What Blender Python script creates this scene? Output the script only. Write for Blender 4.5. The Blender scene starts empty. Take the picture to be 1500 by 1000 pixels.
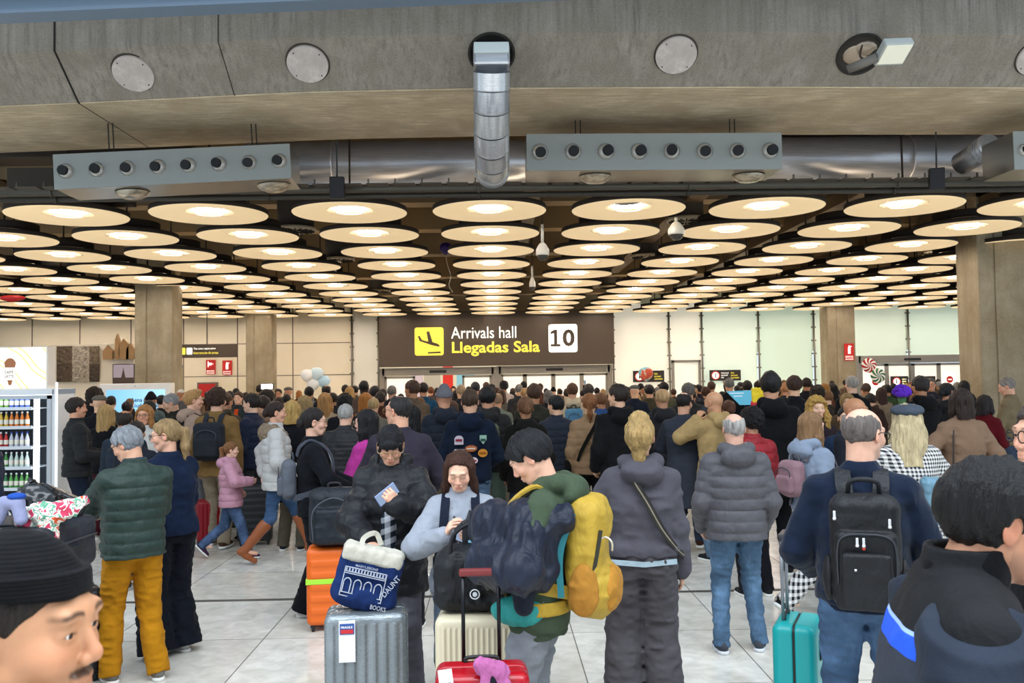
import bpy, bmesh, math, random
import numpy as np
from mathutils import Vector, Matrix
PI = math.pi
SC = bpy.context.scene
COL = SC.collection
# ------------------------------------------------------------------ camera
FPX = 1300.0
CAMZ = 2.0
YAW = math.atan(25/FPX); PITCH = math.atan(52/FPX); ROLL = 0.0148
cam_d = bpy.data.cameras.new('camera'); cam = bpy.data.objects.new('camera', cam_d); COL.objects.link(cam)
cam_d.sensor_width = 36; cam_d.lens = 36*FPX/1500
fwd = Vector((math.sin(YAW)*math.cos(PITCH), math.cos(YAW)*math.cos(PITCH), math.sin(PITCH)))
rt0 = fwd.cross(Vector((0, 0, 1))).normalized(); up0 = rt0.cross(fwd)
rt = rt0*math.cos(ROLL) - up0*math.sin(ROLL)
up = rt.cross(fwd)
M = Matrix((rt, up, -fwd)).transposed().to_4x4(); M.translation = (0, 0, CAMZ)
cam.matrix_world = M
cam_d.clip_start = .05; cam_d.clip_end = 300
cam_d.dof.use_dof = True; cam_d.dof.focus_distance = 8.0; cam_d.dof.aperture_fstop = 9
SC.camera = cam
def at(px, py, Y):
    d = fwd*FPX + rt*(px-750) + up*(500-py)
    return Vector((0, 0, CAMZ)) + d*(Y/d.y)
def proj(p):
    q = Vector(p) - Vector((0, 0, CAMZ))
    z = q.dot(fwd)
    return 750 + FPX*q.dot(rt)/z, 500 - FPX*q.dot(up)/z
def hor(px):
    return 552 - (px-750)*ROLL
# ------------------------------------------------------------------ tagging
def tag(o, label=None, cat=None, group=None, kind=None):
    if label: o['label'] = label
    if cat: o['category'] = cat
    if group: o['group'] = group
    if kind: o['kind'] = kind
    return o
def empty(name, loc, rz=0, label=None, cat=None, group=None):
    o = bpy.data.objects.new(name, None); COL.objects.link(o); o.empty_display_size = .1
    o.location = loc; o.rotation_euler = (0, 0, rz)
    return tag(o, label, cat, group)
def link(name, me, mat=None, parent=None, mx=None):
    o = bpy.data.objects.new(name, me); COL.objects.link(o)
    if mat is not None:
        if len(me.materials) == 0: me.materials.append(mat if not isinstance(mat, (list, tuple)) else mat[0])
        if isinstance(mat, (list, tuple)):
            for i, m_ in enumerate(mat):
                if i >= len(me.materials): me.materials.append(m_)
                if me.materials[i] is not m_:
                    o.material_slots[i].link = 'OBJECT'; o.material_slots[i].material = m_
        elif me.materials[0] is not mat:
            o.material_slots[0].link = 'OBJECT'; o.material_slots[0].material = mat
    if parent is not None: o.parent = parent
    if mx is not None: o.matrix_local = mx
    return o
def copy_tree(o, parent=None):
    c = o.copy(); COL.objects.link(c); c.parent = parent
    for ch in list(o.children): copy_tree(ch, c)
    return c
# ------------------------------------------------------------------ materials
_mc = {}
def srgb(c):
    if isinstance(c, str):
        c = c.lstrip('#'); c = tuple(int(c[i:i+2], 16)/255 for i in (0, 2, 4))
    return tuple(x/12.92 if x <= .04045 else ((x+.055)/1.055)**2.4 for x in c[:3])
class N:
    def __init__(s, name):
        s.m = bpy.data.materials.new(name); s.m.use_nodes = True
        s.nt = s.m.node_tree; s.b = s.nt.nodes['Principled BSDF']
    def n(s, t, **kw):
        x = s.nt.nodes.new(t)
        for k, v in kw.items(): setattr(x, k, v)
        return x
    def l(s, a, b): s.nt.links.new(a, b)
    def val(s, sock, v):
        sock.default_value = v
    def coord(s, scale=(1, 1, 1), kind='Object', rot=(0, 0, 0)):
        tc = s.n('ShaderNodeTexCoord'); mp = s.n('ShaderNodeMapping')
        s.l(tc.outputs[kind], mp.inputs[0]); mp.inputs['Scale'].default_value = scale; mp.inputs['Rotation'].default_value = rot
        return mp.outputs[0]
    def noise(s, vec, scale, detail=3, rough=.55, dist=0):
        x = s.n('ShaderNodeTexNoise'); s.l(vec, x.inputs['Vector'])
        x.inputs['Scale'].default_value = scale; x.inputs['Detail'].default_value = detail
        x.inputs['Roughness'].default_value = rough; x.inputs['Distortion'].default_value = dist
        return x.outputs['Fac']
    def ramp(s, fac, stops):
        r = s.n('ShaderNodeValToRGB'); s.l(fac, r.inputs[0]); e = r.color_ramp.elements
        while len(e) < len(stops): e.new(.5)
        for i, (p, c) in enumerate(stops):
            e[i].position = p; e[i].color = (*c, 1) if len(c) == 3 else c
        return r.outputs[0]
    def mix(s, fac, a, b, mode='MIX'):
        x = s.n('ShaderNodeMix', data_type='RGBA', blend_type=mode)
        for sock, v in ((x.inputs[0], fac), (x.inputs[6], a), (x.inputs[7], b)):
            if hasattr(v, 'is_output') or isinstance(v, bpy.types.NodeSocket): s.l(v, sock)
            elif isinstance(v, (int, float)): sock.default_value = v
            else: sock.default_value = (*v, 1) if len(v) == 3 else v
        return x.outputs[2]
    def math(s, op, a, b=0.0):
        x = s.n('ShaderNodeMath', operation=op)
        for sock, v in ((x.inputs[0], a), (x.inputs[1], b)):
            if isinstance(v, bpy.types.NodeSocket): s.l(v, sock)
            else: sock.default_value = v
        return x.outputs[0]
    def bump(s, h, strength=.3, dist=.01, prev=None):
        b = s.n('ShaderNodeBump'); b.inputs['Strength'].default_value = strength; b.inputs['Distance'].default_value = dist
        s.l(h, b.inputs['Height'])
        if prev is not None: s.l(prev, b.inputs['Normal'])
        return b.outputs[0]
    def base(s, v):
        if isinstance(v, bpy.types.NodeSocket): s.l(v, s.b.inputs['Base Color'])
        else: s.b.inputs['Base Color'].default_value = (*v, 1)
    def set(s, rough=.7, metal=0, spec=.4):
        s.b.inputs['Roughness'].default_value = rough; s.b.inputs['Metallic'].default_value = metal
        s.b.inputs['Specular IOR Level'].default_value = spec
def cached(f):
    def g(*a, **k):
        key = (f.__name__, str(a), str(sorted(k.items())))
        if key not in _mc: _mc[key] = f(*a, **k)
        return _mc[key]
    return g
@cached
def plain(c, rough=.6, metal=0, emit=0, spec=.4):
    n = N('plain'); n.base(srgb(c)); n.set(rough, metal, spec)
    if emit:
        n.b.inputs['Emission Color'].default_value = (*srgb(c), 1); n.b.inputs['Emission Strength'].default_value = emit
    return n.m
@cached
def emis(c, s):
    n = N('light'); n.b.inputs['Base Color'].default_value = (0, 0, 0, 1)
    n.b.inputs['Emission Color'].default_value = (*srgb(c), 1); n.b.inputs['Emission Strength'].default_value = s
    return n.m
@cached
def cloth(c, rough=.85, var=.25, sc=1.0, sheen=.02, kind='weave'):
    n = N('cloth'); b = srgb(c); v = n.coord()
    f = n.noise(v, 9*sc, 4); f2 = n.noise(v, 260*sc, 2)
    b = tuple(x*.68 for x in b); dk = tuple(x*(1-var) for x in b); lt = tuple(min(1, x*(1+var)+.002) for x in b)
    n.base(n.mix(f2, n.ramp(f, [(.3, dk), (.7, lt)]), b))
    n.set(rough, 0, .1 if kind != 'nylon' else .3)
    n.b.inputs['Sheen Weight'].default_value = sheen; n.b.inputs['Sheen Roughness'].default_value = .5
    v2 = n.coord((1, 1, .55))
    w = n.noise(v2, 14, 3, .5, .6)
    bp = n.bump(w, .55 if kind != 'nylon' else .8, .02)
    if kind == 'knit':
        wv = n.n('ShaderNodeTexWave'); n.l(v, wv.inputs['Vector']); wv.inputs['Scale'].default_value = 60; wv.bands_direction = 'Z'
        bp = n.bump(wv.outputs['Fac'], .3, .004, bp)
    n.l(n.bump(f2, .3, .003, bp), n.b.inputs['Normal'])
    return n.m
@cached
def denim(c):
    n = N('denim'); b = srgb(c); g_ = sum(b)/3; b = tuple((x*.8+g_*.2)*.8 for x in b); v = n.coord()
    f = n.noise(v, 5, 4); f2 = n.noise(n.coord((1, 1, .2)), 200, 2)
    n.base(n.mix(n.math('MULTIPLY', f2, .5), n.ramp(f, [(.3, tuple(x*.55 for x in b)), (.5, b), (.75, tuple(min(1, x*1.9+.02) for x in b))]), tuple(x*.5 for x in b)))
    n.set(.85, 0, .2)
    w = n.noise(n.coord((1, 1, .6)), 16, 3, .5, 1)
    n.l(n.bump(f2, .2, .002, n.bump(w, .7, .02)), n.b.inputs['Normal'])
    return n.m
@cached
def checks(c1, c2, size=.03, diag=False):
    n = N('check'); v = n.coord(rot=(0, 0, 0))
    tc = n.n('ShaderNodeSeparateXYZ'); n.l(v, tc.inputs[0])
    def stripe(sock, s):
        fr = n.math('FRACT', n.math('MULTIPLY', sock, 1/(2*s))); return n.math('GREATER_THAN', fr, .5)
    hx = stripe(n.math('ADD', tc.outputs[0], n.math('MULTIPLY', tc.outputs[1], .9 if not diag else .3)), size)
    hz = stripe(n.math('ADD', tc.outputs[2], n.math('MULTIPLY', tc.outputs[0], .35 if diag else 0)), size)
    s_ = n.math('MULTIPLY', n.math('ADD', hx, hz), .5)
    f = n.noise(v, 300, 1)
    a, b = srgb(c1), srgb(c2)
    n.base(n.ramp(s_, [(0, a), (.5, tuple((x*.5+y*.5) for x, y in zip(a, b))), (1, b)]))
    n.set(.9, 0, .2); n.l(n.bump(f, .2, .002), n.b.inputs['Normal'])
    return n.m
@cached
def skin(c, brow='2a1a10', stub=0.0):
    n = N('skin'); b = srgb(c); v = n.coord()
    at_ = n.n('ShaderNodeAttribute', attribute_name='feat'); sp = n.n('ShaderNodeSeparateColor'); n.l(at_.outputs['Color'], sp.inputs[0])
    f = n.noise(v, 25, 4)
    c0 = n.ramp(f, [(.3, tuple(x*.86 for x in b)), (.7, tuple(min(1, x*1.08) for x in b))])
    red = (b[0]*1.0, b[1]*.62, b[2]*.58)
    c1 = n.mix(n.math('MULTIPLY', sp.outputs[2], .5), c0, red)
    c2 = n.mix(n.math('MULTIPLY', sp.outputs[0], .75), c1, (b[0]*.8, b[1]*.38, b[2]*.36))
    c3 = n.mix(n.math('MULTIPLY', sp.outputs[1], .85), c2, srgb(brow))
    n.base(c3); n.set(.5, 0, .4)
    n.b.inputs['Subsurface Weight'].default_value = .12; n.b.inputs['Subsurface Radius'].default_value = (.01, .004, .002); n.b.inputs['Subsurface Scale'].default_value = .5
    n.l(n.bump(n.noise(v, 400, 2), .12, .001), n.b.inputs['Normal'])
    return n.m
@cached
def hairm(c, rough=.45, var=.5, curly=False):
    n = N('hair'); b = tuple(x*.7 for x in srgb(c))
    v = n.coord((1, 1, .09) if not curly else (1, 1, 1))
    f = n.noise(v, 95 if not curly else 80, 4, .7, 0 if not curly else 2); g = n.noise(n.coord((1, 1, .15)), 26, 3)
    dk = tuple(x*(1-var*.9) for x in b); lt = tuple(min(1, x*(1+var*1.3)+.004) for x in b)
    n.base(n.mix(.5, n.ramp(f, [(.35, dk), (.65, lt)]), n.ramp(g, [(.3, dk), (.7, lt)])))
    n.set(rough, 0, .25)
    n.l(n.bump(f, 1, .012), n.b.inputs['Normal'])
    return n.m
@cached
def eyem(c='3a2414'):
    n = N('eye'); tc = n.n('ShaderNodeTexCoord'); sp = n.n('ShaderNodeSeparateXYZ'); n.l(tc.outputs['Object'], sp.inputs[0])
    r = n.math('SQRT', n.math('ADD', n.math('MULTIPLY', sp.outputs[0], sp.outputs[0]), n.math('MULTIPLY', sp.outputs[2], sp.outputs[2])))
    q = n.math('MULTIPLY', r, 80)
    n.base(n.ramp(q, [(0, (.005, .005, .005)), (.2, (.005, .005, .005)), (.22, srgb(c)), (.45, srgb(c)), (.5, (.75, .72, .68))]))
    n.nt.nodes['Color Ramp'].color_ramp.interpolation = 'LINEAR'
    n.set(.12, 0, .6); return n.m
# ------------------------------------------------------------------ signed-field mesher (surface nets)
def smin(a, b, k):
    if k <= 0: return np.minimum(a, b)
    h = np.clip(.5+.5*(b-a)/k, 0, 1)
    return b*(1-h)+a*h-k*h*(1-h)
class Field:
    def __init__(s, lo, hi, h):
        s.h = h; s.lo = np.array(lo, float); n = np.ceil((np.array(hi)-s.lo)/h).astype(int)+2
        s.n = n; s.ax = [s.lo[i]+h*np.arange(n[i]) for i in range(3)]
        s.D = np.full(tuple(n), 1.0, np.float32)
    def sl(s, blo, bhi, m):
        a = np.clip(np.floor((np.array(blo)-m-s.lo)/s.h).astype(int), 0, s.n); b = np.clip(np.ceil((np.array(bhi)+m-s.lo)/s.h).astype(int)+1, 0, s.n)
        if (b <= a).any(): return None
        t = tuple(slice(int(a[i]), int(b[i])) for i in range(3))
        return t, s.ax[0][t[0]][:, None, None], s.ax[1][t[1]][None, :, None], s.ax[2][t[2]][None, None, :]
    def run(s, ops):
        for op in ops:
            kind, prim, k = op
            fn, blo, bhi = prim
            r = s.sl(blo, bhi, (max(k, .01)+3*s.h) if kind != 'and' else 9)
            if r is None: continue
            t, X, Y, Z = r
            d = fn(X, Y, Z)
            A = s.D[t]
            if kind == 'add': s.D[t] = smin(A, d, k)
            elif kind == 'cut': s.D[t] = -smin(-A, d, k)
            elif kind == 'and': s.D[t] = -smin(-A, -d, k)
        return s
    def noise(s, sc, seed=0):
        rs = np.random.RandomState(seed); W = []; shp = []
        for i in range(3):
            u = (s.ax[i]-s.lo[i])/sc[i]; m = int(np.ceil(u[-1]))+2; i0 = np.floor(u).astype(int); f = u-i0; f = f*f*(3-2*f)
            w = np.zeros((len(u), m+1), np.float32); w[np.arange(len(u)), i0] = 1-f; w[np.arange(len(u)), i0+1] = f
            W.append(w); shp.append(m+1)
        R = rs.uniform(-1, 1, shp).astype(np.float32)
        R = np.tensordot(W[0], R, (1, 0)); R = np.tensordot(R, W[1], (1, 1)); R = np.tensordot(R, W[2], (1, 1))
        return R
    def nets(s):
        D = s.D; S = D < 0; n = s.n
        c = (n[0]-1, n[1]-1, n[2]-1)
        off = [(i, j, k) for i in (0, 1) for j in (0, 1) for k in (0, 1)]
        cnt = np.zeros(c, np.int8)
        for o in off: cnt += S[o[0]:o[0]+c[0], o[1]:o[1]+c[1], o[2]:o[2]+c[2]]
        act = (cnt > 0) & (cnt < 8)
        idx = np.full(c, -1, np.int32); I = np.argwhere(act)
        if len(I) == 0: return np.zeros((0, 3)), np.zeros((0, 4), int)
        idx[act] = np.arange(len(I))
        acc = np.zeros((len(I), 3)); w = np.zeros(len(I))
        dv = {o: D[I[:, 0]+o[0], I[:, 1]+o[1], I[:, 2]+o[2]] for o in off}
        for a in off:
            for ax in range(3):
                if a[ax]: continue
                b = list(a); b[ax] = 1; b = tuple(b)
                da, db = dv[a], dv[b]; m = (da < 0) != (db < 0)
                t = np.where(m, da/(da-db+1e-12), 0)
                p = np.zeros((len(I), 3)); p[:] = a; p[:, ax] += t
                acc[m] += p[m]; w[m] += 1
        V = s.lo + s.h*(I + acc/w[:, None])
        Q = []
        # edges along each axis
        for ax in range(3):
            o1, o2 = [(1, 2), (2, 0), (0, 1)][ax]
            A = S.take(range(0, n[ax]-1), ax); B = S.take(range(1, n[ax]), ax)
            E = np.argwhere(A != B)
            m = (E[:, o1] > 0) & (E[:, o1] < n[o1]-1) & (E[:, o2] > 0) & (E[:, o2] < n[o2]-1)
            E = E[m]; sg = A[E[:, 0], E[:, 1], E[:, 2]]
            def cell(d1, d2):
                e = E.copy(); e[:, o1] += d1; e[:, o2] += d2
                return idx[e[:, 0], e[:, 1], e[:, 2]]
            q = np.stack([cell(-1, -1), cell(0, -1), cell(0, 0), cell(-1, 0)], 1)
            q[~sg] = q[~sg][:, ::-1]
            Q.append(q)
        Q = np.concatenate(Q); Q = Q[(Q >= 0).all(1)]
        return V, Q
def npmesh(name, V, Q, feat=None, smooth=True):
    me = bpy.data.meshes.new(name)
    me.vertices.add(len(V)); me.vertices.foreach_set('co', np.asarray(V, np.float32).ravel())
    me.loops.add(len(Q)*4); me.loops.foreach_set('vertex_index', np.asarray(Q, np.int32).ravel())
    me.polygons.add(len(Q)); me.polygons.foreach_set('loop_start', np.arange(0, len(Q)*4, 4, dtype=np.int32))
    try: me.polygons.foreach_set('loop_total', np.full(len(Q), 4, np.int32))
    except Exception: pass
    me.update(calc_edges=True)
    me.polygons.foreach_set('use_smooth', np.full(len(Q), smooth))
    if feat is not None:
        ca = me.color_attributes.new('feat', 'FLOAT_COLOR', 'POINT')
        f4 = np.ones((len(V), 4), np.float32); f4[:, :3] = np.clip(feat, 0, 1); ca.data.foreach_set('color', f4.ravel())
    me.validate(); me.update()
    return me
def obounds(ops):
    lo = np.full(3, 9e9); hi = -lo
    for k, (f, a, b), _ in ops:
        if k == 'add': lo = np.minimum(lo, a); hi = np.maximum(hi, b)
    return lo, hi
def sdf_mesh(name, ops, h, disp=None, zones=(), feat=None, pad=.03, only=None, h2=None):
    """zones: [(lo,hi,h)] finer boxes of the very same surface"""
    lo, hi = obounds(ops)
    F = Field(lo-pad, hi+pad, h).run(ops)
    if disp: disp(F)
    V, Q = F.nets()
    if len(zones):
        ctr = V[Q].mean(1)
        for zl, zh, zz in zones:
            m = ((ctr > np.array(zl)+1.2*h) & (ctr < np.array(zh)-1.2*h)).all(1)
            Q = Q[~m]; ctr = ctr[~m]
        for i, (zl, zh, zz) in enumerate(zones):
            G = Field(zl, zh, zz).run(ops)
            if disp: disp(G)
            v, q = G.nets(); Q = np.concatenate([Q, q+len(V)]); V = np.concatenate([V, v])
        used = np.zeros(len(V), bool); used[Q.ravel()] = True; re = np.cumsum(used)-1; V = V[used]; Q = re[Q]
    return npmesh(name, V, Q, feat(V) if feat else None)
A3 = lambda p: np.array(p, float)
def ball(c, r):
    c = A3(c)
    return (lambda X, Y, Z: np.sqrt((X-c[0])**2+(Y-c[1])**2+(Z-c[2])**2)-r, c-r, c+r)
def ell(c, r):
    c, r = A3(c), A3(r)
    def f(X, Y, Z):
        x, y, z = X-c[0], Y-c[1], Z-c[2]
        k0 = np.sqrt((x/r[0])**2+(y/r[1])**2+(z/r[2])**2); k1 = np.sqrt((x/r[0]**2)**2+(y/r[1]**2)**2+(z/r[2]**2)**2)
        return k0*(k0-1)/(k1+1e-6)
    return (f, c-r, c+r)
def cone(a, b, ra, rb, flat=None, quilt=None):
    """tapered capsule; flat=(axis vec, factor) squashes it along axis"""
    a, b = A3(a), A3(b); ba = b-a; L2 = ba@ba+1e-9; L = math.sqrt(L2)
    if flat: fx = A3(flat[0])/np.linalg.norm(flat[0]); ff = 1/flat[1]-1
    def f(X, Y, Z):
        x, y, z = X-a[0], Y-a[1], Z-a[2]
        t = (x*ba[0]+y*ba[1]+z*ba[2])/L2; h = np.clip(t, 0, 1)
        x, y, z = x-h*ba[0], y-h*ba[1], z-h*ba[2]
        if flat:
            q = (x*fx[0]+y*fx[1]+z*fx[2])*ff; x, y, z = x+q*fx[0], y+q*fx[1], z+q*fx[2]
        d = np.sqrt(x*x+y*y+z*z)-(ra+(rb-ra)*h)
        if quilt: d = d-quilt[1]*(np.abs(np.sin(PI*(h*L/quilt[0]+quilt[2])))**.45-.7)
        return d
    r = max(ra, rb)+(quilt[1] if quilt else 0)
    return (f, np.minimum(a-r, b-r), np.maximum(a+r, b+r))
def box(c, hf, r=.01):
    c, hf = A3(c), A3(hf); r = min(r, hf.min())
    def f(X, Y, Z):
        x, y, z = np.abs(X-c[0])-hf[0]+r, np.abs(Y-c[1])-hf[1]+r, np.abs(Z-c[2])-hf[2]+r
        return np.sqrt(np.maximum(x, 0)**2+np.maximum(y, 0)**2+np.maximum(z, 0)**2)+np.minimum(np.maximum(np.maximum(x, y), z), 0)-r
    return (f, c-hf, c+hf)
def plane(p, n):
    """negative on the side the normal points away from"""
    p, n = A3(p), A3(n)/np.linalg.norm(n)
    return (lambda X, Y, Z: (X-p[0])*n[0]+(Y-p[1])*n[1]+(Z-p[2])*n[2]+0*X*Y*Z, np.full(3, -9.), np.full(3, 9.))
def loft(kn, n=2.3, quilt=None, ang=0):
    """vertical loft: knots (z, cx, cy, rx, ry)"""
    kn = sorted(kn); K = np.array(kn, float); z = K[:, 0]
    zz = np.linspace(z[0], z[-1], 80)
    def sm(v):
        w = np.interp(zz, z, v); wp = np.pad(w, 4, mode='edge'); return np.convolve(wp, np.ones(9)/9, 'valid')
    C = [sm(K[:, i]) for i in range(1, 5)]
    def f(X, Y, Z):
        cx, cy, rx, ry = [np.interp(Z, zz, c) for c in C]
        x, y = np.abs(X-cx)/rx, np.abs(Y-cy)/ry
        d = ((x**n+y**n)**(1/n)-1)*np.minimum(rx, ry)*1.0
        if quilt: d = d-quilt[1]*(np.abs(np.sin(PI*(Z/quilt[0]+quilt[2])))**.45-.7)
        e = np.maximum(Z-z[-1], z[0]-Z)
        return np.where(e > 0, np.sqrt(np.maximum(d, 0)**2+e**2), np.maximum(d, e*1.0))
    q = quilt[1] if quilt else 0
    lo = np.array([(K[:, 1]-K[:, 3]).min()-q, (K[:, 2]-K[:, 4]).min()-q, z[0]]); hi = np.array([(K[:, 1]+K[:, 3]).max()+q, (K[:, 2]+K[:, 4]).max()+q, z[-1]])
    return (f, lo, hi)
def tf(prim, Mx):
    fn, lo, hi = prim; s = Mx.col[0].to_3d().length; R = np.array(Mx.inverted())
    cs = [Mx @ Vector((a, b, c)) for a in (lo[0], hi[0]) for b in (lo[1], hi[1]) for c in (lo[2], hi[2])] if hi[0] < 8 else None
    def f(X, Y, Z):
        x = R[0, 0]*X+R[0, 1]*Y+R[0, 2]*Z+R[0, 3]; y = R[1, 0]*X+R[1, 1]*Y+R[1, 2]*Z+R[1, 3]; z = R[2, 0]*X+R[2, 1]*Y+R[2, 2]*Z+R[2, 3]
        return fn(x, y, z)*s
    if cs is None: return (f, np.full(3, -9.), np.full(3, 9.))
    c = np.array([list(v) for v in cs]); return (f, c.min(0), c.max(0))
def add(p, k=.015): return ('add', p, k)
def cut(p, k=.005): return ('cut', p, k)
def keep(p, k=.004): return ('and', p, k)
# ------------------------------------------------------------------ plain mesh helpers
class MB:
    def __init__(s): s.bm = bmesh.new()
    def box(s, lo, hi, mi=0, bev=0, mx=None):
        lo, hi = Vector(lo), Vector(hi); c = (lo+hi)/2; d = hi-lo
        T = Matrix.Translation(c) @ Matrix.Diagonal((abs(d.x), abs(d.y), abs(d.z), 1))
        if mx is not None: T = mx @ T
        g = bmesh.ops.create_cube(s.bm, size=1, matrix=T)
        fs = set(f for v in g['verts'] for f in v.link_faces)
        if bev:
            r = bmesh.ops.bevel(s.bm, geom=list(set(e for f in fs for e in f.edges)), offset=bev, segments=2, affect='EDGES', profile=.5)
            fs = set(r['faces']) | set(f for v in r['verts'] for f in v.link_faces)
        for f in fs: f.material_index = mi
        return s
    def cyl(s, a, b, r, r2=None, seg=20, mi=0, caps=True, smooth=True):
        a, b = Vector(a), Vector(b); d = b-a; r2 = r if r2 is None else r2
        T = Matrix.Translation((a+b)/2) @ d.to_track_quat('Z', 'Y').to_matrix().to_4x4()
        g = bmesh.ops.create_cone(s.bm, cap_ends=caps, segments=seg, radius1=r, radius2=r2, depth=d.length, matrix=T)
        for f in set(f for v in g['verts'] for f in v.link_faces):
            f.material_index = mi; f.smooth = smooth and len(f.verts) == 4
        return s
    def sph(s, c, r, seg=16, mi=0, mx=None):
        T = Matrix.Translation(c) @ (mx if mx is not None else Matrix.Identity(4)) @ Matrix.Diagonal((*(r if hasattr(r, '__len__') else (r, r, r)), 1))
        g = bmesh.ops.create_uvsphere(s.bm, u_segments=seg, v_segments=seg//2+2, radius=1, matrix=T)
        for f in set(f for v in g['verts'] for f in v.link_faces): f.material_index = mi; f.smooth = True
        return s
    def lathe(s, prof, c=(0, 0, 0), seg=32, mi=0, mx=None, smooth=True):
        T = Matrix.Translation(c) @ (mx if mx is not None else Matrix.Identity(4)); rings = []
        for r, z in prof:
            rings.append([s.bm.verts.new(T @ Vector((r*math.cos(2*PI*i/seg), r*math.sin(2*PI*i/seg), z))) for i in range(seg)] if r > 1e-6 else [s.bm.verts.new(T @ Vector((0, 0, z)))])
        for a, b in zip(rings, rings[1:]):
            for i in range(seg):
                j = (i+1) % seg
                if len(a) == 1 and len(b) == 1: continue
                vs = [a[0], b[i], b[j]] if len(a) == 1 else [a[i], b[0], a[j]] if len(b) == 1 else [a[i], b[i], b[j], a[j]]
                f = s.bm.faces.new(vs); f.material_index = mi; f.smooth = smooth
        return s
    def tube(s, pts, r, seg=8, mi=0, flat=None, cap=True):
        pts = [Vector(p) for p in pts]; rings = []; prevn = None
        for i, p in enumerate(pts):
            d = (pts[min(i+1, len(pts)-1)]-pts[max(i-1, 0)]).normalized()
            n = (prevn-d*prevn.dot(d)) if prevn is not None else (d.cross(Vector((0, 0, 1))) if abs(d.z) < .95 else d.cross(Vector((0, 1, 0))))
            if n.length < 1e-6: n = d.orthogonal()
            n.normalize(); prevn = n; bn = d.cross(n)
            rr = r[i] if hasattr(r, '__len__') else r
            fa, fb = flat if flat else (1, 1)
            rings.append([s.bm.verts.new(p+n*rr*fa*math.cos(2*PI*k/seg)+bn*rr*fb*math.sin(2*PI*k/seg)) for k in range(seg)])
        for a, b in zip(rings, rings[1:]):
            for k in range(seg):
                f = s.bm.faces.new([a[k], a[(k+1) % seg], b[(k+1) % seg], b[k]]); f.smooth = True; f.material_index = mi
        if cap:
            for r_ in (rings[0][::-1], rings[-1]):
                f = s.bm.faces.new(r_); f.material_index = mi
        return s
    def band(s, pts, nrm, w, t, mi=0):
        """strap: centre line pts with outward normals nrm, width w, thickness t"""
        pts = [Vector(p) for p in pts]; rings = []
        for i, p in enumerate(pts):
            d = (pts[min(i+1, len(pts)-1)]-pts[max(i-1, 0)]).normalized(); n = Vector(nrm[i]) if isinstance(nrm, list) else Vector(nrm)
            sd = d.cross(n).normalized(); n = sd.cross(d).normalized()
            rings.append([s.bm.verts.new(p+sd*a*w/2+n*b*t/2) for a, b in ((-1, -1), (1, -1), (1, 1), (-1, 1))])
        for a, b in zip(rings, rings[1:]):
            for k in range(4):
                f = s.bm.faces.new([a[k], a[(k+1) % 4], b[(k+1) % 4], b[k]]); f.material_index = mi; f.smooth = False
        s.bm.faces.new(rings[0][::-1]).material_index = mi; s.bm.faces.new(rings[-1]).material_index = mi
        return s
    def poly(s, pts, mi=0):
        f = s.bm.faces.new([s.bm.verts.new(p) for p in pts]); f.material_index = mi; return s
    def prism(s, pts, ext, mi=0):
        a = [s.bm.verts.new(p) for p in pts]; b = [s.bm.verts.new(Vector(p)+Vector(ext)) for p in pts]
        fs = [s.bm.faces.new(a), s.bm.faces.new(b[::-1])]
        for i in range(len(a)): fs.append(s.bm.faces.new([a[i], b[i], b[(i+1) % len(a)], a[(i+1) % len(a)]]))
        for f in fs: f.material_index = mi
        return s
    def build(s, name, mat, parent=None, mx=None):
        bmesh.ops.recalc_face_normals(s.bm, faces=s.bm.faces[:])
        me = bpy.data.meshes.new(name); s.bm.to_mesh(me); s.bm.free()
        return link(name, me, mat, parent, mx)
def spline(pts, n=8):
    pts = [Vector(p) for p in pts]; out = []
    P = [pts[0]*2-pts[1]]+pts+[pts[-1]*2-pts[-2]]
    for i in range(1, len(P)-2):
        for k in range(n):
            t = k/n; a, b, c, d = P[i-1:i+3]
            out.append(.5*((2*b)+(c-a)*t+(2*a-5*b+4*c-d)*t*t+(3*b-a-3*c+d)*t**3))
    out.append(pts[-1]); return out
def text_mesh(txt, size, ext=.002, off=0.0, align='LEFT'):
    cu = bpy.data.curves.new('t', 'FONT'); cu.body = txt; cu.size = size; cu.extrude = ext; cu.offset = off; cu.align_x = align; cu.resolution_u = 3
    o = bpy.data.objects.new('t', cu); COL.objects.link(o)
    dg = bpy.context.evaluated_depsgraph_get(); me = bpy.data.meshes.new_from_object(o.evaluated_get(dg))
    bpy.data.objects.remove(o); bpy.data.curves.remove(cu)
    return me
def text_obj(name, txt, w, mat, parent, mx, ext=.003, off=0.0, h=None, ref=None):
    """text scaled so its width is w and its height h; mx places its lower-left corner (x right, y up, z out)"""
    me = text_mesh(txt, 1, 0, off)
    xs = [v.co.x for v in me.vertices]; ys = [v.co.y for v in me.vertices]
    sx = w/(max(xs)-min(xs)); sy = h/(max(ys)-min(ys)) if h else sx
    for v in me.vertices: v.co = ((v.co.x-min(xs))*sx, (v.co.y-min(ys))*sy, ext)
    me.update(); me.materials.clear()
    return link(name, me, mat, parent, mx)
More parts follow.
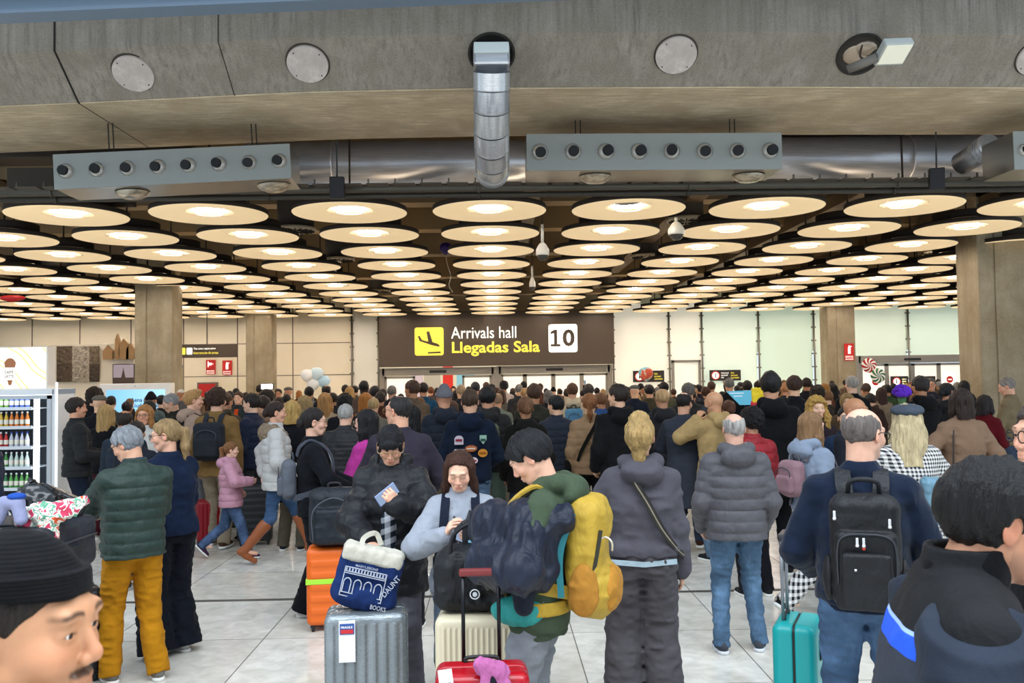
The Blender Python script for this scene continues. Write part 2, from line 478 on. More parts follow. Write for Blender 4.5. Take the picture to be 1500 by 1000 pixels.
# ================================================================== SETTING
rnd = random.Random(7)
def concrete(c, sc=1.0, streak=(1, 1, .12), dark=.5, warm=None):
    n = N('concrete'); b = srgb(c)
    f = n.noise(n.coord(streak), 5*sc, 6, .62); g = n.noise(n.coord(), 1.3*sc, 5, .6, .4); s = n.noise(n.coord((1, 1, 1)), 40*sc, 4)
    d = tuple(x*dark for x in b); l_ = tuple(min(1, x*1.35) for x in b)
    c1 = n.ramp(f, [(.28, d), (.5, b), (.72, l_)])
    c2 = n.mix(n.ramp(g, [(.35, (0, 0, 0)), (.7, (1, 1, 1))]), tuple(x*.72 for x in (srgb(warm) if warm else b)), c1)
    n.base(n.mix(.22, c2, n.ramp(s, [(.3, d), (.7, l_)])))
    n.set(.85, 0, .25); n.l(n.bump(s, .35, .01, n.bump(f, .3, .02)), n.b.inputs['Normal'])
    return n.m
def struct(o): o['kind'] = 'structure'; return o
# --- floor: large pale marble slabs with thin joints
def floor_mat():
    n = N('marble'); v = n.coord()
    sp = n.n('ShaderNodeSeparateXYZ'); n.l(v, sp.inputs[0])
    def joint(sock, off, step, w):
        fr = n.math('FRACT', n.math('MULTIPLY', n.math('ADD', sock, off), 1/step)); return n.math('LESS_THAN', fr, w/step)
    j = n.math('MAXIMUM', joint(sp.outputs[0], .63+120, 1.2, .009), joint(sp.outputs[1], .2+120, 1.2, .009))
    def cellid(sock, off, step): return n.math('FLOOR', n.math('MULTIPLY', n.math('ADD', sock, off), 1/step))
    cx = n.n('ShaderNodeCombineXYZ'); n.l(cellid(sp.outputs[0], .63+120, 1.2), cx.inputs[0]); n.l(cellid(sp.outputs[1], .2+120, 1.2), cx.inputs[1])
    wn = n.n('ShaderNodeTexWhiteNoise', noise_dimensions='2D'); n.l(cx.outputs[0], wn.inputs['Vector'])
    f = n.noise(v, 1.6, 7, .62, 1.2); g = n.noise(v, 7, 5, .6, .8)
    c = n.ramp(f, [(.25, srgb('aaa69c')), (.45, srgb('d2cdc2')), (.6, srgb('e6e2d8')), (.8, srgb('cdc7ba'))])
    c = n.mix(.35, c, n.ramp(g, [(.3, srgb('b3aea2')), (.65, srgb('eeeae2'))]))
    c = n.mix(n.math('MULTIPLY', wn.outputs['Value'], .35), c, srgb('c4bba8'))
    c = n.mix(n.math('MULTIPLY', j, .8), c, srgb('4a4640'))
    n.base(c); n.set(.16, 0, .5)
    n.l(n.ramp(g, [(.3, (.1, .1, .1)), (.8, (.3, .3, .3))]), n.b.inputs['Roughness'])
    return n.m
struct(MB().box((-30, -6, -.2), (34, 62, 0)).build('floor', floor_mat()))
# dark expansion strip across the floor
struct(MB().box((-30, 8.2, 0), (34, 8.27, .003)).build('trim_1', plain('5d5a54', .5, .4)))
# --- ceiling slab above the hall, dark
struct(MB().box((-32, 12.9, 6.5), (34, 38, 6.9)).build('ceiling', plain('6a5f50', .9)))
# --- back wall: cream panels on the left
YW = 37.0
def wx(px, y=520): return at(px, y, YW).x
def wz(px, py): return at(px, py, YW).z
def panel_mat(c, rough, spec=.4):
    n = N('wall_panel'); f = n.noise(n.coord(), .8, 3)
    b = srgb(c); n.base(n.ramp(f, [(.3, tuple(x*.95 for x in b)), (.7, b)])); n.set(rough, 0, spec); return n.m
creamw = panel_mat('f6ecd2', .55)
struct(MB().box((-32, YW, 0), (wx(555), YW+.3, 6.6)).build('wall_back_left', creamw))
jl = plain('6f6656', .8)
m = MB()
for px in (-60, 47, 117, 192, 269, 348, 429, 516):
    x = wx(px); m.box((x-.02, YW-.015, 0), (x+.02, YW, 5.2))
for z in (wz(470, 549), wz(470, 502)): m.box((-32, YW-.012, z-.015), (wx(516), YW, z+.015))
struct(m.build('trim_2', jl))
# greenish back-lit glass panels, each in its own metal frame, right of the big sign
glassw = panel_mat('e0ecd8', .18, .5)
cols = [898, 980, 1028, 1111, 1192, 1330, 1410, 1530, 1640]
struct(MB().box((wx(555), YW+.05, 4.05), (wx(898), YW+.3, 6.6)).build('wall_back', panel_mat('ded4b8', .6)))
struct(MB().box((wx(898), YW+.04, 2.9), (34, YW+.3, 6.6)).build('wall_back_upper', panel_mat('dfe9d4', .3)))
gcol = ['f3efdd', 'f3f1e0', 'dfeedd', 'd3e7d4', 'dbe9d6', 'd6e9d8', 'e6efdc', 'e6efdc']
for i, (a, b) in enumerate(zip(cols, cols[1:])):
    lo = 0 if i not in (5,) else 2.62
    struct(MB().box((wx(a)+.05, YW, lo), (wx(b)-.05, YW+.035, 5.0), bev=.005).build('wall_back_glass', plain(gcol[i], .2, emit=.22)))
m = MB()
steel = plain('8b857a', .35, .8)
for px in [516, 555]+cols[:-1]:
    x = wx(px); m.cyl((x, YW-.1, 0), (x, YW-.1, 5.0), .04, seg=8)
    for z in np.arange(.6, 5, .55): m.box((x-.09, YW-.1, z-.03), (x+.09, YW, z+.03))
struct(m.build('trim_3', steel))
struct(MB().box((wx(516)+.04, YW-.02, 0), (wx(555)-.05, YW, 5.2)).build('wall_back_pane', panel_mat('f4f2e2', .25, .5)))
# --- side walls far out and the wall behind the doors
struct(MB().box((-32.3, 13, 0), (-32, YW, 6.6)).build('wall_left', creamw))
struct(MB().box((34, 13, 0), (34.3, YW, 6.6)).build('wall_right', creamw))
struct(MB().box((-12, 47, 0), (12, 47.3, 5)).build('wall_beyond', plain('e9e2d2', .7)))
struct(MB().box((-12, YW+.3, 4.2), (12, 47, 4.4)).build('ceiling_beyond', emis('fff4dc', .9)))
# --- arrival doors below the sign
def door(n, x0, x1, ztop, leaves, label_open=()):
    root = MB(); fr = plain('9b9284', .35, .6)
    root.box((x0, YW-.12, ztop), (x1, YW+.1, ztop+.32), bev=.01)
    for x in (x0, x1): root.box((x-.1, YW-.12, 0), (x+.1, YW+.1, ztop+.32), bev=.008)
    r = root.build('door_%d' % n, fr); struct(r)
    for a, b in leaves:
        l_ = MB()
        for q in (a, b-.09): l_.box((q, YW-.05, 0), (q+.09, YW+.0, ztop-.02))
        l_.box((a, YW-.05, ztop-.12), (b, YW, ztop-.02)); l_.box((a, YW-.05, 0), (b, YW, .14))
        f = l_.build('door_leaf', fr, r)
        MB().box((a+.09, YW-.035, .14), (b-.09, YW-.015, ztop-.12)).build('frosted_pane', plain('f6f3ea', .35, emit=.3), f)
    MB().box(((x0+x1)/2-.35, YW-.17, ztop+.1), ((x0+x1)/2+.35, YW-.12, ztop+.2), bev=.01).build('sensor_bar', plain('2a2826', .4), r)
    return r
xA, xB, xC = wx(560, 545), wx(727, 545), wx(893, 540)
lw = (xB-xA)/4
door(1, xA, xB-.1, 2.12, [(xA+.1, xA+lw*1.15), (xB-lw*1.2, xB-.2)])
door(2, xB+.1, xC, 2.14, [(xB+.2, xB+lw), (xB+lw, xB+2*lw), (xB+2*lw, xB+3*lw), (xB+3*lw, xC-.1)])
xD, xE = wx(1256, 530), wx(1413, 530); lw = (xE-xD)/4
door(3, xD, xE, 2.35, [(xD+.1+i*lw*.97, xD+.1+(i+1)*lw*.97) for i in range(4)])
xF, xG = wx(983, 530), wx(1026, 530)
struct(MB().box((xF, YW-.08, 0), (xF+.12, YW, 2.6)).box((xG-.1, YW-.08, 0), (xG, YW, 2.6)).box((xF, YW-.08, 2.5), (xG, YW, 2.6)).build('door_4', plain('9b9284', .35, .6)))
# --- concrete ring beam overhead, slightly curved in plan
def gshift(x): return float(np.interp(x, [-8, -5, -2.2, 0, 3, 8], [.72, .42, .08, 0, .03, .2]))
def sweep(prof, name, mat, xs=None):
    xs = xs if xs is not None else np.linspace(-8.5, 9.5, 37)
    bm = bmesh.new(); rings = [[bm.verts.new((x, y+gshift(x), z)) for y, z in prof] for x in xs]
    for a, b in zip(rings, rings[1:]):
        for i in range(len(prof)):
            j = (i+1) % len(prof); bm.faces.new([a[i], a[j], b[j], b[i]])
    bm.faces.new(rings[0]); bm.faces.new(rings[-1][::-1]); bmesh.ops.recalc_face_normals(bm, faces=bm.faces[:])
    me = bpy.data.meshes.new(name); bm.to_mesh(me); bm.free()
    return struct(link(name, me, mat))
cmid = concrete('9b9388', 1.3, (2.4, 1, .14), .34, '9c9284')
Zu = 5.42; Yf, Yb = 10.35, 12.45
pA = (Yf-.55, Zu+.43); pB = (Yf-.55, 6.45)
prof = [(Yb, Zu), (Yf, Zu), (Yf-.55, Zu+.43), (Yf-.55, 6.9), (Yb+.6, 6.9), (Yb+.6, 6.35), (Yb, Zu+.25)]
beam = sweep(prof, 'trim_4', cmid)
# casting joints in the beam
jm = plain('2b2722', .9)
for px, tilt in ((52, 0), (312, 0), (1560, 0)):
    p = at(px, 60, Yf-.55); x = p.x; g = gshift(x)
    m = MB(); m.tube([(x, Yf-.555+g, 6.6), (x, Yf-.555+g, Zu+.43), (x+.02, Yf-.004+g, Zu-.004), (x+.06, Yb+g, Zu-.004)], .012 if px < 100 else .005, seg=6)
    struct(m.build('trim_5', jm))
# rough board-marked band under the beam
struct(sweep([(Yb-.01, Zu-.012), (Yf+.03, Zu-.012), (Yf+.02, Zu+.0), (Yb-.02, Zu+.0)], 'trim_6', concrete('d8c8ac', 1.6, (.35, 2.4, 1), .40, 'cdb898')))
# painted steel edge girder just in front of it
p0 = at(0, 35, 9.0); p1 = at(860, -1, 9.0)
def steelbeam():
    dx = (p1.x-p0.x); sl = (p1.z-p0.z)/dx
    m = MB(); a = (p0.x-3); b = 9.
    za, zb = p0.z-3*sl, p0.z+(b-p0.x)*sl
    m.prism([(a, 8.75, za), (a, 9.0, za), (a, 9.0, za+1.2), (a, 8.75, za+1.2)], (b-a, 0, zb-za))
    m.prism([(a, 8.55, za+.13), (a, 8.76, za+.13), (a, 8.76, za+1.2), (a, 8.55, za+1.2)], (b-a, 0, zb-za))
    return m.build('trim_7', plain('6d7f92', .5))
struct(steelbeam())
# --- concrete columns of the hall
def column(px0, px1, Y, name='concrete_column', deep=None):
    xa, xb = at(px0, 500, Y).x, at(px1, 500, Y).x; w = xb-xa; dp = deep or w*.8
    m = MB(); cx = xa+w*.32
    m.box((xa, Y, 0), (cx-.015, Y+dp, 6.5), bev=.02); m.box((cx+.015, Y, 0), (xb, Y+dp, 6.5), bev=.02); m.box((cx-.03, Y+.03, 0), (cx+.03, Y+dp-.03, 6.5))
    return struct(m.build(name, concrete('a89c84', .9, (1, 1, .2), .7, '9a8a6c')))
column(197, 252, 23.6, 'trim_8'); column(360, 398, 34, 'trim_9'); column(1436, 1512, 17.6, 'trim_10'); column(1213, 1253, 34, 'trim_11')

# ================================================================== CEILING LUMINAIRES
D2 = .875; LZ = 4.56
warm = N('lamp_shade_glow'); v_ = warm.coord(); sp_ = warm.n('ShaderNodeSeparateXYZ'); warm.l(v_, sp_.inputs[0])
warm.base(srgb('d9bd92')); warm.set(.6)
warm.b.inputs['Emission Color'].default_value = (*srgb('f6dcae'), 1); warm.b.inputs['Emission Strength'].default_value = .33
beige = plain('b9a684', .6, emit=.22); darkm = plain('352d26', .8); whitel = emis('fff4ee', 48); ringl = emis('fff4ea', 1.6)
def lamp_proto():
    b = MB().lathe([(.36, .035), (D2-.01, -.012), (D2, .0), (D2, .075), (.4, .15), (.3, .2), (.3, .26)], seg=56)
    for f in b.bm.faces: f.material_index = 0
    b.bm.faces.ensure_lookup_table()
    for f in b.bm.faces:
        c = f.calc_center_median()
        if c.z > .018 and not (abs(c.z-.0115) < .013): f.material_index = 1 if c.z > .03 or math.hypot(c.x, c.y) > D2*.95 else 0
    root = b.build('ceiling_lamp', [warm.m, darkm])
    MB().lathe([(.36, .035), (.24, .085), (.24, .10), (.36, .06)], seg=40).build('inner_reflector', beige, root)
    MB().lathe([(.0, .16), (.21, .16), (.21, .088), (.222, .088), (.222, .165), (0, .165)], seg=28).build('light_source', whitel, root)
    MB().lathe([(.32, .20), (.5, .15), (.5, .152), (.32, .202)], seg=28).build('added_glow_ring', emis('ffe4c0', 2.2), root)  # glowing ring added on top of the hood to brighten the ceiling above
    r = MB(); r.tube([(.2*math.cos(t), .2*math.sin(t), .012) for t in np.linspace(0, 2*PI, 33)], .006, seg=6, cap=False)
    for t in (0.3, 0.3+PI/2, 0.3+PI, 0.3+1.5*PI): r.cyl((.2*math.cos(t), .2*math.sin(t), .012), (.2*math.cos(t), .2*math.sin(t), .10), .004, seg=6)
    r.build('guard_ring', ringl, root)
    MB().cyl((0, 0, .2), (0, 0, 1.75), .016, seg=6).cyl((0, 0, .14), (0, 0, .3), .28, seg=20).lathe([(.54, .13), (.56, .13), (.56, .27), (.54, .27), (.54, .13)], seg=28).build('suspension_and_baffle', darkm, root)  # rod and hub, plus a dark outer wall added to hide the glowing ring
    return root
lp = lamp_proto(); first = True
X0 = at(717, 308, 13.62).x; n_l = 0
ROWW = ['nearest', 'second', 'third', 'fourth', 'fifth', 'sixth', 'seventh', 'eighth', 'ninth', 'tenth', 'eleventh']
for k in range(11):
    Y = 13.62+2.16*k
    for c in range(-12, 13):
        X = X0+c*2.15
        px, py = proj((X, Y, LZ))
        if px < -70 or px > 1580: continue
        if k == 10 and -4 < c < 4: pass
        o = lp if first else copy_tree(lp); first = False; n_l += 1
        o.location = (X, Y, LZ)
        side = '' if c == 0 else ('%s file %s of middle' % (['', 'first', 'second', 'third', 'fourth', 'fifth', 'sixth', 'seventh', 'eighth', 'ninth', 'tenth', 'eleventh', 'twelfth'][abs(c)], 'left' if c < 0 else 'right'))
        if c == 0: side = 'middle file'
        tag(o, 'round ceiling lamp disc, %s row from viewer, %s' % (ROWW[k], side), 'lamp', 'round disc lamps hung in rows under the hall ceiling')
# --- air drums hanging between the lamp discs
dr_m = plain('3d3a36', .7); gr_m = plain('cfc4ac', .5)
def drum(px, py, w, label):
    # grille bottom sits just above lamp level
    z = 4.95; hy = hor(px)
    Y = (z-CAMZ)*FPX/(hy-py)
    p = at(px, py, Y); r = w/2/FPX*Y
    root = MB().cyl((0, 0, 0), (0, 0, 1.3), r*.88, seg=28).build('ceiling_air_diffuser', dr_m); root.location = p
    g = MB().lathe([(r*.3, -.03), (r, -.03), (r, .03), (r*.3, .03), (r*.3, -.03)], seg=32).build('rim', gr_m, root)
    b = MB()
    for i in range(18):
        t = i*PI/9; b.box((r*.3, -.01, -.05), (r*.9, .01, -.03), mx=Matrix.Rotation(t, 4, 'Z'))
    b.build('vanes', dr_m, root)
    tag(root, label, 'air vent', 'drum air diffusers between the lamps')
for a in ((1005, 322, 58, 'dark drum air diffuser beside the white camera, right of the middle'), (433, 336, 60, 'dark drum air diffuser between second and third lamps, left side'),
          (946, 375, 46, 'dark drum air diffuser right of the hanging dome camera'), (497, 380, 46, 'dark drum air diffuser left of the purple balloon'),
          (84, 396, 50, 'dark drum air diffuser near the left concrete column'), (1378, 369, 52, 'dark drum air diffuser near the right concrete column'),
          (1216, 416, 36, 'small far drum air diffuser above the right-hand glass wall'), (556, 426, 32, 'small far drum air diffuser above the arrivals sign left end'),
          (893, 420, 32, 'small far drum air diffuser above the arrivals sign right end')): drum(*a)
# ================================================================== DUCTS AND GEAR ABOVE THE LAMPS
def metal(c='b9bcc4', rough=.28, aniso=True):
    n = N('duct_metal'); f = n.noise(n.coord((.5, 14, 14)), 6, 3); b = srgb(c)
    n.base(n.ramp(f, [(.3, tuple(x*.75 for x in b)), (.7, b)])); n.set(rough, .6); return n.m
duct_m = metal('d4d6dc', .3)
def duct(label, y, z, r, x0, x1, mat, step=2.3):
    m = MB(); m.cyl((x0, y, z), (x1, y, z), r, seg=36)
    o = m.build('air_duct', mat)
    s = MB(); x = x0+step*.6
    while x < x1: s.cyl((x-.02, y, z), (x+.02, y, z), r+.012, seg=36); x += step
    s.build('joint_collar', mat, o); tag(o, label, 'duct'); return o
duct('long silver air duct running across behind the nozzle boxes', 14.1, at(750, 238, 14.1).z, .36, -3.9, 9.2, duct_m)
duct('thin dark pipe running across just above the nearest lamps', 12.5, at(750, 274, 12.5).z, .06, -11, 11, plain('5c5850', .5, .5), 3)
duct('second thin dark pipe behind the silver duct', 12.63, at(750, 285, 12.63).z, .04, -11, 11, plain('4a463f', .5, .5), 3)
o = MB()
for k in range(60):
    x = -11+k*.37; z = at(750, 268, 12.3).z+gshift(x)*0
    o.box((x, 12.2, z-.012), (x+.3, 12.4, z+.0)); o.box((x+.02, 12.2, z), (x+.04, 12.22, z+.06))
tag(o.build('cable_tray', plain('57524a', .6, .4)), 'dark perforated cable tray crossing above the nearest lamps', 'cable tray')
# concrete cross ribs and brown ducts deep under the ceiling
for k, (y, z0, d, c) in enumerate([(15.4, 5.55, .5, '8f7a5a'), (17.6, 5.5, .5, '84745c'), (20.2, 5.4, .5, '8f7a5a'), (23.5, 5.3, .6, '84745c'), (28, 5.2, .6, '8f7a5a'), (33, 5.1, .6, '84745c')]):
    struct(MB().box((-31, y, z0), (33, y+d, 6.5)).build('trim_%d' % (12+k), plain(c, .85)))
o = MB()
for k, x in enumerate(np.arange(-15, 18, 3.1)):
    o.box((x, 15, 5.25), (x+.35, 36, 5.5))
struct(o.build('trim_18', plain('6b5c48', .5, .3)))
for x in (-5.55, 9.5): duct('brown-lit round pipe running deep along the hall ceiling at %s' % {-5.55: 'far left', -1.25: 'centre left', 3.05: 'centre right', 9.5: 'far right'}[x], 0, 0, .09, 0, 20, plain('6e665a', .4, .6), 3).matrix_world = Matrix.Translation((x, 15.2, 5.0)) @ Matrix.Rotation(PI/2, 4, 'Z')
# big dark plenum boxes filling the gap behind the beam
for a, b, l_ in ((-14, -5.2, 'dark boxed plenum high at the left behind the nozzle box'), (4.0, 12, 'dark boxed plenum high at the right above the silver duct')):
    tag(MB().box((a, 14.7, 5.75), (b, 15.3, 6.4), bev=.02).build('ceiling_plenum', plain('3a332b', .8)), l_, 'plenum')
# --- jet nozzle boxes
def nozzle_box(pxa, pya, pxb, pyb, hpx, Y, label, n=8, depth=.75):
    a, b = at(pxa, pya, Y), at(pxb, pyb, Y+ (0.15 if pxa < 500 else 0))
    L = (b-a).length; ux = (b-a).normalized(); uy = Vector((0, 0, 1)).cross(ux).normalized(); uz = ux.cross(uy)
    h = hpx/FPX*Y
    Mx = Matrix((ux, uy, uz)).transposed().to_4x4(); Mx.translation = a - uz*h
    root = MB().box((0, 0, 0), (L, .02, h), bev=.004).build('nozzle_air_box', plain('8f928e', .55)); root.matrix_world = Mx
    tag(root, label, 'air vent', 'nozzle air boxes hung under the concrete beam')
    MB().box((0.005, .02, .01), (L-.005, depth, h-.005)).build('casing', plain('a8a49a', .25, .85), root)
    mm = plain('c9c6c0', .3, .5); dk = plain('0b0c0e', .6); rim = plain('4c4a46', .5)
    for i in range(n):
        x = L*(.052+i*(.90/(n-1))); r = L*.037
        nz = MB().lathe([(r, 0), (r*1.0, -.015), (r*.93, -.02), (r*.9, .0), (r*.85, .02)], (0, 0, 0), 28, mx=Matrix.Rotation(-PI/2, 4, 'X') @ Matrix.Scale(-1, 4, (0, 0, 1))).build('nozzle', mm, root)
        nz.location = (x, -.001, h*.5)
        t = Matrix.Rotation(rnd.uniform(-.2, .2), 4, 'Z') @ Matrix.Rotation(rnd.uniform(.0, .25), 4, 'X')
        MB().sph((0, .015, 0), r*.86, 24).build('ball', mm, nz)
        MB().cyl(t @ Vector((0, -r*.55, 0)), t @ Vector((0, -r*1.0, 0)), r*.56, seg=24).build('throat', dk, nz)
    s = MB()
    for x in (L*.2, L*.22, L*.82, L*.84): s.cyl((x, .3, h), (x, .3, h+.7), .008, seg=6)
    s.build('hanger_rod', plain('2b2825', .6), root)
    for q_ in (.28, .9): MB().lathe([(0, -.08), (.12, -.075), (.2, -.03), (.22, .0)], (L*q_, .4, 0), 24).build('bottom_bulge', plain('c8c2b2', .25, .85), root)
    return root
nozzle_box(77, 226, 424, 210, 52, 11.3, 'long grey box with eight round air nozzles, left of the hanging silver duct')
nozzle_box(771, 196, 1145, 194, 55, 11.4, 'long grey box with eight round air nozzles, right of the hanging silver duct')
nozzle_box(1484, 192, 1760, 188, 58, 11.2, 'grey nozzle air box cut off by the right edge')
tag(MB().box(at(10, 290, 13.2), at(200, 262, 14.0)).build('ceiling_box', plain('3f3a33', .7)), 'dark box duct behind the left end of the left nozzle box', 'duct')
# slanted silver branch duct at the right
m = MB(); a, b = at(1408, 240, 12.6), at(1452, 212, 12.0); m.cyl(a, b, .16, seg=28)
o = m.build('branch_duct', duct_m); tag(o, 'short slanted silver duct feeding the right-edge nozzle box', 'duct')
m = MB(); d_ = (b-a).normalized()
for t in (.7, .8, .9): c_ = a.lerp(b, t); m.cyl(c_-d_*.012, c_+d_*.012, .18, seg=28)
m.build('collar', duct_m, o)
# --- hanging silver duct coming out of the beam, square head then round segments
def hang_duct():
    Ya = Yf-.62
    pts = [at(720, 105, Ya), at(720, 150, Ya+.15), at(720, 200, Ya+.45), at(721, 235, Ya+.8), at(721, 252, Ya+1.1)]
    root = MB(); hd = at(720, 82, Ya)
    w = 27/FPX*Ya
    root.box((hd.x-w, hd.y-.1, hd.z-.13), (hd.x+w, hd.y+.5, hd.z+.12), bev=.03)
    r = root.build('hanging_air_duct', metal('c9cbd0', .2)); tag(r, 'shiny silver segmented duct hanging from a round hole in the concrete beam', 'duct')
    MB().box((hd.x-w*.95, hd.y-.14, hd.z-.01), (hd.x+w*.95, hd.y-.08, hd.z+.11), bev=.01).build('head_grille', plain('cfd8d8', .5), r)
    P = spline(pts, 5); rad = .205
    for i in range(0, len(P)-1, 3):
        j = min(i+3, len(P)-1)
        sg = MB().tube(P[i:j+1], rad, seg=36, cap=(j == len(P)-1)).build('duct_segment', metal(['d4d6da', 'bdbfc4', 'cfd0d0'][(i//3) % 3], .22), r)
        d = (P[j]-P[i]).normalized(); MB().cyl(P[j]-d*.006, P[j]+d*.006, rad+.004, seg=36).build('seam_ring', metal('a9a9a9', .3), sg)
    return r
hang_duct()
# --- round covers and openings on the inclined face
nf = Vector((0, -.43, -.55)).normalized()
def on_face(px, py):
    """point where the pixel ray meets the inclined beam face"""
    o_ = Vector((0, 0, CAMZ)); d = (at(px, py, 10)-o_)
    g = 0
    for _ in range(6):
        p = Vector((0, Yf+g, Zu)); t = (p-o_).dot(nf)/d.dot(nf); q = o_+d*t; g = gshift(q.x)
    return q
FR = Matrix((Vector((1, 0, 0)), nf.cross(Vector((1, 0, 0))), nf)).transposed().to_4x4()
cov_m = concrete('cdc2bb', 3, (1, 1, 1), .85)
for px, py, lb in ((196, 106, 'round pinkish cover plate on the concrete beam, leftmost'), (451, 92, 'round pale cover plate on the beam above the left nozzle box'), (990, 79, 'round pale cover plate on the beam above the right nozzle box'), (1519, 82, 'round cover plate on the beam cut off by the right edge')):
    q = on_face(px, py); Mx = FR.copy(); Mx.translation = q+nf*.03; rr = .235
    o = MB().cyl((0, 0, -.06), (0, 0, .012), rr, seg=48).build('cover_plate', cov_m); o.matrix_world = Mx; tag(o, lb, 'cover plate', 'round covers on the concrete beam')
    MB().lathe([(rr, -.05), (rr+.02, -.05), (rr+.02, -.02), (rr, -.02), (rr, -.05)], seg=48).build('shadow_gap', plain('4a423a', .9), o)
    s = MB()
    for t in (.7, 2.3, 3.9, 5.5): s.cyl((rr*.86*math.cos(t), rr*.86*math.sin(t), .01), (rr*.86*math.cos(t), rr*.86*math.sin(t), .02), .008, seg=8)
    s.build('screw', plain('4c4640', .6), o)
def hole(px, py, lb, cut_=True):
    q = on_face(px, py); Mx = FR.copy(); Mx.translation = q+nf*.003
    o = MB().lathe([(.24, .0), (.27, 0), (.27, .02), (.24, .02), (.24, 0)], seg=48).build('beam_opening', plain('2c2824', .8)); o.matrix_world = Mx
    MB().cyl((0, 0, -.002), (0, 0, .004), .24, seg=48).build('recess', plain('3a352f' if cut_ else '15130f', .9), o)
    tag(o, lb, 'opening', None); return o
hole(720, 78, 'dark round opening behind the head of the hanging duct', False)
h2 = hole(1259, 79, 'round opening in the beam with bent foil beside the floodlight')
MB().sph((-.05, .0, .01), (.15, .13, .03), 16).sph((.04, .08, .01), (.14, .1, .04), 12).build('foil', plain('b7a592', .4, .6), h2)
MB().tube(spline([(-.02, .14, .03), (-.02, .02, .08), (.06, .0, .1), (.12, .08, .08), (.18, .1, .06)], 5), .012, seg=6).build('hose', plain('3b342e', .6), h2)
# floodlight
q = at(1308, 76, Yf-.75)
o = MB().box((-.17, -.16, -.05), (.17, .16, .05), bev=.02).build('floodlight', plain('b9bdb8', .4, .3)); o.location = q; o.rotation_euler = (math.radians(-28), math.radians(-4), math.radians(6))
tag(o, 'pale grey box floodlight mounted at the right-hand beam opening', 'floodlight')
MB().box((-.15, -.14, -.058), (.15, .12, -.05)).build('glass', plain('d8d6c4', .2, emit=.2), o)
MB().cyl((-.17, .05, -.02), (-.42, .25, .02), .05, seg=12).build('bracket', plain('6e6860', .5), o)
# --- small loudspeakers
def lspk(px, py, Y, lb, rz, w=.2, h=.3):
    p = at(px, py, Y)
    o = MB().box((-w/2, -.08, -h/2), (w/2, .1, h/2), bev=.015).build('loudspeaker', plain('1b1b1d', .5)); o.location = p; o.rotation_euler = (.15, 0, rz)
    MB().box((-w/2+.012, -.09, -h/2+.03), (w/2-.012, -.08, h/2-.012)).build('speaker_grille', plain('2b2b30', .8), o)
    MB().box((-.01, .0, h/2), (.01, .02, h/2+.5)).build('bracket', plain('222222', .6), o)
    tag(o, lb, 'loudspeaker')
lspk(494, 275, 12.2, 'small black loudspeaker at the right end of the left nozzle box', .1)
lspk(1372, 262, 12.2, 'small black loudspeaker under the silver duct near the right edge', -.35)
# --- dome cameras
def domecam(px, ptop, pbot, Y, lb, r=.13):
    b = at(px, pbot, Y); t = at(px, ptop, Y); wm = plain('d9d4c6', .35)
    o = MB().lathe([(0, .3), (.03, .3), (r*.55, .27), (r, .18), (r, .1), (r*.96, .09), (0, .09)], seg=28).build('dome_camera', wm); o.location = (b.x, Y, b.z)
    MB().cyl((0, 0, .28), (0, 0, 4.5-b.z), .025, seg=10).build('stem', wm, o); MB().cyl((0, 0, 4.5-b.z), (0, 0, 5.6-b.z), .01, seg=6).build('upper_rod', darkm, o)
    MB().lathe([(0, 0), (r*.45, .012), (r*.75, .045), (r*.85, .09)], seg=28).build('dome', plain('4e4a44', .05, .2), o)
    tag(o, lb, 'security camera')
domecam(795, 341, 382, 14.5, 'white dome camera on a stem just right of the middle lamp file', .11)
domecam(780, 398, 426, 20, 'small white dome camera on a long thin stem above the sign', .07)
domecam(991, 315, 352, 14.0, 'white boxy dome camera beside the dark drum diffuser', .13)
# flat perforated speaker under the first-row lamp right of the middle
p = at(918, 297, 13.2); o = MB().cyl((0, 0, 0), (0, 0, .1), .2, seg=30).build('ceiling_sounder', concrete('b8b4ac', 12, (1, 1, 1), .4)); o.location = (p.x, p.y, p.z-.0); tag(o, 'speckled grey round sounder under the nearest lamp right of the hanging duct', 'sounder')
# ================================================================== SIGNS
brown = plain('4f4336', .5); brownb = plain('4f4336', .45, emit=.04); yel = plain('e9d84a', .5, emit=.45); wht = plain('fffdf2', .5, emit=.55)
def signframe(px0, py0, px1, py1, Y, th=.12):
    a, b = at(px0, py0, Y), at(px1, py1, Y); return a.x, b.x, b.z, a.z
def plq(pxa, pya, pxb, pyb, Y, name, mat, label=None, cat='sign', th=.05, parent=None):
    a, b = at(pxa, pya, Y), at(pxb, pyb, Y)
    c = Vector(((a.x+b.x)/2, Y, (a.z+b.z)/2)); w, h = abs(b.x-a.x), abs(a.z-b.z)
    o = MB().box((-w/2, -th, -h/2), (w/2, 0, h/2), bev=min(.01, th/4)).build(name, mat)
    o.location = c
    if label: tag(o, label, cat)
    return o, w, h
UP = Matrix(((1, 0, 0, 0), (0, 0, -1, 0), (0, 1, 0, 0), (0, 0, 0, 1)))   # text plane facing -Y
def T(x, z, y): return Matrix.Translation((x, y, z)) @ UP
sg, W, H = plq(556, 458.5, 899, 533, 36.6, 'hall_sign', brownb, 'large brown arrivals sign with yellow plane symbol and number 10', th=.3)
sc = W/343.0
def SX(px): return -W/2+(px-556)*sc
def SZ(py): return H/2-(py-458.5)*sc
yt = -.305
def rrect(m, x0, z0, x1, z1, r, y, mi=0, t=.01):
    pts = []
    for cx, cz, a0 in ((x1-r, z1-r, 0), (x0+r, z1-r, PI/2), (x0+r, z0+r, PI), (x1-r, z0+r, 1.5*PI)):
        for k in range(6): a = a0+k*PI/10; pts.append((cx+r*math.cos(a), y, cz+r*math.sin(a)))
    m.prism(pts, (0, -t, 0), mi); return m
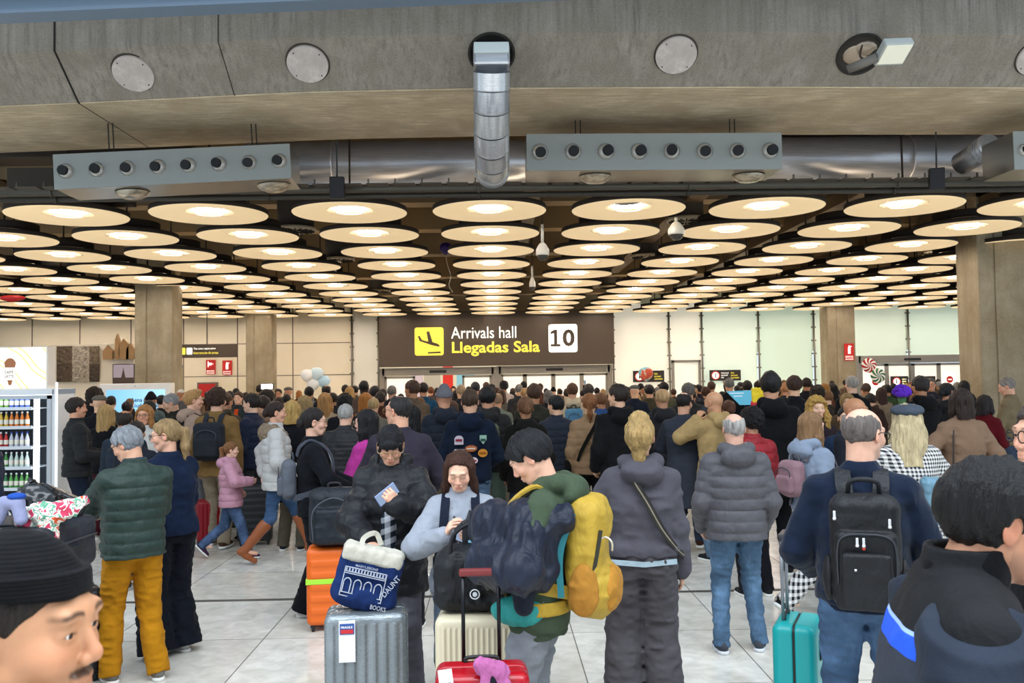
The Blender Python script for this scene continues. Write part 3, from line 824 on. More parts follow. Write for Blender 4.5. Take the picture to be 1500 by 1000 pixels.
o = rrect(MB(), SX(608), SZ(522), SX(650), SZ(481), .1, -.3).build('yellow_panel', yel, sg)
pl = MB()
def P2(l): return [(SX(500+x/3), -.312, SZ(280+y/3)) for x, y in l]
pl.prism(P2([(338, 640), (346, 640), (356, 658), (383, 665), (376, 622), (388, 620), (402, 668), (424, 675), (434, 684), (430, 688), (410, 684), (395, 680), (345, 662)]), (0, -.006, 0))
pl.prism(P2([(381, 711), (437, 709), (437, 716), (381, 718)]), (0, -.006, 0))
pl.build('plane_symbol', brown, sg)
text_obj('lettering', 'Arrivals hall', (756-661)*sc, wht, sg, T(SX(661), SZ(498), yt), .006, .002, h=17*sc)
text_obj('lettering', 'Llegadas Sala', (790-662)*sc, yel, sg, T(SX(662), SZ(524), yt), .006, .022, h=21.5*sc)
o = rrect(MB(), SX(803), SZ(520), SX(845), SZ(479), .1, -.3).build('white_panel', wht, sg)
text_obj('lettering', '0', 17.5*sc, brown, sg, T(SX(823.5), SZ(511.5), yt-.012), .006, .03, h=25*sc)
MB().prism([(SX(a_), -.316, SZ(b_)) for a_, b_ in ((806, 511.5), (820, 511.5), (820, 508), (815.5, 508), (815.5, 487), (811.5, 487), (806, 490), (806, 493.5), (811, 492), (811, 508), (806, 508))], (0, -.004, 0)).build('lettering', brown, sg)
# smaller signs: registration sign on left
s2, W2, H2 = plq(261, 505, 348, 523, 33.5, 'hanging_sign', brown, 'long brown overhead sign with yellow and white squares, left of the column', th=.18)
MB().cyl((0, -.1, H2/2), (0, -.1, 3), .02).build('rod', brown, s2)
k = W2/87
rrect(MB(), -W2/2+4*k, -5*k, -W2/2+13*k, 5*k, .03, -.18).build('yellow_panel', yel, s2); rrect(MB(), -W2/2+15*k, -5*k, -W2/2+23*k, 5*k, .03, -.18).build('white_panel', wht, s2)
text_obj('lettering', 'Tax zona registration', 32*k, wht, s2, T(-W2/2+25*k, 1.5*k, -.185), .002, .01, h=3.4*k)
text_obj('lettering', 'Intervención de armas', 36*k, yel, s2, T(-W2/2+25*k, -4.5*k, -.185), .002, .01, h=3.6*k)
redm = plain('b92018', .5, emit=.12)
def fire(px0, py0, px1, py1, lb, kind, Y=YW-.02):
    o, w, h = plq(px0, py0, px1, py1, Y, 'fire_sign', redm, lb, th=.04); m = MB()
    if kind == 'ext': m.box((-w*.13, -.05, -h*.1), (w*.13, -.04, h*.28)); m.box((-w*.07, -.05, h*.28), (w*.07, -.04, h*.38)); m.box((w*.07, -.05, h*.3), (w*.25, -.04, h*.35))
    else: m.box((-w*.3, -.05, h*.0), (-w*.22, -.04, h*.4)); m.box((-w*.22, -.05, h*.12), (w*.1, -.04, h*.3)); m.box((w*.1, -.05, h*.2), (w*.3, -.04, h*.24))
    m.build('symbol', wht, o)
    text_obj('lettering', 'EXTINTOR' if kind == 'ext' else 'MANGUERA', w*.8, wht, o, T(-w*.4, -h*.32, -.045), .001, .01, h=h*.1)
    text_obj('lettering', 'DE INCENDIO', w*.8, wht, o, T(-w*.4, -h*.46, -.045), .001, .01, h=h*.09)
fire(302, 527, 316, 548, 'red fire hose sign on the cream wall, left of a twin', 'hose'); fire(326, 528, 340, 549, 'red fire extinguisher sign on the cream wall, right of the hose sign', 'ext')
fire(1236, 503, 1251, 528, 'red fire extinguisher sign on the right concrete column', 'ext', 33.98)
# red hose cabinet
o, w, h = plq(291, 560, 320, 582, YW-.1, 'hose_cabinet', plain('6b5e55', .5), 'red fire hose cabinet with grey frame on the cream wall', 'hose cabinet', .2)
MB().box((-w*.42, -.21, -h*.4), (w*.42, -.2, h*.4)).build('red_door', plain('c01a14', .4), o)
# brown notices
def notice(px0, py0, px1, py1, lb, circ=True, split=True, Y=YW-.14):
    o, w, h = plq(px0, py0, px1, py1, Y, 'notice_sign', plain('2c2521', .5), lb, th=.05)
    r = h*.4; cx = -w/2+h*.55
    m = MB(); m.lathe([(r*.78, -.055), (r, -.055), (r, -.06), (r*.78, -.06), (r*.78, -.055)], (cx, 0, 0), 28, mx=Matrix.Rotation(PI/2, 4, 'X') @ Matrix.Scale(-1, 4, (0, 0, 1)))
    m.build('red_ring', plain('d8402c', .5, emit=.1), o)
    MB().cyl((cx, -.05, 0), (cx, -.054, 0), r*.8, seg=28).build('white_disc', wht, o)
    MB().box((cx-r*.12, -.062, -r*.5), (cx+r*.12, -.056, r*.25)).sph((cx, -.058, r*.42), (r*.15, .004, r*.15), 10).build('symbol', plain('111111', .5), o)
    text_obj('lettering', 'Authorized\npersonnel\nonly', w*.24, wht, o, T(cx+r*1.3, -h*.3, -.052), .002, .01, h=h*.6)
    text_obj('lettering', 'Sólo\npersonal\nautorizado', w*.26, yel, o, T(w*.18, -h*.3, -.052), .002, .01, h=h*.6)
notice(1039, 542, 1085, 557, 'brown authorized personnel notice on the green glass wall')
notice(1304, 551, 1330, 566, 'brown notice on the right-hand door, left leaf'); notice(1341, 551, 1370, 566, 'brown notice on the right-hand door, middle leaf')
notice(927, 543, 973, 559, 'dark notice half hidden behind the globe balloon', True)
o, w, h = plq(1384, 549, 1397, 562, YW-.14, 'no_entry_sign', wht, 'white square no entry sign on the far right door leaf', th=.04)
MB().cyl((0, -.04, 0), (0, -.05, 0), h*.38, seg=24).build('red_disc', redm, o); MB().box((-w*.22, -.055, -h*.06), (w*.22, -.05, h*.06)).build('white_bar', wht, o)
o, w, h = plq(1275, 552, 1289, 566, YW-.14, 'no_entry_sign', wht, 'white square no entry sign behind the candy balloons', th=.04)
MB().cyl((0, -.04, 0), (0, -.05, 0), h*.38, seg=24).build('red_disc', redm, o); MB().box((-w*.22, -.055, -h*.06), (w*.22, -.05, h*.06)).build('white_bar', wht, o)
# yellow screen at right
o, w, h = plq(1424, 449, 1442, 508, 18.6, 'hanging_screen', plain('2b2a28', .5), 'tall yellow hanging screen beside the right concrete column', 'screen', .08)
MB().box((-w*.46, -.085, -h*.38), (w*.46, -.08, h*.48)).build('screen', emis('f0dc62', .9), o); MB().box((-w*.46, -.085, -h*.48), (w*.46, -.08, -h*.38)).build('screen_footer', emis('27406f', .6), o)
MB().box((-w*.1, -.09, h*.36), (w*.1, -.085, h*.43)).box((-w*.28, -.09, -.1*h), (w*.4, -.085, h*.14)).build('screen_blocks', emis('f5f2d8', .9), o)
MB().cyl((0, -.04, h/2), (0, -.04, h/2+1.6), .02).build('rod', darkm, o)
# yellow poster board left of hanging sign and pictures
o, w, h = plq(253, 535, 270, 605, 25.5, 'poster_board', plain('8c857a', .5), 'tall yellow poster board right of the left column', 'poster', .06)
MB().box((-w*.42, -.065, -h*.45), (w*.42, -.06, h*.45)).build('poster', plain('d8c564', .7), o)
m = MB()
for i in range(9): m.box((-w*.3, -.07, h*.3-i*h*.06), (w*(.1+.2*rnd.random()), -.066, h*.315-i*h*.06))
m.build('printed_lines', plain('6d6230', .7), o)
# ================================================================== SHOP CORNER AT LEFT
o, w, h = plq(82, 505, 200, 640, 28.2, 'shop_wall', plain('e6dcc6', .8), None, th=.25); struct(o); o.name = 'wall_shop'
def relief(px0, py0, px1, py1, c, lb, sc):
    n = N('relief'); f = n.n('ShaderNodeTexVoronoi'); n.l(n.coord(), f.inputs['Vector']); f.inputs['Scale'].default_value = sc
    g = n.noise(n.coord(), sc*1.2, 4, .6, 2); b = srgb(c)
    n.base(n.ramp(g, [(.35, tuple(x*.35 for x in b)), (.6, b)])); n.set(.7, .1); n.l(n.bump(g, 1, .05, n.bump(f.outputs[0], 1, .05)), n.b.inputs['Normal'])
    o, w, h = plq(px0, py0, px1, py1, 27.9, 'relief_panel', n.m, lb, 'wall panel', .06); o['group'] = 'carved panels on the shop wall'
relief(84, 507, 107, 533, '7c6a56', 'dark carved wall panel, top left of the shop collage', 9); relief(107, 507, 132, 533, 'cfc3b0', 'pale floral carved wall panel, top middle of the shop collage', 6)
relief(132, 507, 146, 533, '8c7c66', 'brown square-pattern wall panel, top right of the shop collage', 5); relief(84, 533, 107, 559, '6b5a48', 'dark flower-pattern wall panel, bottom left of the shop collage', 8)
relief(107, 533, 132, 559, 'c8bca8', 'pale scroll-pattern wall panel, bottom middle of the shop collage', 7); relief(132, 533, 146, 559, '5c4e40', 'dark speckled wall panel, bottom right of the shop collage', 10)
o, w, h = plq(166, 533, 198, 562, 27.8, 'framed_picture', plain('3b3029', .6), 'framed photo of a domed city skyline at dusk', 'picture', .06)
MB().box((-w*.46, -.065, -h*.46), (w*.46, -.06, h*.46)).build('picture_sky', plain('a39aa6', .6, emit=.1), o); MB().box((-w*.46, -.07, -h*.46), (w*.46, -.066, -h*.18)).prism([(-w*.1, -.066, -h*.18), (w*.1, -.066, -h*.18), (w*.02, -.066, h*.2), (0, -.066, h*.34), (-w*.02, -.066, h*.2)], (0, -.003, 0)).build('picture_city', plain('4c4038', .7), o)
m = MB()
for i, (dx, hh, ww) in enumerate(((-.5, .25, .3), (-.2, .6, .14), (.0, .45, .3), (.2, .3, .25), (.5, .2, .3))): m.box((dx-ww/2, -.1, 0), (dx+ww/2, 0, hh)); m.prism([(dx-ww/2, -.1, hh), (dx+ww/2, -.1, hh), (dx, -.1, hh+.2)], (0, .1, 0))
o = m.build('skyline_cutout', plain('9c7a52', .6, .4)); o.location = at(183, 526, 27.85); tag(o, 'small brass skyline wall ornament above the framed picture', 'ornament'); 
# blue information kiosk screen
o, w, h = plq(153, 562, 256, 760, 20.3, 'information_kiosk', plain('efece4', .35), 'white framed information kiosk with a blue screen and Aena wording', 'kiosk', .25)
def kmat():
    n = N('kiosk_screen'); sp = n.n('ShaderNodeSeparateXYZ'); n.l(n.coord(), sp.inputs[0])
    c = n.ramp(n.math('ADD', n.math('MULTIPLY', sp.outputs[0], .5), .5), [(0, srgb('5fa4dc')), (1, srgb('a9d6f2'))])
    n.b.inputs['Base Color'].default_value = (0, 0, 0, 1); n.l(c, n.b.inputs['Emission Color']); n.b.inputs['Emission Strength'].default_value = .9; n.set(.2); return n.m
kx = w/103
MB().box((-w/2+10*kx, -.255, -h/2+.3), (w/2-8*kx, -.25, h/2-9*kx)).build('screen', kmat(), o)
text_obj('lettering', 'Aena', 17*kx, plain('12305c', .5), o, T(-w/2+45*kx, h/2-27*kx, -.257), .002, .02); text_obj('lettering', 'Ciudadanos', 40*kx, plain('12305c', .5), o, T(-w/2+45*kx, h/2-35*kx, -.257), .002, .01)
MB().cyl((0, -.25, h/2-4*kx), (0, -.258, h/2-4*kx), .6*kx, seg=10).build('webcam', plain('111111', .4), o)
# drinks refrigerator and the light box above
Yv = 14.2
a, b = at(-6, 570, Yv), at(80, 569, Yv)
fr = empty('drinks_fridge', (b.x, Yv, 0), math.radians(0), 'glass-fronted drinks fridge full of bottles at the left edge', 'fridge')
w = b.x-a.x+.35; hz = b.z
whm = plain('dfe3e6', .3, emit=.05); blk = plain('16181a', .4)
MB().box((-w, 0, 0), (0, .7, .12)).box((-w, 0, hz-.1), (0, .7, hz), bev=.01).box((-w, .66, 0), (0, .7, hz)).box((-w, 0, 0), (-w+.05, .7, hz)).box((-.04, 0, 0), (0, .7, hz)).build('cabinet_body', whm, fr)
MB().box((-w+.05, .62, .12), (-.04, .66, hz-.1)).build('back_panel', plain('30343a', .5, emit=.0), fr)
MB().box((-.35, .05, .15), (-.27, .08, hz-.12)).build('light_strip', emis('e8f4ff', 5), fr)
MB().box((-w+.05, .0, hz-.13), (-.04, .04, hz-.1)).build('top_light', emis('e8f4ff', 5), fr)
dfm = MB(); dfm.box((-w*.88, -.04, .1), (-w*.88+.05, -.0, hz-.1)).box((-.1, -.04, .1), (-.04, 0, hz-.1)).box((-w*.88, -.04, hz-.16), (-.04, 0, hz-.1)).box((-w*.88, -.04, .1), (-.04, 0, .16)).build('door_frame', plain('b9bcc0', .3, .5), fr)
MB().box((.02, -.02, 0), (.05, .01, hz+.1)).build('side_rail', plain('e4ecf4', .3, emit=.5), fr)
shz = [.35, .68, 1.0, 1.32, 1.62]
for z in shz: MB().box((-w+.06, .06, z-.02), (-.38, .6, z)).box((-w+.06, .05, z-.03), (-.38, .06, z+.02)).build('shelf', plain('d8dde2', .3), fr)
cols_ = ['3f8a3a', 'c6302c', 'd9a82c', 'c9c9d6', 'dd7a22', '2f7d4b']
def bottle(c, x, y, z, lb):
    o = MB().lathe([(0, 0), (.03, 0), (.032, .02), (.032, .13), (.022, .17), (.012, .2), (.012, .22), (0, .22)], seg=12).build('drink_bottle', plain(c, .2)); o.location = (x, y, z)
    MB().lathe([(.0, .245), (.014, .245), (.014, .22), (0, .22)], seg=10).build('cap', plain('f0f0f0' if c != 'c9c9d6' else '2a50b0', .4), o)
    MB().lathe([(.0328, .05), (.0332, .06), (.0332, .11), (.0328, .12)], seg=12).build('bottle_label', plain('efe9da', .5), o)
    tag(o, lb, 'bottle', 'bottles on the fridge shelf'); return o
pr = {}
shn = ['bottom', 'second lowest', 'middle', 'second highest', 'top']
shc = [['2f7d4b', '58a04a'], ['3f8a3a', 'c9d9d0'], ['c6302c', 'c9c9d6'], ['e0b63c', 'dd7a22'], ['7cae4c', '5b74c4']]
cn = {'2f7d4b': 'dark green', '58a04a': 'light green', '3f8a3a': 'green', 'c9d9d0': 'clear', 'c6302c': 'red', 'c9c9d6': 'pale', 'e0b63c': 'yellow', 'dd7a22': 'orange', '7cae4c': 'lime green', '5b74c4': 'blue'}
for si, z in enumerate(shz):
    nb = 9
    for i in range(nb):
        c = shc[si][0 if i < 5 else 1]
        x = b.x-w+.12+i*.083
        if x > b.x-.42: continue
        key = c; lb = '%s drink bottle on the %s fridge shelf' % (cn[c], shn[si])
        if key in pr: o = copy_tree(pr[key]); o.location = (x, Yv+.12, z)
        else: pr[key] = o = bottle(c, x, Yv+.12, z, lb)
        o['label'] = lb; o['group'] = '%s bottles on the %s fridge shelf' % (cn[c], shn[si])
a2, b2 = at(-8, 508, 14.3), at(70, 568, 14.3)
o = empty('coffee_light_box', ((a2.x+b2.x)/2, 14.3, (a2.z+b2.z)/2), 0, 'glowing white light box with iced coffee cups above the fridge', 'light box')
hw_, hh_ = (b2.x-a2.x)/2, (a2.z-b2.z)/2
MB().box((-hw_-.6, 0, -hh_-.02), (hw_, .25, hh_), bev=.01).build('casing', plain('d8d4cc', .4), o)
def lbm():
    n = N('light_box'); w_ = n.n('ShaderNodeTexWave'); n.l(n.coord(rot=(0, .9, 0)), w_.inputs['Vector']); w_.inputs['Scale'].default_value = 1.0; w_.inputs['Distortion'].default_value = 4; w_.inputs['Detail'].default_value = 1
    n.b.inputs['Base Color'].default_value = (0, 0, 0, 1); n.l(n.ramp(w_.outputs[0], [(.0, srgb('fffaf0')), (.72, srgb('fff6e4')), (.85, srgb('f0b64c')), (1, srgb('fff2d8'))]), n.b.inputs['Emission Color']); n.b.inputs['Emission Strength'].default_value = 1.15; return n.m
MB().box((-hw_-.58, -.01, -hh_+.0), (hw_-.03, 0, hh_-.02)).build('lit_face', lbm(), o)
for cx in (-.17, -.42):
    c = MB().lathe([(0, -.26), (.07, -.26), (.11, .06), (.115, .1), (.09, .15), (.05, .19), (0, .2)], (cx, -.0, -.02), 20, mx=Matrix.Diagonal((1, .15, 1, 1))).build('printed_cup', emis('8a5a38', .8), o)
    MB().box((cx-.085, -.03, -.2), (cx+.085, -.02, .0)).build('cup_label', emis('f4efe6', .9), c)
    text_obj('lettering', 'CAFFÈ\nLATTE', .14, emis('14203c', .4), c, T(cx-.07, -.16, -.034), .002, .02, h=.12)
# dark counter and payment post by the shop
tag(MB().box((-11.9, 17.4, 0), (-10.4, 17.9, 1.6), bev=.02).box((-11.7, 17.38, .3), (-11.3, 17.4, 1.3)).build('vending_cabinet', plain('1d1a18', .5)), 'dark display cabinet behind the drinks fridge', 'cabinet')
# beyond the open door: shop shelves and red banner
for px, c, lb, z0, z1, ww in ((656, 'c02a22', 'red vertical banner seen through the open arrivals door', .3, 2.6, .5), (633, 'a59c90', 'grey shelf seen through the open arrivals door', 0, 2.4, .8), (682, '7db0c4', 'pale blue lit display seen through the open arrivals door', .4, 2.5, .9), (612, 'b9a8b4', 'pale lilac display stand seen through the open arrivals door', 0, 2.2, .5)):
    x = at(px, 550, 44).x; o = MB().box((-ww/2, 0, z0), (ww/2, .2, z1), bev=.02).box((-ww/2+.05, -.01, z0+.2), (ww/2-.05, 0, z0+.5)).build('shop_display', plain(c, .5, emit=.25)); o.location = (x, 44, 0); tag(o, lb, 'display')
# --- escaped balloons on the ceiling and strings
def balloon(px, py, Y, r, mat, lb, name='balloon', string=None, grp=None, sq=(1, 1, 1)):
    p = at(px, py, Y); o = MB().lathe([(0, -1.12), (.05, -1.1), (.03, -1.03), (.25, -.9), (.6, -.66), (.88, -.3), (1, .1), (.92, .5), (.7, .78), (.4, .94), (0, 1)], seg=28, mx=Matrix.Diagonal((r*sq[0], r*sq[1], r*sq[2], 1))).build(name, mat)
    o.location = p; tag(o, lb, 'balloon', grp)
    if string: MB().tube(spline([(0, 0, -r*1.1)]+string, 6), .004, seg=5).build('ribbon', plain('e6e0d2', .6), o)
    return o
balloon(653, 364, 19.2, .14, plain('2a1466', .3), 'dark purple balloon stuck under the ceiling with a dangling ribbon', string=[(.03, 0, -.35), (.1, 0, -.6), (.06, 0, -.8), (.14, 0, -.95)])
balloon(18, 437, 16, .1, plain('c01818', .25), 'red foil balloon floating at the left edge under the lamps', sq=(2.3, .8, .6))
for px, py, r, c, lb in ((450, 550, .16, 'f1f1ec', 'white balloon, upper left of the pale bunch'), (464, 548, .17, 'cfe3ea', 'pale blue balloon, upper right of the pale bunch'), (474, 559, .16, 'b7d7e6', 'light blue balloon, right side of the pale bunch'), (459, 563, .16, 'f4f4f0', 'white balloon, bottom of the pale bunch')):
    balloon(px, py, 24.6+(r-.16)*8+(px % 7)*.06, r*1.15, plain(c, .3), lb, grp='pale balloons floating over the crowd', string=[(0, 0, -.6)])
gm = N('globe'); f_ = gm.noise(gm.coord((1, 1, 1)), 3.2, 3); gm.base(gm.ramp(f_, [(.48, srgb('7fc4d4')), (.5, srgb('e8e4cc')), (.53, srgb('d0583c'))])); gm.set(.3)
balloon(946, 548, 24, .2, gm.m, 'globe-printed balloon in front of the dark wall notice', string=[(0, 0, -.5)])
def swirl(c):
    n = N('candy'); sp = n.n('ShaderNodeSeparateXYZ'); n.l(n.coord(), sp.inputs[0])
    an = n.math('ARCTAN2', sp.outputs[2], sp.outputs[0]); r = n.math('SQRT', n.math('ADD', n.math('MULTIPLY', sp.outputs[0], sp.outputs[0]), n.math('MULTIPLY', sp.outputs[2], sp.outputs[2])))
    s = n.math('SINE', n.math('ADD', n.math('MULTIPLY', an, 8), n.math('MULTIPLY', r, 40)))
    n.base(n.mix(n.math('GREATER_THAN', s, 0), srgb('f2efe4'), srgb(c))); n.set(.25); return n.m
for px, py, c, lb in ((1273, 535, 'b81828', 'red and white candy-swirl foil balloon on a stick'), (1286, 550, '1c6a3c', 'green and white candy-swirl foil balloon on a stick')):
    o = MB().sph((0, 0, 0), (.19, .06, .19), 28).build('candy_balloon', swirl(c)); o.location = at(px, py, 22.5 if px < 1280 else 22.2); tag(o, lb, 'balloon')
    MB().cyl((0, .0, -.18), (0.0, .0, -.62), .006, seg=6).build('stick', plain('e8e4da', .5), o)
# ================================================================== LIGHT
w_ = bpy.data.worlds.new('world'); SC.world = w_; w_.use_nodes = True
bg = w_.node_tree.nodes['Background']; bg.inputs[0].default_value = (.72, .86, 1.0, 1); bg.inputs[1].default_value = .75
def area(name, loc, rot, sx, sy, power, col):
    d = bpy.data.lights.new(name, 'AREA'); d.shape = 'RECTANGLE'; d.size = sx; d.size_y = sy; d.energy = power; d.color = col
    o = bpy.data.objects.new(name, d); COL.objects.link(o); o.location = loc; o.rotation_euler = rot; return o
area('skylight', (0, -1.5, 10.5), (math.radians(-22), 0, 0), 22, 9, 2600, (.86, .93, 1))
SC.view_settings.view_transform = 'Standard'; SC.view_settings.look = 'None'; SC.view_settings.exposure = 0.8; SC.view_settings.gamma = 1
# ================================================================== PEOPLE
# reference body 1.75 m, facing +Y, right hand side +X
def ik(a, t, l1, l2, pole):
    a, t, pole = Vector(a), Vector(t), Vector(pole)
    d = t-a; L = min(d.length, (l1+l2)*.998); d.normalize(); t = a+d*L
    x = (l1*l1-l2*l2+L*L)/(2*L); hh = math.sqrt(max(l1*l1-x*x, 1e-6))
    n = pole-d*pole.dot(d); n.normalize()
    return a+d*x+n*hh, t
class Pose:
    def __init__(s, fem=False, lean=0, twist=0, head=(0, 0, 0), wl=None, wr=None, pl=(-.6, -1, -.3), pr=(.6, -1, -.3), al=None, ar=None, kl=(0, 1, 0), kr=(0, 1, 0), curl=(.35, .35), hn=None, build=1.0, hips=0, footl=0, footr=0, hdl=None, hdr=None, headfwd=0, closed=False, headz=0, fl=None, fr=None, belly=0):
        s.fem, s.lean, s.build, s.belly = fem, lean, build, belly
        sw = (.150 if fem else .170)*(.5+.5*build)
        ly = lambda z: math.tan(lean)*max(0, z-.95)
        s.ly = ly; s.closed = closed
        s.P = Vector((hips, 0, .95)); s.N = Vector((0, ly(1.48)-.012, 1.48))
        s.SL = Vector((-sw, ly(1.385)-.01, 1.388)); s.SR = Vector((sw, ly(1.385)-.01, 1.388))
        s.EL, s.WL = ik(s.SL, wl or (-sw-.05, .05+ly(1.2)*.5, .86), .29, .262, pl)
        s.ER, s.WR = ik(s.SR, wr or (sw+.05, .05+ly(1.2)*.5, .86), .29, .262, pr)
        s.HL, s.HR = Vector((-.088+hips, 0, .92)), Vector((.088+hips, 0, .92))
        s.KL, s.AL = ik(s.HL, al or (-.11, -.02, .09), .43, .425, kl)
        s.KR, s.AR = ik(s.HR, ar or (.11, -.02, .09), .43, .425, kr)
        s.curl, s.footl, s.footr = curl, footl, footr
        s.fl, s.fr = fl, fr
        hy, hp, hr_ = head
        s.H = Matrix.Translation(s.N+Vector((0, -.004+headfwd, .045+headz))) @ Matrix.Rotation(hy, 4, 'Z') @ Matrix.Rotation(hp, 4, 'X') @ Matrix.Rotation(hr_, 4, 'Y') @ Matrix.Translation((0, .018, .117))
        s.hdl, s.hdr, s.hn = hdl, hdr, hn or (None, None)
    def hand_m(s, side):
        E, W = (s.EL, s.WL) if side == 'L' else (s.ER, s.WR)
        d = (s.hdl if side == 'L' else s.hdr) or (W-E)
        d = Vector(d).normalized(); sx = -1 if side == 'L' else 1
        n = Vector(s.hn[0 if side == 'L' else 1] or (-sx, .15, 0)); n = (n-d*n.dot(d)).normalized()      # palm side
        l = n.cross(d) if side == 'L' else d.cross(n)          # towards the thumb
        return Matrix((d, l, n)).transposed().to_4x4(), W
def hand_ops(p, side):
    Mx, W = p.hand_m(side); Mx = Mx.copy(); Mx.translation = W
    c = p.curl[0 if side == 'L' else 1]; ops = []
    def A(a, k=.006): ops.append(add(tf(a, Mx), k))
    A(cone((-.02, 0, 0), (.03, 0, 0), .027, .026, ((0, 0, 1), .75)), .02)
    A(cone((.03, .012, 0), (.075, .026, 0), .022, .017, ((0, 0, 1), .75)), .012)
    A(cone((.03, -.01, 0), (.072, -.024, 0), .022, .016, ((0, 0, 1), .75)), .012)
    A(cone((.03, 0, 0), (.078, 0, 0), .024, .02, ((0, 0, 1), .65)), .012)
    for i, (y, L, r) in enumerate(((.031, .072, .0088), (.0105, .08, .009), (-.0105, .074, .0086), (-.030, .058, .0076))):
        b = Vector((.082-abs(i-1.3)*.003, y, 0)); a1 = c*(1.15+.08*i); a2 = a1+c*1.5; a3 = a2+c*.9
        fan = (.06-.04*i)*(1-c)
        dirs = [Vector((math.cos(a), math.sin(fan), math.sin(a))) for a in (a1, a2, a3)]
        q = b
        for k, (f, dd) in enumerate(zip((.46, .31, .23), dirs)):
            e = q+dd.normalized()*L*f; A(cone(q, e, r*(1-.07*k), r*(.94-.07*k)), .003); q = e
    q = Vector((.018, .022, .008)); d1 = Vector((.72, .62, .25+.5*c)).normalized(); e = q+d1*.045; A(cone(q, e, .014, .0108), .01)
    d2 = Vector((.9, .25-.3*c, .2+.9*c)).normalized(); A(cone(e, e+d2*.03, .0105, .0095), .004); e = e+d2*.03
    d3 = Vector((.95, .05-.3*c, .2+c)).normalized(); A(cone(e, e+d3*.022, .0092, .0078), .003)
    return ops
def head_ops(p, det=1, nose=1.0, jaw=1.0):
    ops = []
    def A(a, k=.012): ops.append(add(tf(a, p.H), k))
    def C(a, k=.006): ops.append(cut(tf(a, p.H), k))
    f = p.fem; j = (.9 if f else 1.0)*jaw
    A(ell((0, -.014, .028), (.0755, .097, .088)), 0)
    A(ell((0, .024, -.028), (.060*j, .062, .078)), .03)
    A(ell((0, .052, -.088), (.026*j, .024, .024)), .03)
    for s in (-1, 1):
        A(cone((s*.05*j, .0, -.05), (s*.026*j, .05, -.088), .018, .016), .025)
        A(ball((s*.04, .056, -.022), .026), .02)
    A(cone((-.036, .079, .029), (.036, .079, .029), .0125, .0125), .018)
    for s in (-1, 1):
        C(ell((s*.031, .101, .008), (.02, .018, .0135)), .014)
    A(cone((0, .082, .016), (0, .100*nose, -.022), .007, .0102), .010)
    A(ball((0, .0985*nose, -.026), .0106), .007)
    if det:
        for s in (-1, 1):
            A(ball((s*.0115, .093, -.031), .0085), .005)
            A(ell((s*.031, .0745, .008), (.0165, .0128, .0135)), .006)
            if not p.closed: C(ell((s*.031, .094, .0065), (.0125, .02, .0042)), .002)
        A(cone((-.017, .083, -.056), (.017, .083, -.056), .007, .007), .007)
        A(cone((-.0, .0862, -.0575), (0, .0862, -.0575), .008, .008), .007)
        A(cone((-.014, .082, -.0685), (.014, .082, -.0685), .0082, .0082), .006)
        C(cone((-.021, .093, -.0625), (.021, .093, -.0625), .0022, .0022), .004)
    for s in (-1, 1):
        A(tf(ell((0, 0, 0), (.0075, .018, .031)), Matrix.Translation((s*.0785, -.008, -.004)) @ Matrix.Rotation(s*.28, 4, 'Z') @ Matrix.Rotation(-.15, 4, 'X')), .005)
        if det: C(ell((s*.086, -.002, .001), (.005, .0095, .017)), .004)
    nb = p.N+Vector((0, 0, -.05)); ht = p.H @ Vector((0, -.022, -.045)); r = .050 if f else .058*(.6+.4*p.build)
    ops.append(add(cone(nb, ht, r*1.08, r), .022))
    return ops
def feat_fn(p, stub=0, mst=0):
    Mi = np.array(p.H.inverted())
    def f(V):
        q = V@Mi[:3, :3].T+Mi[:3, 3]; x, y, z = q.T
        g = lambda cx, cy, cz, sx, sy, sz: np.exp(-(((x-cx)/sx)**2+((y-cy)/sy)**2+((z-cz)/sz)**2))
        lips = (1 if p.fem else .45)*np.clip(1.6*g(0, .092, -.0625, .021, .022, .0095), 0, 1)*(y > .07)
        brow = np.zeros(len(V))
        for s in (-1, 1):
            bx = np.clip((np.abs(x)-.012)/.004, 0, 1)*np.clip((.052-np.abs(x))/.005, 0, 1)
        zz = .0305+.004*np.sin(np.clip((np.abs(x)-.012)/.038, 0, 1)*PI)
        brow = bx*np.clip(1-np.abs(z-zz)/.0055, 0, 1)*(y > .04)*1.2
        lash = np.clip(1-np.abs(z-.0065-.0)/.0028, 0, 1)*np.clip((.0155-np.abs(np.abs(x)-.031))/.003, 0, 1)*(y > .06)
        brow = np.maximum(brow, lash*.8)
        if mst: brow = np.maximum(brow, 1.3*np.clip(1-np.abs(z+.049)/.008, 0, 1)*np.clip((.028-np.abs(x))/.006, 0, 1)*(y > .06)*mst)
        if stub: brow = np.maximum(brow, stub*np.clip((-.035-z)/.02, 0, 1)*(y > -.0)*(z > -.13)*(1-lips))
        red = .8*g(.042, .06, -.02, .025, .04, .022)+.8*g(-.042, .06, -.02, .025, .04, .022)+.7*g(0, .11, -.02, .016, .02, .02)
        red += .7*np.clip((np.abs(x)-.075)/.006, 0, 1)*(np.abs(z) < .05)
        return np.stack([lips, np.clip(brow, 0, 1), np.clip(red, 0, 1)], 1)
    return f
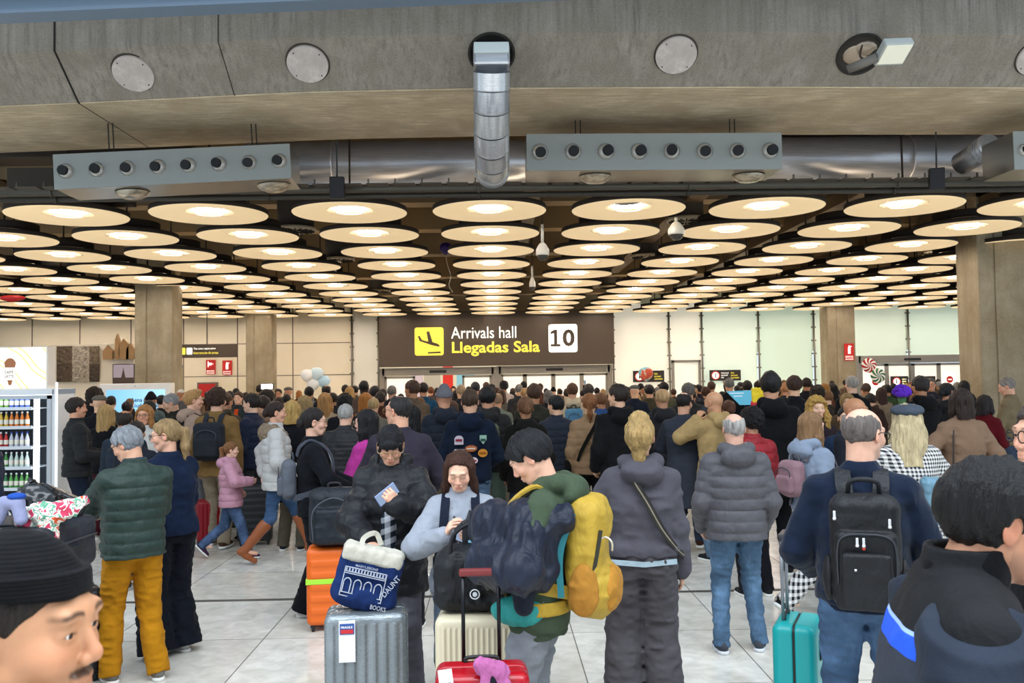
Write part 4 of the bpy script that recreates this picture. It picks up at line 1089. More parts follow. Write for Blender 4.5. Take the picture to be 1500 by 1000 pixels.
def body_ops(p, hands=True, det=1, nose=1.0, jaw=1.0):
    f, b = p.fem, p.build; ly = p.ly; ops = []
    w = .9 if f else 1
    K = [(.88, p.P.x, 0, .13, .085), (.95, p.P.x, 0, .15*b, .098*b), (1.08, p.P.x*.5, ly(1.08), .125*b*w, .085*b), (1.25, 0, ly(1.25), .15*b*w, .10*b), (1.38, 0, ly(1.38)-.005, .155*w, .088), (1.455, 0, ly(1.45)-.01, .09, .06)]
    ops.append(add(loft(K), 0))
    for S in (p.SL, p.SR): ops.append(add(cone(p.N+Vector((0, 0, -.045)), S, .045, .045), .03))
    for S, E, W in ((p.SL, p.EL, p.WL), (p.SR, p.ER, p.WR)):
        ops.append(add(cone(S, E, .046, .036), .02)); ops.append(add(cone(E, W, .036, .024), .02))
    for Hh, K_, A_ in ((p.HL, p.KL, p.AL), (p.HR, p.KR, p.AR)):
        ops.append(add(cone(Hh, K_, .07, .048), .03)); ops.append(add(cone(K_, A_, .046, .032), .02))
    for A_, fy in ((p.AL, p.footl), (p.AR, p.footr)):
        ops.append(add(cone(A_+Vector((0, 0, -.02)), A_+Vector((0, .12, -.045)), .03, .022), .02))
    ops += head_ops(p, det, nose, jaw)
    if hands:
        ops += hand_ops(p, 'L'); ops += hand_ops(p, 'R')
    return ops
def foldfn(amp, sc=(.11, .11, .075), seed=3, fine=.4):
    def d(F):
        a = F.noise(sc, seed); b = F.noise(tuple(s*.45 for s in sc), seed+5)
        F.D += amp*((np.abs(a)-.3)*1.5+fine*b)
    return d
def jacket_ops(p, t=.022, hem=.84, style='plain', flare=0, sleeve=1.0, collar='stand', q=None, hood=False, arms=True, open_=False, sl_t=None, cuffs=True):
    f, b, ly = p.fem, p.build, p.ly; ops = []
    w = .93 if f else 1
    bl = p.belly
    qt = (q[0], q[1], .1) if q else None; st = sl_t if sl_t is not None else t
    hipw = .163*b+(.01 if f else 0)
    K = [(hem, p.P.x, bl*.3, hipw+t+flare, .115*b+t+flare*.8+bl*.6)]
    if hem < .93: K.append((.95, p.P.x, bl*.5, hipw+t*.9+flare*.4, .118*b+t+flare*.3+bl*.8))
    K += [(1.08, p.P.x*.5, ly(1.08)+bl*.6, (.142*b*w+t) if f else .155*b+t, .10*b+t+bl), (1.25, 0, ly(1.25)+bl*.3, .172*b*w+t, .115*b+t+(.012 if f else 0)+bl*.4),
          (1.37, 0, ly(1.37)-.004, .176*w*(.5+.5*b)+t, .103+t), (1.44, 0, ly(1.44)-.01, .12*w+t*.8, .08+t*.7), (1.49, 0, ly(1.49)-.012, .07+t*.3, .066+t*.3)]
    ops.append(add(loft(K, 2.4, qt), 0))
    for S in (p.SL, p.SR):
        ops.append(add(cone(p.N+Vector((0, 0, -.03)), S+Vector((0, 0, .008)), .040+t*.5, .044+t*.7), .045))
    if arms:
        for S, E, W in ((p.SL, p.EL, p.WL), (p.SR, p.ER, p.WR)):
            We = E.lerp(W, sleeve*.97)
            qq = (q[0], q[1]*.8, .3) if q else None
            ops.append(add(cone(S, E, .049+st*.85, .043+st*.9, None, qq), .022)); ops.append(add(cone(E, We, .044+st, .031+st*.85, None, qq), .02 if not q else .012))
            d = (We-E).normalized()
            if cuffs and style in ('hoodie', 'knit'): ops.append(add(cone(We-d*.06, We-d*.015, .036+st*.3, .036+st*.3), .008))
    nz = p.N
    if collar == 'stand': ops.append(add(loft([(1.45, 0, ly(1.47)-.01, .075+t*.3, .072+t*.3), (1.535, 0, ly(1.53)-.004, .069+t*.2, .068+t*.2)]), .012))
    if collar == 'fold':
        ops.append(add(loft([(1.455, 0, ly(1.47)-.012, .088+t*.3, .083+t*.3), (1.49, 0, ly(1.5)-.01, .082+t*.3, .078+t*.3), (1.525, 0, ly(1.53)-.006, .066+t*.2, .066+t*.2)]), .006))
    if hood:
        o = Vector((0, nz.y, 0))
        ops.append(add(tf(ell((0, 0, 0), (.115+t*.4, .06+t*.3, .085)), Matrix.Translation(o+Vector((0, -.098-t*.6, 1.445))) @ Matrix.Rotation(.35, 4, 'X')), .018))
        for s in (-1, 1): ops.append(add(cone(o+Vector((s*.055, .06, 1.475)), o+Vector((s*.09, -.045, 1.505)), .022+t*.3, .034+t*.3), .02)); 
        for s in (-1, 1): ops.append(add(cone(o+Vector((s*.09, -.045, 1.505)), o+Vector((s*.045, -.11, 1.495)), .034+t*.3, .036+t*.3), .02))
    if style in ('hoodie', 'knit', 'bomber'):
        ops.append(add(loft([(hem-.005, p.P.x, bl*.4, hipw+t*.3, .115*b+t*.4+bl*.6), (hem+.045, p.P.x, bl*.4, hipw+t*.35, .116*b+t*.5+bl*.7)], 2.4), .008))
        ops[0] = add(loft([(hem+.03, p.P.x, bl*.4, hipw+t*.8, .115*b+t+bl*.6), (hem+.07, p.P.x, bl*.4, hipw+t*1.25, .116*b+t*1.25+bl*.7)]+K[1:], 2.4, qt), 0)
    # neck hole
    ops.append(cut(cone(p.N+Vector((0, .01, .04)), p.H @ Vector((0, -.01, -.02)), .058 if not f else .052, .075), .006))
    return ops
def pants_ops(p, t=.014, wide=0, hemz=None, straight=0):
    b = p.build; ops = [add(loft([(.83, p.P.x, 0, .13*b+t, .085*b+t), (.88, p.P.x, 0, .155*b+t, .105*b+t), (.95, p.P.x, -.004, .158*b+t, .112*b+t), (1.05, p.P.x*.6, p.ly(1.05), .142*b+t, .1*b+t+p.belly*.5)]), 0)]
    for Hh, K_, A_, s in ((p.HL, p.KL, p.AL, -1), (p.HR, p.KR, p.AR, 1)):
        kn = K_; d = (A_-K_).normalized(); e = A_+d*.03
        ops.append(add(cone(Hh+Vector((0, -.012, 0)), kn, .083*b+t, .056+t+wide*.5+straight*.5), .025))
        ops.append(add(cone(kn, e+d*.12, .055+t+wide*.5+straight*.5, .042+t+wide+straight), .03))
        sh = A_+d*(.045 if hemz is None else hemz); L_ = .15 if hemz is None or hemz > 0 else .35
        # trim at the hem, only near this leg
        ops.append(cut(tf(box((0, 0, L_), (.105+wide, .12+wide, L_), .005), Matrix.Translation(sh) @ d.to_track_quat('Z', 'Y').to_matrix().to_4x4()), .004))
    return ops
def shoe_ops(A_, d, yaw=0, pitch=0, boot=0, s=1.0):
    Mx = Matrix.Translation(A_) @ Matrix.Rotation(yaw, 4, 'Z') @ Matrix.Rotation(pitch, 4, 'X')
    o = [add(cone((0, -.035, -.04), (0, .06, -.048), .037, .036), 0), add(cone((0, .05, -.052), (.0, .15, -.062), .041, .03), .02), add(cone((0, -.02, -.03), (0, -.015, .0+boot), .036, .035+boot*.1), .02)]
    if boot: o.append(cut(cone((0, -.01, boot+.03), (0, -.01, boot+.08), .03, .04), .004))
    o.append(cut(box((0, .05, -.2), (.2, .3, .115), .001), .006))
    sole = [add(cone((0, -.035, -.075), (0, .05, -.075), .042, .04, ((0, 0, 1), 1)), 0), add(cone((0, .04, -.075), (0, .15, -.075), .046, .034), .01), cut(box((0, .05, -.2), (.2, .3, .11), .001), .0), cut(box((0, .05, .03), (.2, .3, .095), .001), .0)]
    f = lambda ops: [(k, tf(pr, Mx), kk) for k, pr, kk in ops]
    return f(o), f(sole)
# ---- hair, modelled in the head frame
def hair_ops(style):
    E = lambda t, z=0: ell((0, -.016, .03+z), (.0775+t, .099+t, .09+t))
    front = plane((0, .078, .068), (0, .76, -.65)); temple = plane((0, .05, .03), (0, 1, -.25))
    nape = plane((0, -.06, -.062), (0, .35, -1))
    ear = [cut(ell((s*.085, .004, -.008), (.02, .024, .034)), .006) for s in (-1, 1)]
    if style in ('short', 'crop', 'fringe', 'spiky', 'quiff'):
        t = {'short': .014, 'crop': .006, 'fringe': .017, 'spiky': .018, 'quiff': .014}[style]
        o = [add(E(t), 0)]
        if style == 'quiff': o.append(add(ell((0, .045, .108), (.055, .05, .03)), .02))
        if style == 'fringe': return [add(E(t), 0), keep(plane((0, .05, .028), (0, .62, -.78)), .008), keep(plane((0, -.06, -.045), (0, .45, -1)), .01)]+ear
        return o+[keep(front, .008), keep(nape, .01)]+ear
    if style == 'balding':
        return [add(E(.006), 0), keep(plane((0, .045, .06), (0, 1, -.3)), .01), keep(nape, .01), cut(ell((0, .008, .125), (.063, .096, .066)), .02)]+ear
    if style == 'monk':
        return [add(E(.004), 0), keep(plane((0, .03, .06), (0, 1, -.2)), .01), keep(nape, .01), cut(ell((0, -.008, .13), (.072, .112, .088)), .025)]+ear
    if style == 'thin':
        return [add(E(.005), 0), keep(plane((0, .05, .09), (0, .8, -.6)), .01), keep(nape, .01), cut(ell((0, -.03, .14), (.04, .05, .04)), .02)]+ear
    if style in ('curly', 'afro'):
        t = .03 if style == 'curly' else .045
        return [add(E(t, .008), 0), keep(plane((0, .085, .055), (0, .76, -.65)), .012), keep(plane((0, -.06, -.07), (0, .35, -1)), .02)]+[cut(ell((s*.09, .03, -.02), (.02, .03, .034)), .01) for s in (-1, 1)]
    if style in ('long', 'longcurly', 'bob', 'longface', 'wavy'):
        L = {'long': -.30, 'longcurly': -.27, 'bob': -.15, 'longface': -.36, 'wavy': -.32}[style]; t = .016 if style != 'longcurly' else .03; c = {'longcurly': .035, 'wavy': .022}.get(style, 0)
        o = [add(E(t), 0), keep(plane((0, .08, .07), (0, .76, -.65)) if style != 'longface' else plane((0, .066, .088), (0, .8, -.6)), .008)]
        o.append(add(loft([(L, 0, -.075, .082+c, .04+c), (L*.5, 0, -.066, .098+c, .055+c), (-.03, 0, -.045, .092+c*.8, .075+c*.5), (.06, 0, -.03, .08, .08)]), .02))
        for s in (-1, 1):
            o.append(add(cone((s*.074, .02, .05), (s*.09, .012, -.09), .02, .026+c*.6, ((0, 1, 0), 1.3)), .02)); o.append(add(cone((s*.09, .012, -.09), (s*.092, .015, L*.85), .026+c*.6, .02+c*.5, ((0, 1, 0), 1.3)), .02))
        o.append(cut(ell((0, .095, -.05), (.058, .085, .11)), .012)); o.append(cut(cone((0, .01, -.05), (0, .04, L-.1), .058, .066), .01))
        return o
    if style in ('pony', 'bun', 'highpony', 'tied'):
        o = [add(E(.010), 0), keep(plane((0, .078, .072), (0, .76, -.65)), .008), keep(nape, .01)]+ear
        if style == 'pony': o += [add(cone((0, -.105, .045), (0, -.145, .02), .018, .026), .01), add(cone((0, -.145, .02), (0, -.135, -.10), .03, .032), .02), add(cone((0, -.135, -.1), (0, -.12, -.2), .032, .012), .02)]
        if style == 'bun': o += [add(ell((0, -.12, .06), (.042, .036, .042)), .008)]
        if style == 'tied': o += [add(ell((0, -.118, -.01), (.045, .035, .045)), .015)]
        if style == 'highpony': o += [add(cone((0, -.09, .105), (0, -.13, .12), .022, .03), .01), add(cone((0, -.13, .12), (0, -.165, .02), .045, .06, ((1, 0, 0), 1.25)), .02), add(cone((0, -.165, .02), (0, -.155, -.14), .06, .02, ((1, 0, 0), 1.3)), .03)]
        return o
    if style == 'lowcap': return [add(ell((0, -.018, .04), (.084, .106, .1)), 0), keep(plane((0, 0, .062), (0, -.12, -1)), .006), add(loft([(.058, 0, -.018, .083, .106), (.088, 0, -.018, .081, .103)], 2), .005), cut(ell((0, -.016, .0), (.07, .09, .08)), .004)]
    if style == 'beanie': return [add(ell((0, -.016, .035), (.09, .112, .105)), 0), add(cone((0, -.016, .04), (0, -.02, .12), .088, .05), .04), keep(plane((0, 0, .026), (0, .12, -1)), .006), add(loft([(.022, 0, -.014, .093, .115), (.062, 0, -.016, .092, .113)], 2), .004), cut(ell((0, -.016, .005), (.078, .1, .07)), .004)]
    if style == 'beret': return [add(tf(ell((0, 0, 0), (.115, .125, .048)), Matrix.Translation((0, -.025, .085)) @ Matrix.Rotation(.18, 4, 'X')), 0), add(loft([(.05, 0, -.014, .086, .106), (.085, 0, -.016, .086, .106)], 2), .01), cut(ell((0, -.016, .03), (.076, .097, .085)), .004)]
    if style == 'flatcap': return [add(ell((0, -.01, .068), (.093, .118, .055)), 0), add(tf(ell((0, 0, 0), (.072, .045, .012)), Matrix.Translation((0, .105, .058)) @ Matrix.Rotation(-.2, 4, 'X')), .015), keep(plane((0, 0, .045), (0, -.1, -1)), .006)]
    if style == 'cap': return [add(ell((0, -.014, .045), (.087, .108, .088)), 0), keep(plane((0, 0, .05), (0, -.1, -1)), .004), add(tf(ell((0, 0, 0), (.068, .06, .009)), Matrix.Translation((0, .115, .055)) @ Matrix.Rotation(-.15, 4, 'X')), .006)]
    if style == 'hoodup': return [add(E(.03), 0), add(cone((0, -.04, -.02), (0, -.06, -.12), .09, .085), .03), cut(ell((0, .1, -.005), (.068, .085, .095)), .01)]
    return None
def hair_disp(style):
    def d(F):
        if style in ('curly', 'afro', 'longcurly'): F.D += .012*F.noise((.022, .022, .022), 4)+.006*F.noise((.011, .011, .011), 9)
        elif style == 'wavy': F.D += .010*F.noise((.03, .03, .10), 4)+.005*F.noise((.013, .013, .05), 9)
        elif style == 'fur': F.D += .014*F.noise((.013, .013, .02), 4)
        elif style in ('beanie', 'beret', 'flatcap', 'cap', 'hoodup', 'lowcap'): F.D += .002*F.noise((.03, .03, .03), 2)
        elif style == 'spiky': F.D += .007*F.noise((.014, .014, .03), 2)
        else: F.D += .005*F.noise((.011, .011, .06), 4)+.005*F.noise((.028, .028, .07), 8)
    return d
HATS = ('beanie', 'beret', 'flatcap', 'cap', 'hoodup')
_hm = {}
def hair_mesh(style, h):
    k = (style, h)
    if k not in _hm: _hm[k] = sdf_mesh('hair', hair_ops(style), h, hair_disp(style))
    return _hm[k]
_eye = None
def add_eyes(root, p, col='3a2414', down=0.0):
    global _eye
    if _eye is None:
        bm = bmesh.new(); bmesh.ops.create_uvsphere(bm, u_segments=20, v_segments=14, radius=.0118)
        for f in bm.faces: f.smooth = True
        _eye = bpy.data.meshes.new('eye'); bm.to_mesh(_eye); bm.free()
    for s in (-1, 1):
        link('eye', _eye, eyem(col), root, p.H @ Matrix.Translation((s*.031, .0735, .0065)) @ Matrix.Rotation(-.1-down*.5, 4, 'X'))
def glasses(root, p, mat, r=.021, thin=.0024, rect=False):
    m = MB(); y = .105
    for s in (-1, 1):
        c = s*.033; n = 20
        pts = [(c+r*(1.12 if rect else 1)*math.copysign(abs(math.cos(t))**(.6 if rect else 1), math.cos(t)), y, .005+r*(.8 if rect else 1)*math.copysign(abs(math.sin(t))**(.6 if rect else 1), math.sin(t))) for t in np.linspace(0, 2*PI, n+1)]
        m.tube(pts, thin, seg=5, cap=False)
        m.tube([(s*(.033+r), y, .01), (s*.078, .085, .012), (s*.087, -.0, .014), (s*.086, -.02, .004)], thin, seg=5)
    m.tube([(-.033+r, y, .01), (0, y+.003, .013), (.033-r, y, .01)], thin, seg=5)
    return m.build('glasses', mat, root, p.H)
_cm = {}
def cache(key, fn):
    if key is None: return fn()
    if key not in _cm: _cm[key] = fn()
    return _cm[key]
def person(loc, yaw, H, p, label, skinc='c99a7c', hair=('short', '2a1c12'), top=None, bottom=None, shoes='2a2a2c', q=1, key=None, cat='person', group=None, hands=(True, True),
           extra_hair=None, hat=None, eyes=False, brow=None, glass=None, stub=0, mst=0, sole='e6e4de', feet=True, nose=1.0, jaw=1.0, hh=None, eyedown=0, faceh=None, boot=0, rect=False):
    """top/bottom: dict(kind..., mat=...)"""
    hq = {0: (.017, .011, None), 1: (.012, .0055, .0045), 2: (.011, .0035, .0035)}[q]
    def mk():
        zones = []
        if q >= 0:
            c = p.H.translation; r = .15
            zones.append((np.array(c)-np.array((.115, .135, .15)), np.array(c)+np.array((.115, .15, .15)), faceh or hq[1]))
        if hq[2]:
            for sd, on in zip('LR', hands):
                if on:
                    Mh, W = p.hand_m(sd); cc = np.array(W+Mh.to_3x3() @ Vector((.06, 0, .01))); zones.append((cc-.115, cc+.115, hq[2]))
        ops = body_ops(p, True, 1 if q else 1, nose, jaw)
        return sdf_mesh('person', ops, hq[0], None, zones, feat_fn(p, stub, mst))
    me = cache(None if key is None else ('b', key, q, stub, mst), mk)
    hc = hair[1] if hair and hair[1] else '2a1c12'
    root = link('person', me, skin(skinc, brow or (hc if hair and hair[0] else '5a4030')))
    root.location = loc; root.rotation_euler = (0, 0, yaw); root.scale = (H/1.75,)*3
    tag(root, label, cat, group)
    root['_'] = 0; del root['_']
    hs = {0: .008, 1: .0055, 2: .004}[q] if hh is None else hh
    if hair and hair[0]:
        for st in (hair[0] if isinstance(hair[0], tuple) else (hair[0],)):
            link('hair', hair_mesh(st, hs), hairm(hair[1], curly=st in ('curly', 'afro', 'longcurly')), root, p.H)
    if hat: link('hat' if hat[0] != 'hoodup' else 'hood', hair_mesh(hat[0], hs), hat[1], root, p.H)
    if eyes: add_eyes(root, p, down=eyedown)
    if glass: glasses(root, p, glass, rect=rect)
    ch = {0: .016, 1: .0095, 2: .008}[q]
    if top:
        T_ = dict(top); mat = T_.pop('mat'); seed = T_.pop('seed', 3); fold = T_.pop('fold', .006); nm = T_.pop('name', 'jacket'); zip_ = T_.pop('zip', None); hh2 = T_.pop('h', ch)
        me = cache(None if key is None else ('t', key, q, str(sorted(T_.items())), fold), lambda: sdf_mesh(nm, jacket_ops(p, **T_), hh2, foldfn(fold, seed=seed)))
        link(nm, me, mat, root)
    if bottom:
        B_ = dict(bottom); mat = B_.pop('mat'); nm = B_.pop('name', 'trousers'); fold = B_.pop('fold', .006)
        me = cache(None if key is None else ('p', key, q, str(sorted(B_.items())), fold), lambda: sdf_mesh(nm, pants_ops(p, **B_), ch, foldfn(fold, (.09, .09, .05), 11)))
        link(nm, me, mat, root)
    if shoes and feet:
        for sd, A_, K_, ov in (('L', p.AL, p.KL, p.fl), ('R', p.AR, p.KR, p.fr)):
            yw, pt = ov or ((.12 if sd == 'L' else -.12), 0)
            def mks():
                a, b = shoe_ops(A_, None, yw, pt, boot)
                return sdf_mesh('shoe', a, .008 if q else .014), sdf_mesh('sole', b, .007 if q else .014)
            a, b = cache(None if key is None else ('s', key, q, sd), mks)
            s_ = link('shoe', a, cloth(shoes, rough=.7), root)
            if q: link('sole', b, plain(sole, .7), s_)
    return root
# ================================================================== CROWD
D = math.radians
taken = []
def free(x, y, r=.56):
    return all((x-a)**2+(y-b)**2 > r*r for a, b in taken)
def gp(px, Y):
    """ground point under pixel column px at depth Y"""
    p = at(px, hor(px), Y); return Vector((p.x, Y, 0))
POSES = {
 'down': dict(), 'front': dict(wl=(-.10, .27, 1.10), wr=(.12, .25, 1.08), pl=(-.7, -1, -.5), pr=(.7, -1, -.5)),
 'pocket': dict(wl=(-.22, .12, .91), wr=(.22, .12, .91), pl=(-.45, -1, 0), pr=(.45, -1, 0)),
 'look': dict(wl=(-.07, .3, 1.2), wr=(.10, .28, 1.12), pl=(-1, -.3, -.7), pr=(1, -.3, -.7), head=(0, -.35, 0)),
 'ear': dict(wl=(-.115, .09, 1.56), pl=(-.8, .5, -.6), wr=(.2, .1, .95)),
 'raise': dict(wr=(.10, .2, 1.93), pr=(1, .3, -.1), wl=(-.1, .27, 1.1)),
}
_pc = {}
def pose(name, fem, turn=0):
    k = (name, fem, turn)
    if k not in _pc:
        d = dict(POSES[name]); h = list(d.get('head', (0, 0, 0))); h[0] = turn; d['head'] = tuple(h); _pc[k] = Pose(fem=fem, **d)
    return _pc[k]
TOPS = {
 'puffer': dict(t=.036, q=(.085, .012), hood=False, hem=.86), 'pufferhood': dict(t=.036, q=(.085, .012), hood=True, hem=.86),
 'coat': dict(t=.026, hem=.58, flare=.03, collar='fold'), 'hoodie': dict(t=.022, style='hoodie', hood=True, hem=.9), 'plain': dict(t=.017, hem=.88),
 'jacket': dict(t=.026, hem=.86, collar='fold'), 'parka': dict(t=.034, hem=.76, hood=True), 'vest': dict(t=.04, q=(.085, .012), hem=.86, arms=False)}
PANTS = ['23262d', '1b1c20', '33435a', '2b3a52', '6b6252', '3d3d40', '8a7c64']
SK = ['d8a988', 'c99a7c', 'b98566', 'dcb094', 'a87452', 'c68f70']
HWD = {'long': .20, 'longface': .20, 'bob': .20, 'curly': .21, 'afro': .25, 'longcurly': .26, 'fringe': .185, 'beanie': .185, 'flatcap': .19, 'hoodup': .22, None: .155, 'balding': .168, 'crop': .166, 'thin': .162}
def crowd(px, y, hw, fem, hair, hc, top, tc, yaw, label, ps='down', turn=0, pants=None, skinc=None, q=None, group=None, hat=None, fixedY=None, eyes=None, scan=True, bag=None, minY=8.2, bald=False, glass=None):
    st = hat[0] if hat else hair
    s = hw/HWD.get(st, .172); s *= 1.0
    Y0 = fixedY or FPX/s; Y0 = max(Y0, minY)
    lift = {'afro': .045, 'curly': .03, 'longcurly': .03, 'beanie': .02, 'fringe': .015, 'long': .012, 'short': .01, 'hoodup': .025}.get(st, .008)
    best = None
    for dY in (0, .2, -.2, .4, -.4, .7, -.7, 1, -1, 1.4, 1.9, 2.4, 3, 3.6):
        Y = Y0+dY*(1 if Y0 < 20 else 1.6)
        if Y < minY or Y > 36: continue
        g = gp(px, Y)
        if free(g.x, Y): best = (g, Y); break
    if best is None: return None
    g, Y = best; taken.append((g.x, Y))
    H = (CAMZ-(y-hor(px))/FPX*Y-lift)
    H = min(max(H, 1.5 if fem else 1.58), 1.98)
    if q is None: q = 1 if hw >= 16 else 0
    p = pose(ps, fem, turn); t = dict(TOPS[top]); t['mat'] = cloth(tc, kind='nylon' if 'puff' in top or top == 'vest' else 'weave'); t['name'] = {'coat': 'coat', 'hoodie': 'hoodie', 'plain': 'sweater', 'vest': 'vest'}.get(top, 'jacket')
    if top == 'vest': t['arms'] = False
    b = dict(mat=(denim(pants) if pants and pants.startswith('j') else cloth(pants or rnd.choice(PANTS))), wide=.015 if fem else .005) if not (pants and pants[0] == 'j') else dict(mat=denim(pants[1:]))
    face = abs(((yaw+math.degrees(turn)+180) % 360)-180) > 60
    o = person(g, D(yaw), H, p, label, skinc or rnd.choice(SK), (hair, hc) if hair else (None, hc), t, b, shoes=rnd.choice(['222226', '5a4a3c', 'c8c4bc', '30343c']), q=q, key=('c', ps, fem, turn, top), group=group, hat=hat, eyes=(face and hw >= 12) if eyes is None else eyes, glass=glass)
    if top == 'vest':
        tt = dict(TOPS['plain']); tt['mat'] = cloth('2e3440'); me = cache(('vs', ps, fem, turn, q), lambda: sdf_mesh('sweater', jacket_ops(p, t=.014, hem=.9), .011, foldfn(.005))); link('sweater', me, tt['mat'], o)
    return o
# ================================================================== NEAR PEOPLE AND THEIR THINGS
def with_root(o, root):
    o.location = root.location; o.rotation_euler = root.rotation_euler; o.scale = root.scale; return o
def soft(name, ops, h, mat, label, cat, root=None, disp=None, parent=None, group=None):
    me = sdf_mesh(name, ops, h, disp); o = link(name, me, mat, parent)
    if root is not None: with_root(o, root)
    if label: tag(o, label, cat, group)
    return o
def strap_path(sx, t, y0=-.13, zt=1.47, xs=.085, low=1.0):
    return spline([(sx*(xs-.01), y0-t, 1.36), (sx*xs, y0*.75-t, 1.44), (sx*(xs+.003), -.02, zt+t), (sx*(xs+.01), .085+t, 1.41), (sx*(xs+.02), .135+t, 1.28), (sx*(xs+.05), .11+t, 1.12), (sx*(xs+.09), -.02, low+.05), (sx*xs, y0-t-.03, low)], 5)
def strap(parent, sx, t, w, mat, name='shoulder_strap', **k):
    pts = strap_path(sx, t, **k); nr = []
    for p in pts:
        c = Vector((p.x*.6, 0, 1.3)) if p.z > 1.1 else Vector((0, 0, p.z)); nr.append((p-c).normalized())
    m = MB(); m.band(pts, nr, w, .012); return m.build(name, mat, parent)
def backpack(root, label, mat, strapm, w=.15, h=.22, d=.085, cz=1.2, y0=-.17, t=.02, pocket=True, group=None, z0=None, name='backpack', h_=.008):
    ops = [add(box((0, y0-d, cz), (w, d, h), .06), 0), add(ell((0, y0-d*1.3, cz-.02), (w*.95, d*.95, h*.9)), .03)]
    o = soft(name, ops, h_, mat, label, 'backpack', root, foldfn(.004), group=group)
    if pocket:
        me = sdf_mesh('front_pocket', [add(box((0, y0-2*d-.005, cz-h*.3), (w*.78, .035, h*.5), .03), 0)], h_, foldfn(.003)); link('front_pocket', me, mat, o)
    for s in (-1, 1): strap(o, s, t, .055, strapm, y0=-.12)
    m = MB(); m.tube(spline([(-.04, y0-.02, cz+h-.01), (-.03, y0-.03, cz+h+.045), (.03, y0-.03, cz+h+.045), (.04, y0-.02, cz+h-.01)], 5), .009, seg=6); m.build('grab_handle', strapm, o)
    z = MB(); z.tube(spline([(-w*.7, y0-2*d-.03, cz+h*.15), (-w*.6, y0-2*d-.028, cz+h*.45), (0, y0-2*d-.03, cz+h*.62), (w*.6, y0-2*d-.028, cz+h*.45), (w*.7, y0-2*d-.03, cz+h*.15)], 5), .005, seg=5); z.build('zip', plain('3c3e44', .4, .3), o)
    return o
def cross_strap(root, label, mat, t, side=1, w=.035, up_front=True, bag=None, full=False):
    """strap over one shoulder crossing the back to the other hip; drawn hugging the torso"""
    s = side
    pts = spline([(-s*.10, .06+t, 1.46), (-s*.09, -.02, 1.475+t), (-s*.06, -.105-t, 1.42), (s*.02, -.138-t, 1.28), (s*.10, -.13-t, 1.13), (s*.17+t*.5, -.07-t*.5, 1.0), (s*.195+t, .0, .95), (s*.16, .11+t, 1.03), (s*.03, .14+t, 1.22), (-s*.07, .12+t, 1.38), (-s*.10, .06+t, 1.46)], 6)
    nr = [Vector((p.x, p.y*1.2, .6 if p.z > 1.44 else 0)).normalized() for p in pts]
    return pts, nr
HERO = {}
def hero(nm, px, Y, yaw, H, p, label, **k):
    g = gp(px, Y); taken.append((g.x, Y))
    o = person(g, D(yaw), H, p, label, **k); HERO[nm] = (o, p); return o
def nyl(c, **k): return cloth(c, rough=.55, kind='nylon', **k)
EYE = dict(eyes=True)
# ---- man in green puffer and ochre trousers
p = Pose(head=(.75, -.42, 0), wl=(-.16, .42, 1.12), wr=(.12, .36, 1.06), pl=(-1, -.3, -.6), pr=(1, -.4, -.6), curl=(.6, .5), al=(-.13, .06, .09), ar=(.14, -.08, .09), build=1.08, belly=.03, lean=-.05)
green_man = hero('green', 196, 6.1, 38, 1.70, p, 'grey-haired man in dark green puffer jacket and mustard yellow trousers', skinc='d3a184', hair=('short', '8c8f94'), top=dict(t=.034, q=(.075, .011), hem=.86, mat=nyl('2c4038'), fold=.007), bottom=dict(t=.018, straight=.014, mat=cloth('d08c18', var=.18), fold=.010), shoes='8a8378', q=2, eyes=True, glass=plain('1d1d22', .4), brow='777777')
soft('scarf', [add(loft([(1.46, 0, -.015, .09, .085), (1.54, 0, -.012, .085, .082)]), 0), cut(cone((0, 0, 1.4), (0, 0, 1.6), .06, .06), .01)], .007, cloth('33435a'), None, None, None, foldfn(.008), green_man)
# ---- woman in navy next to him
p = Pose(fem=True, head=(.8, -.12, 0), wl=(-.2, .36, 1.14), wr=(.05, .30, 1.10), pl=(-1, -.3, -.6), pr=(1, -.5, -.5), hips=.02, build=1.05, curl=(.5, .5))
navy_woman = hero('navyw', 247, 6.68, 52, 1.71, p, 'woman with glasses, fair ponytail, navy sweatshirt and wide navy trousers', skinc='dba78c', hair=('pony', 'a08258'), top=dict(t=.038, hem=.90, sleeve=.62, mat=cloth('16233c'), collar='fold', fold=.009), bottom=dict(t=.018, wide=.08, hemz=.05, mat=cloth('12161f'), fold=.012), shoes='d9d6cf', q=2, eyes=True, glass=plain('4a2c22', .4))
# ---- yellow-backpack youth (profile left, looking down), and his thing
p = Pose(head=(.12, -.62, 0), wl=(-.15, .21, 1.14), wr=(.12, .28, 1.12), pl=(-1, -.5, -.7), pr=(1, -.5, -.6), lean=-.1, al=(-.1, .02, .09), ar=(.12, -.02, .09), curl=(.5, .5), headfwd=.02, closed=True)
youth = hero('youth', 785, 4.25, 74, 1.75, p, 'black-haired youth in green hoodie and light grey joggers looking down', skinc='d8a68c', hair=('fringe', '0e0e13'), top=dict(t=.022, hem=.80, hood=True, style='hoodie', mat=cloth('4a5844'), fold=.008), bottom=dict(t=.010, wide=.035, straight=.02, mat=cloth('8f9399', var=.15), fold=.012), shoes='dddddd', q=2, faceh=.0038)
yb = cloth('c9a437', rough=.6, kind='nylon', var=.2)
ybm = plain('c08428', .6)
ops = [add(box((0, -.235, 1.17), (.15, .09, .27), .08), 0), add(ell((0, -.29, 1.02), (.155, .10, .14)), .03), add(ell((0, -.27, 1.33), (.13, .09, .12)), .03)]
bp = soft('backpack', ops, .007, yb, 'large yellow hiking backpack with orange lower pockets worn by the youth', 'backpack', youth, foldfn(.010, (.08, .08, .06)))
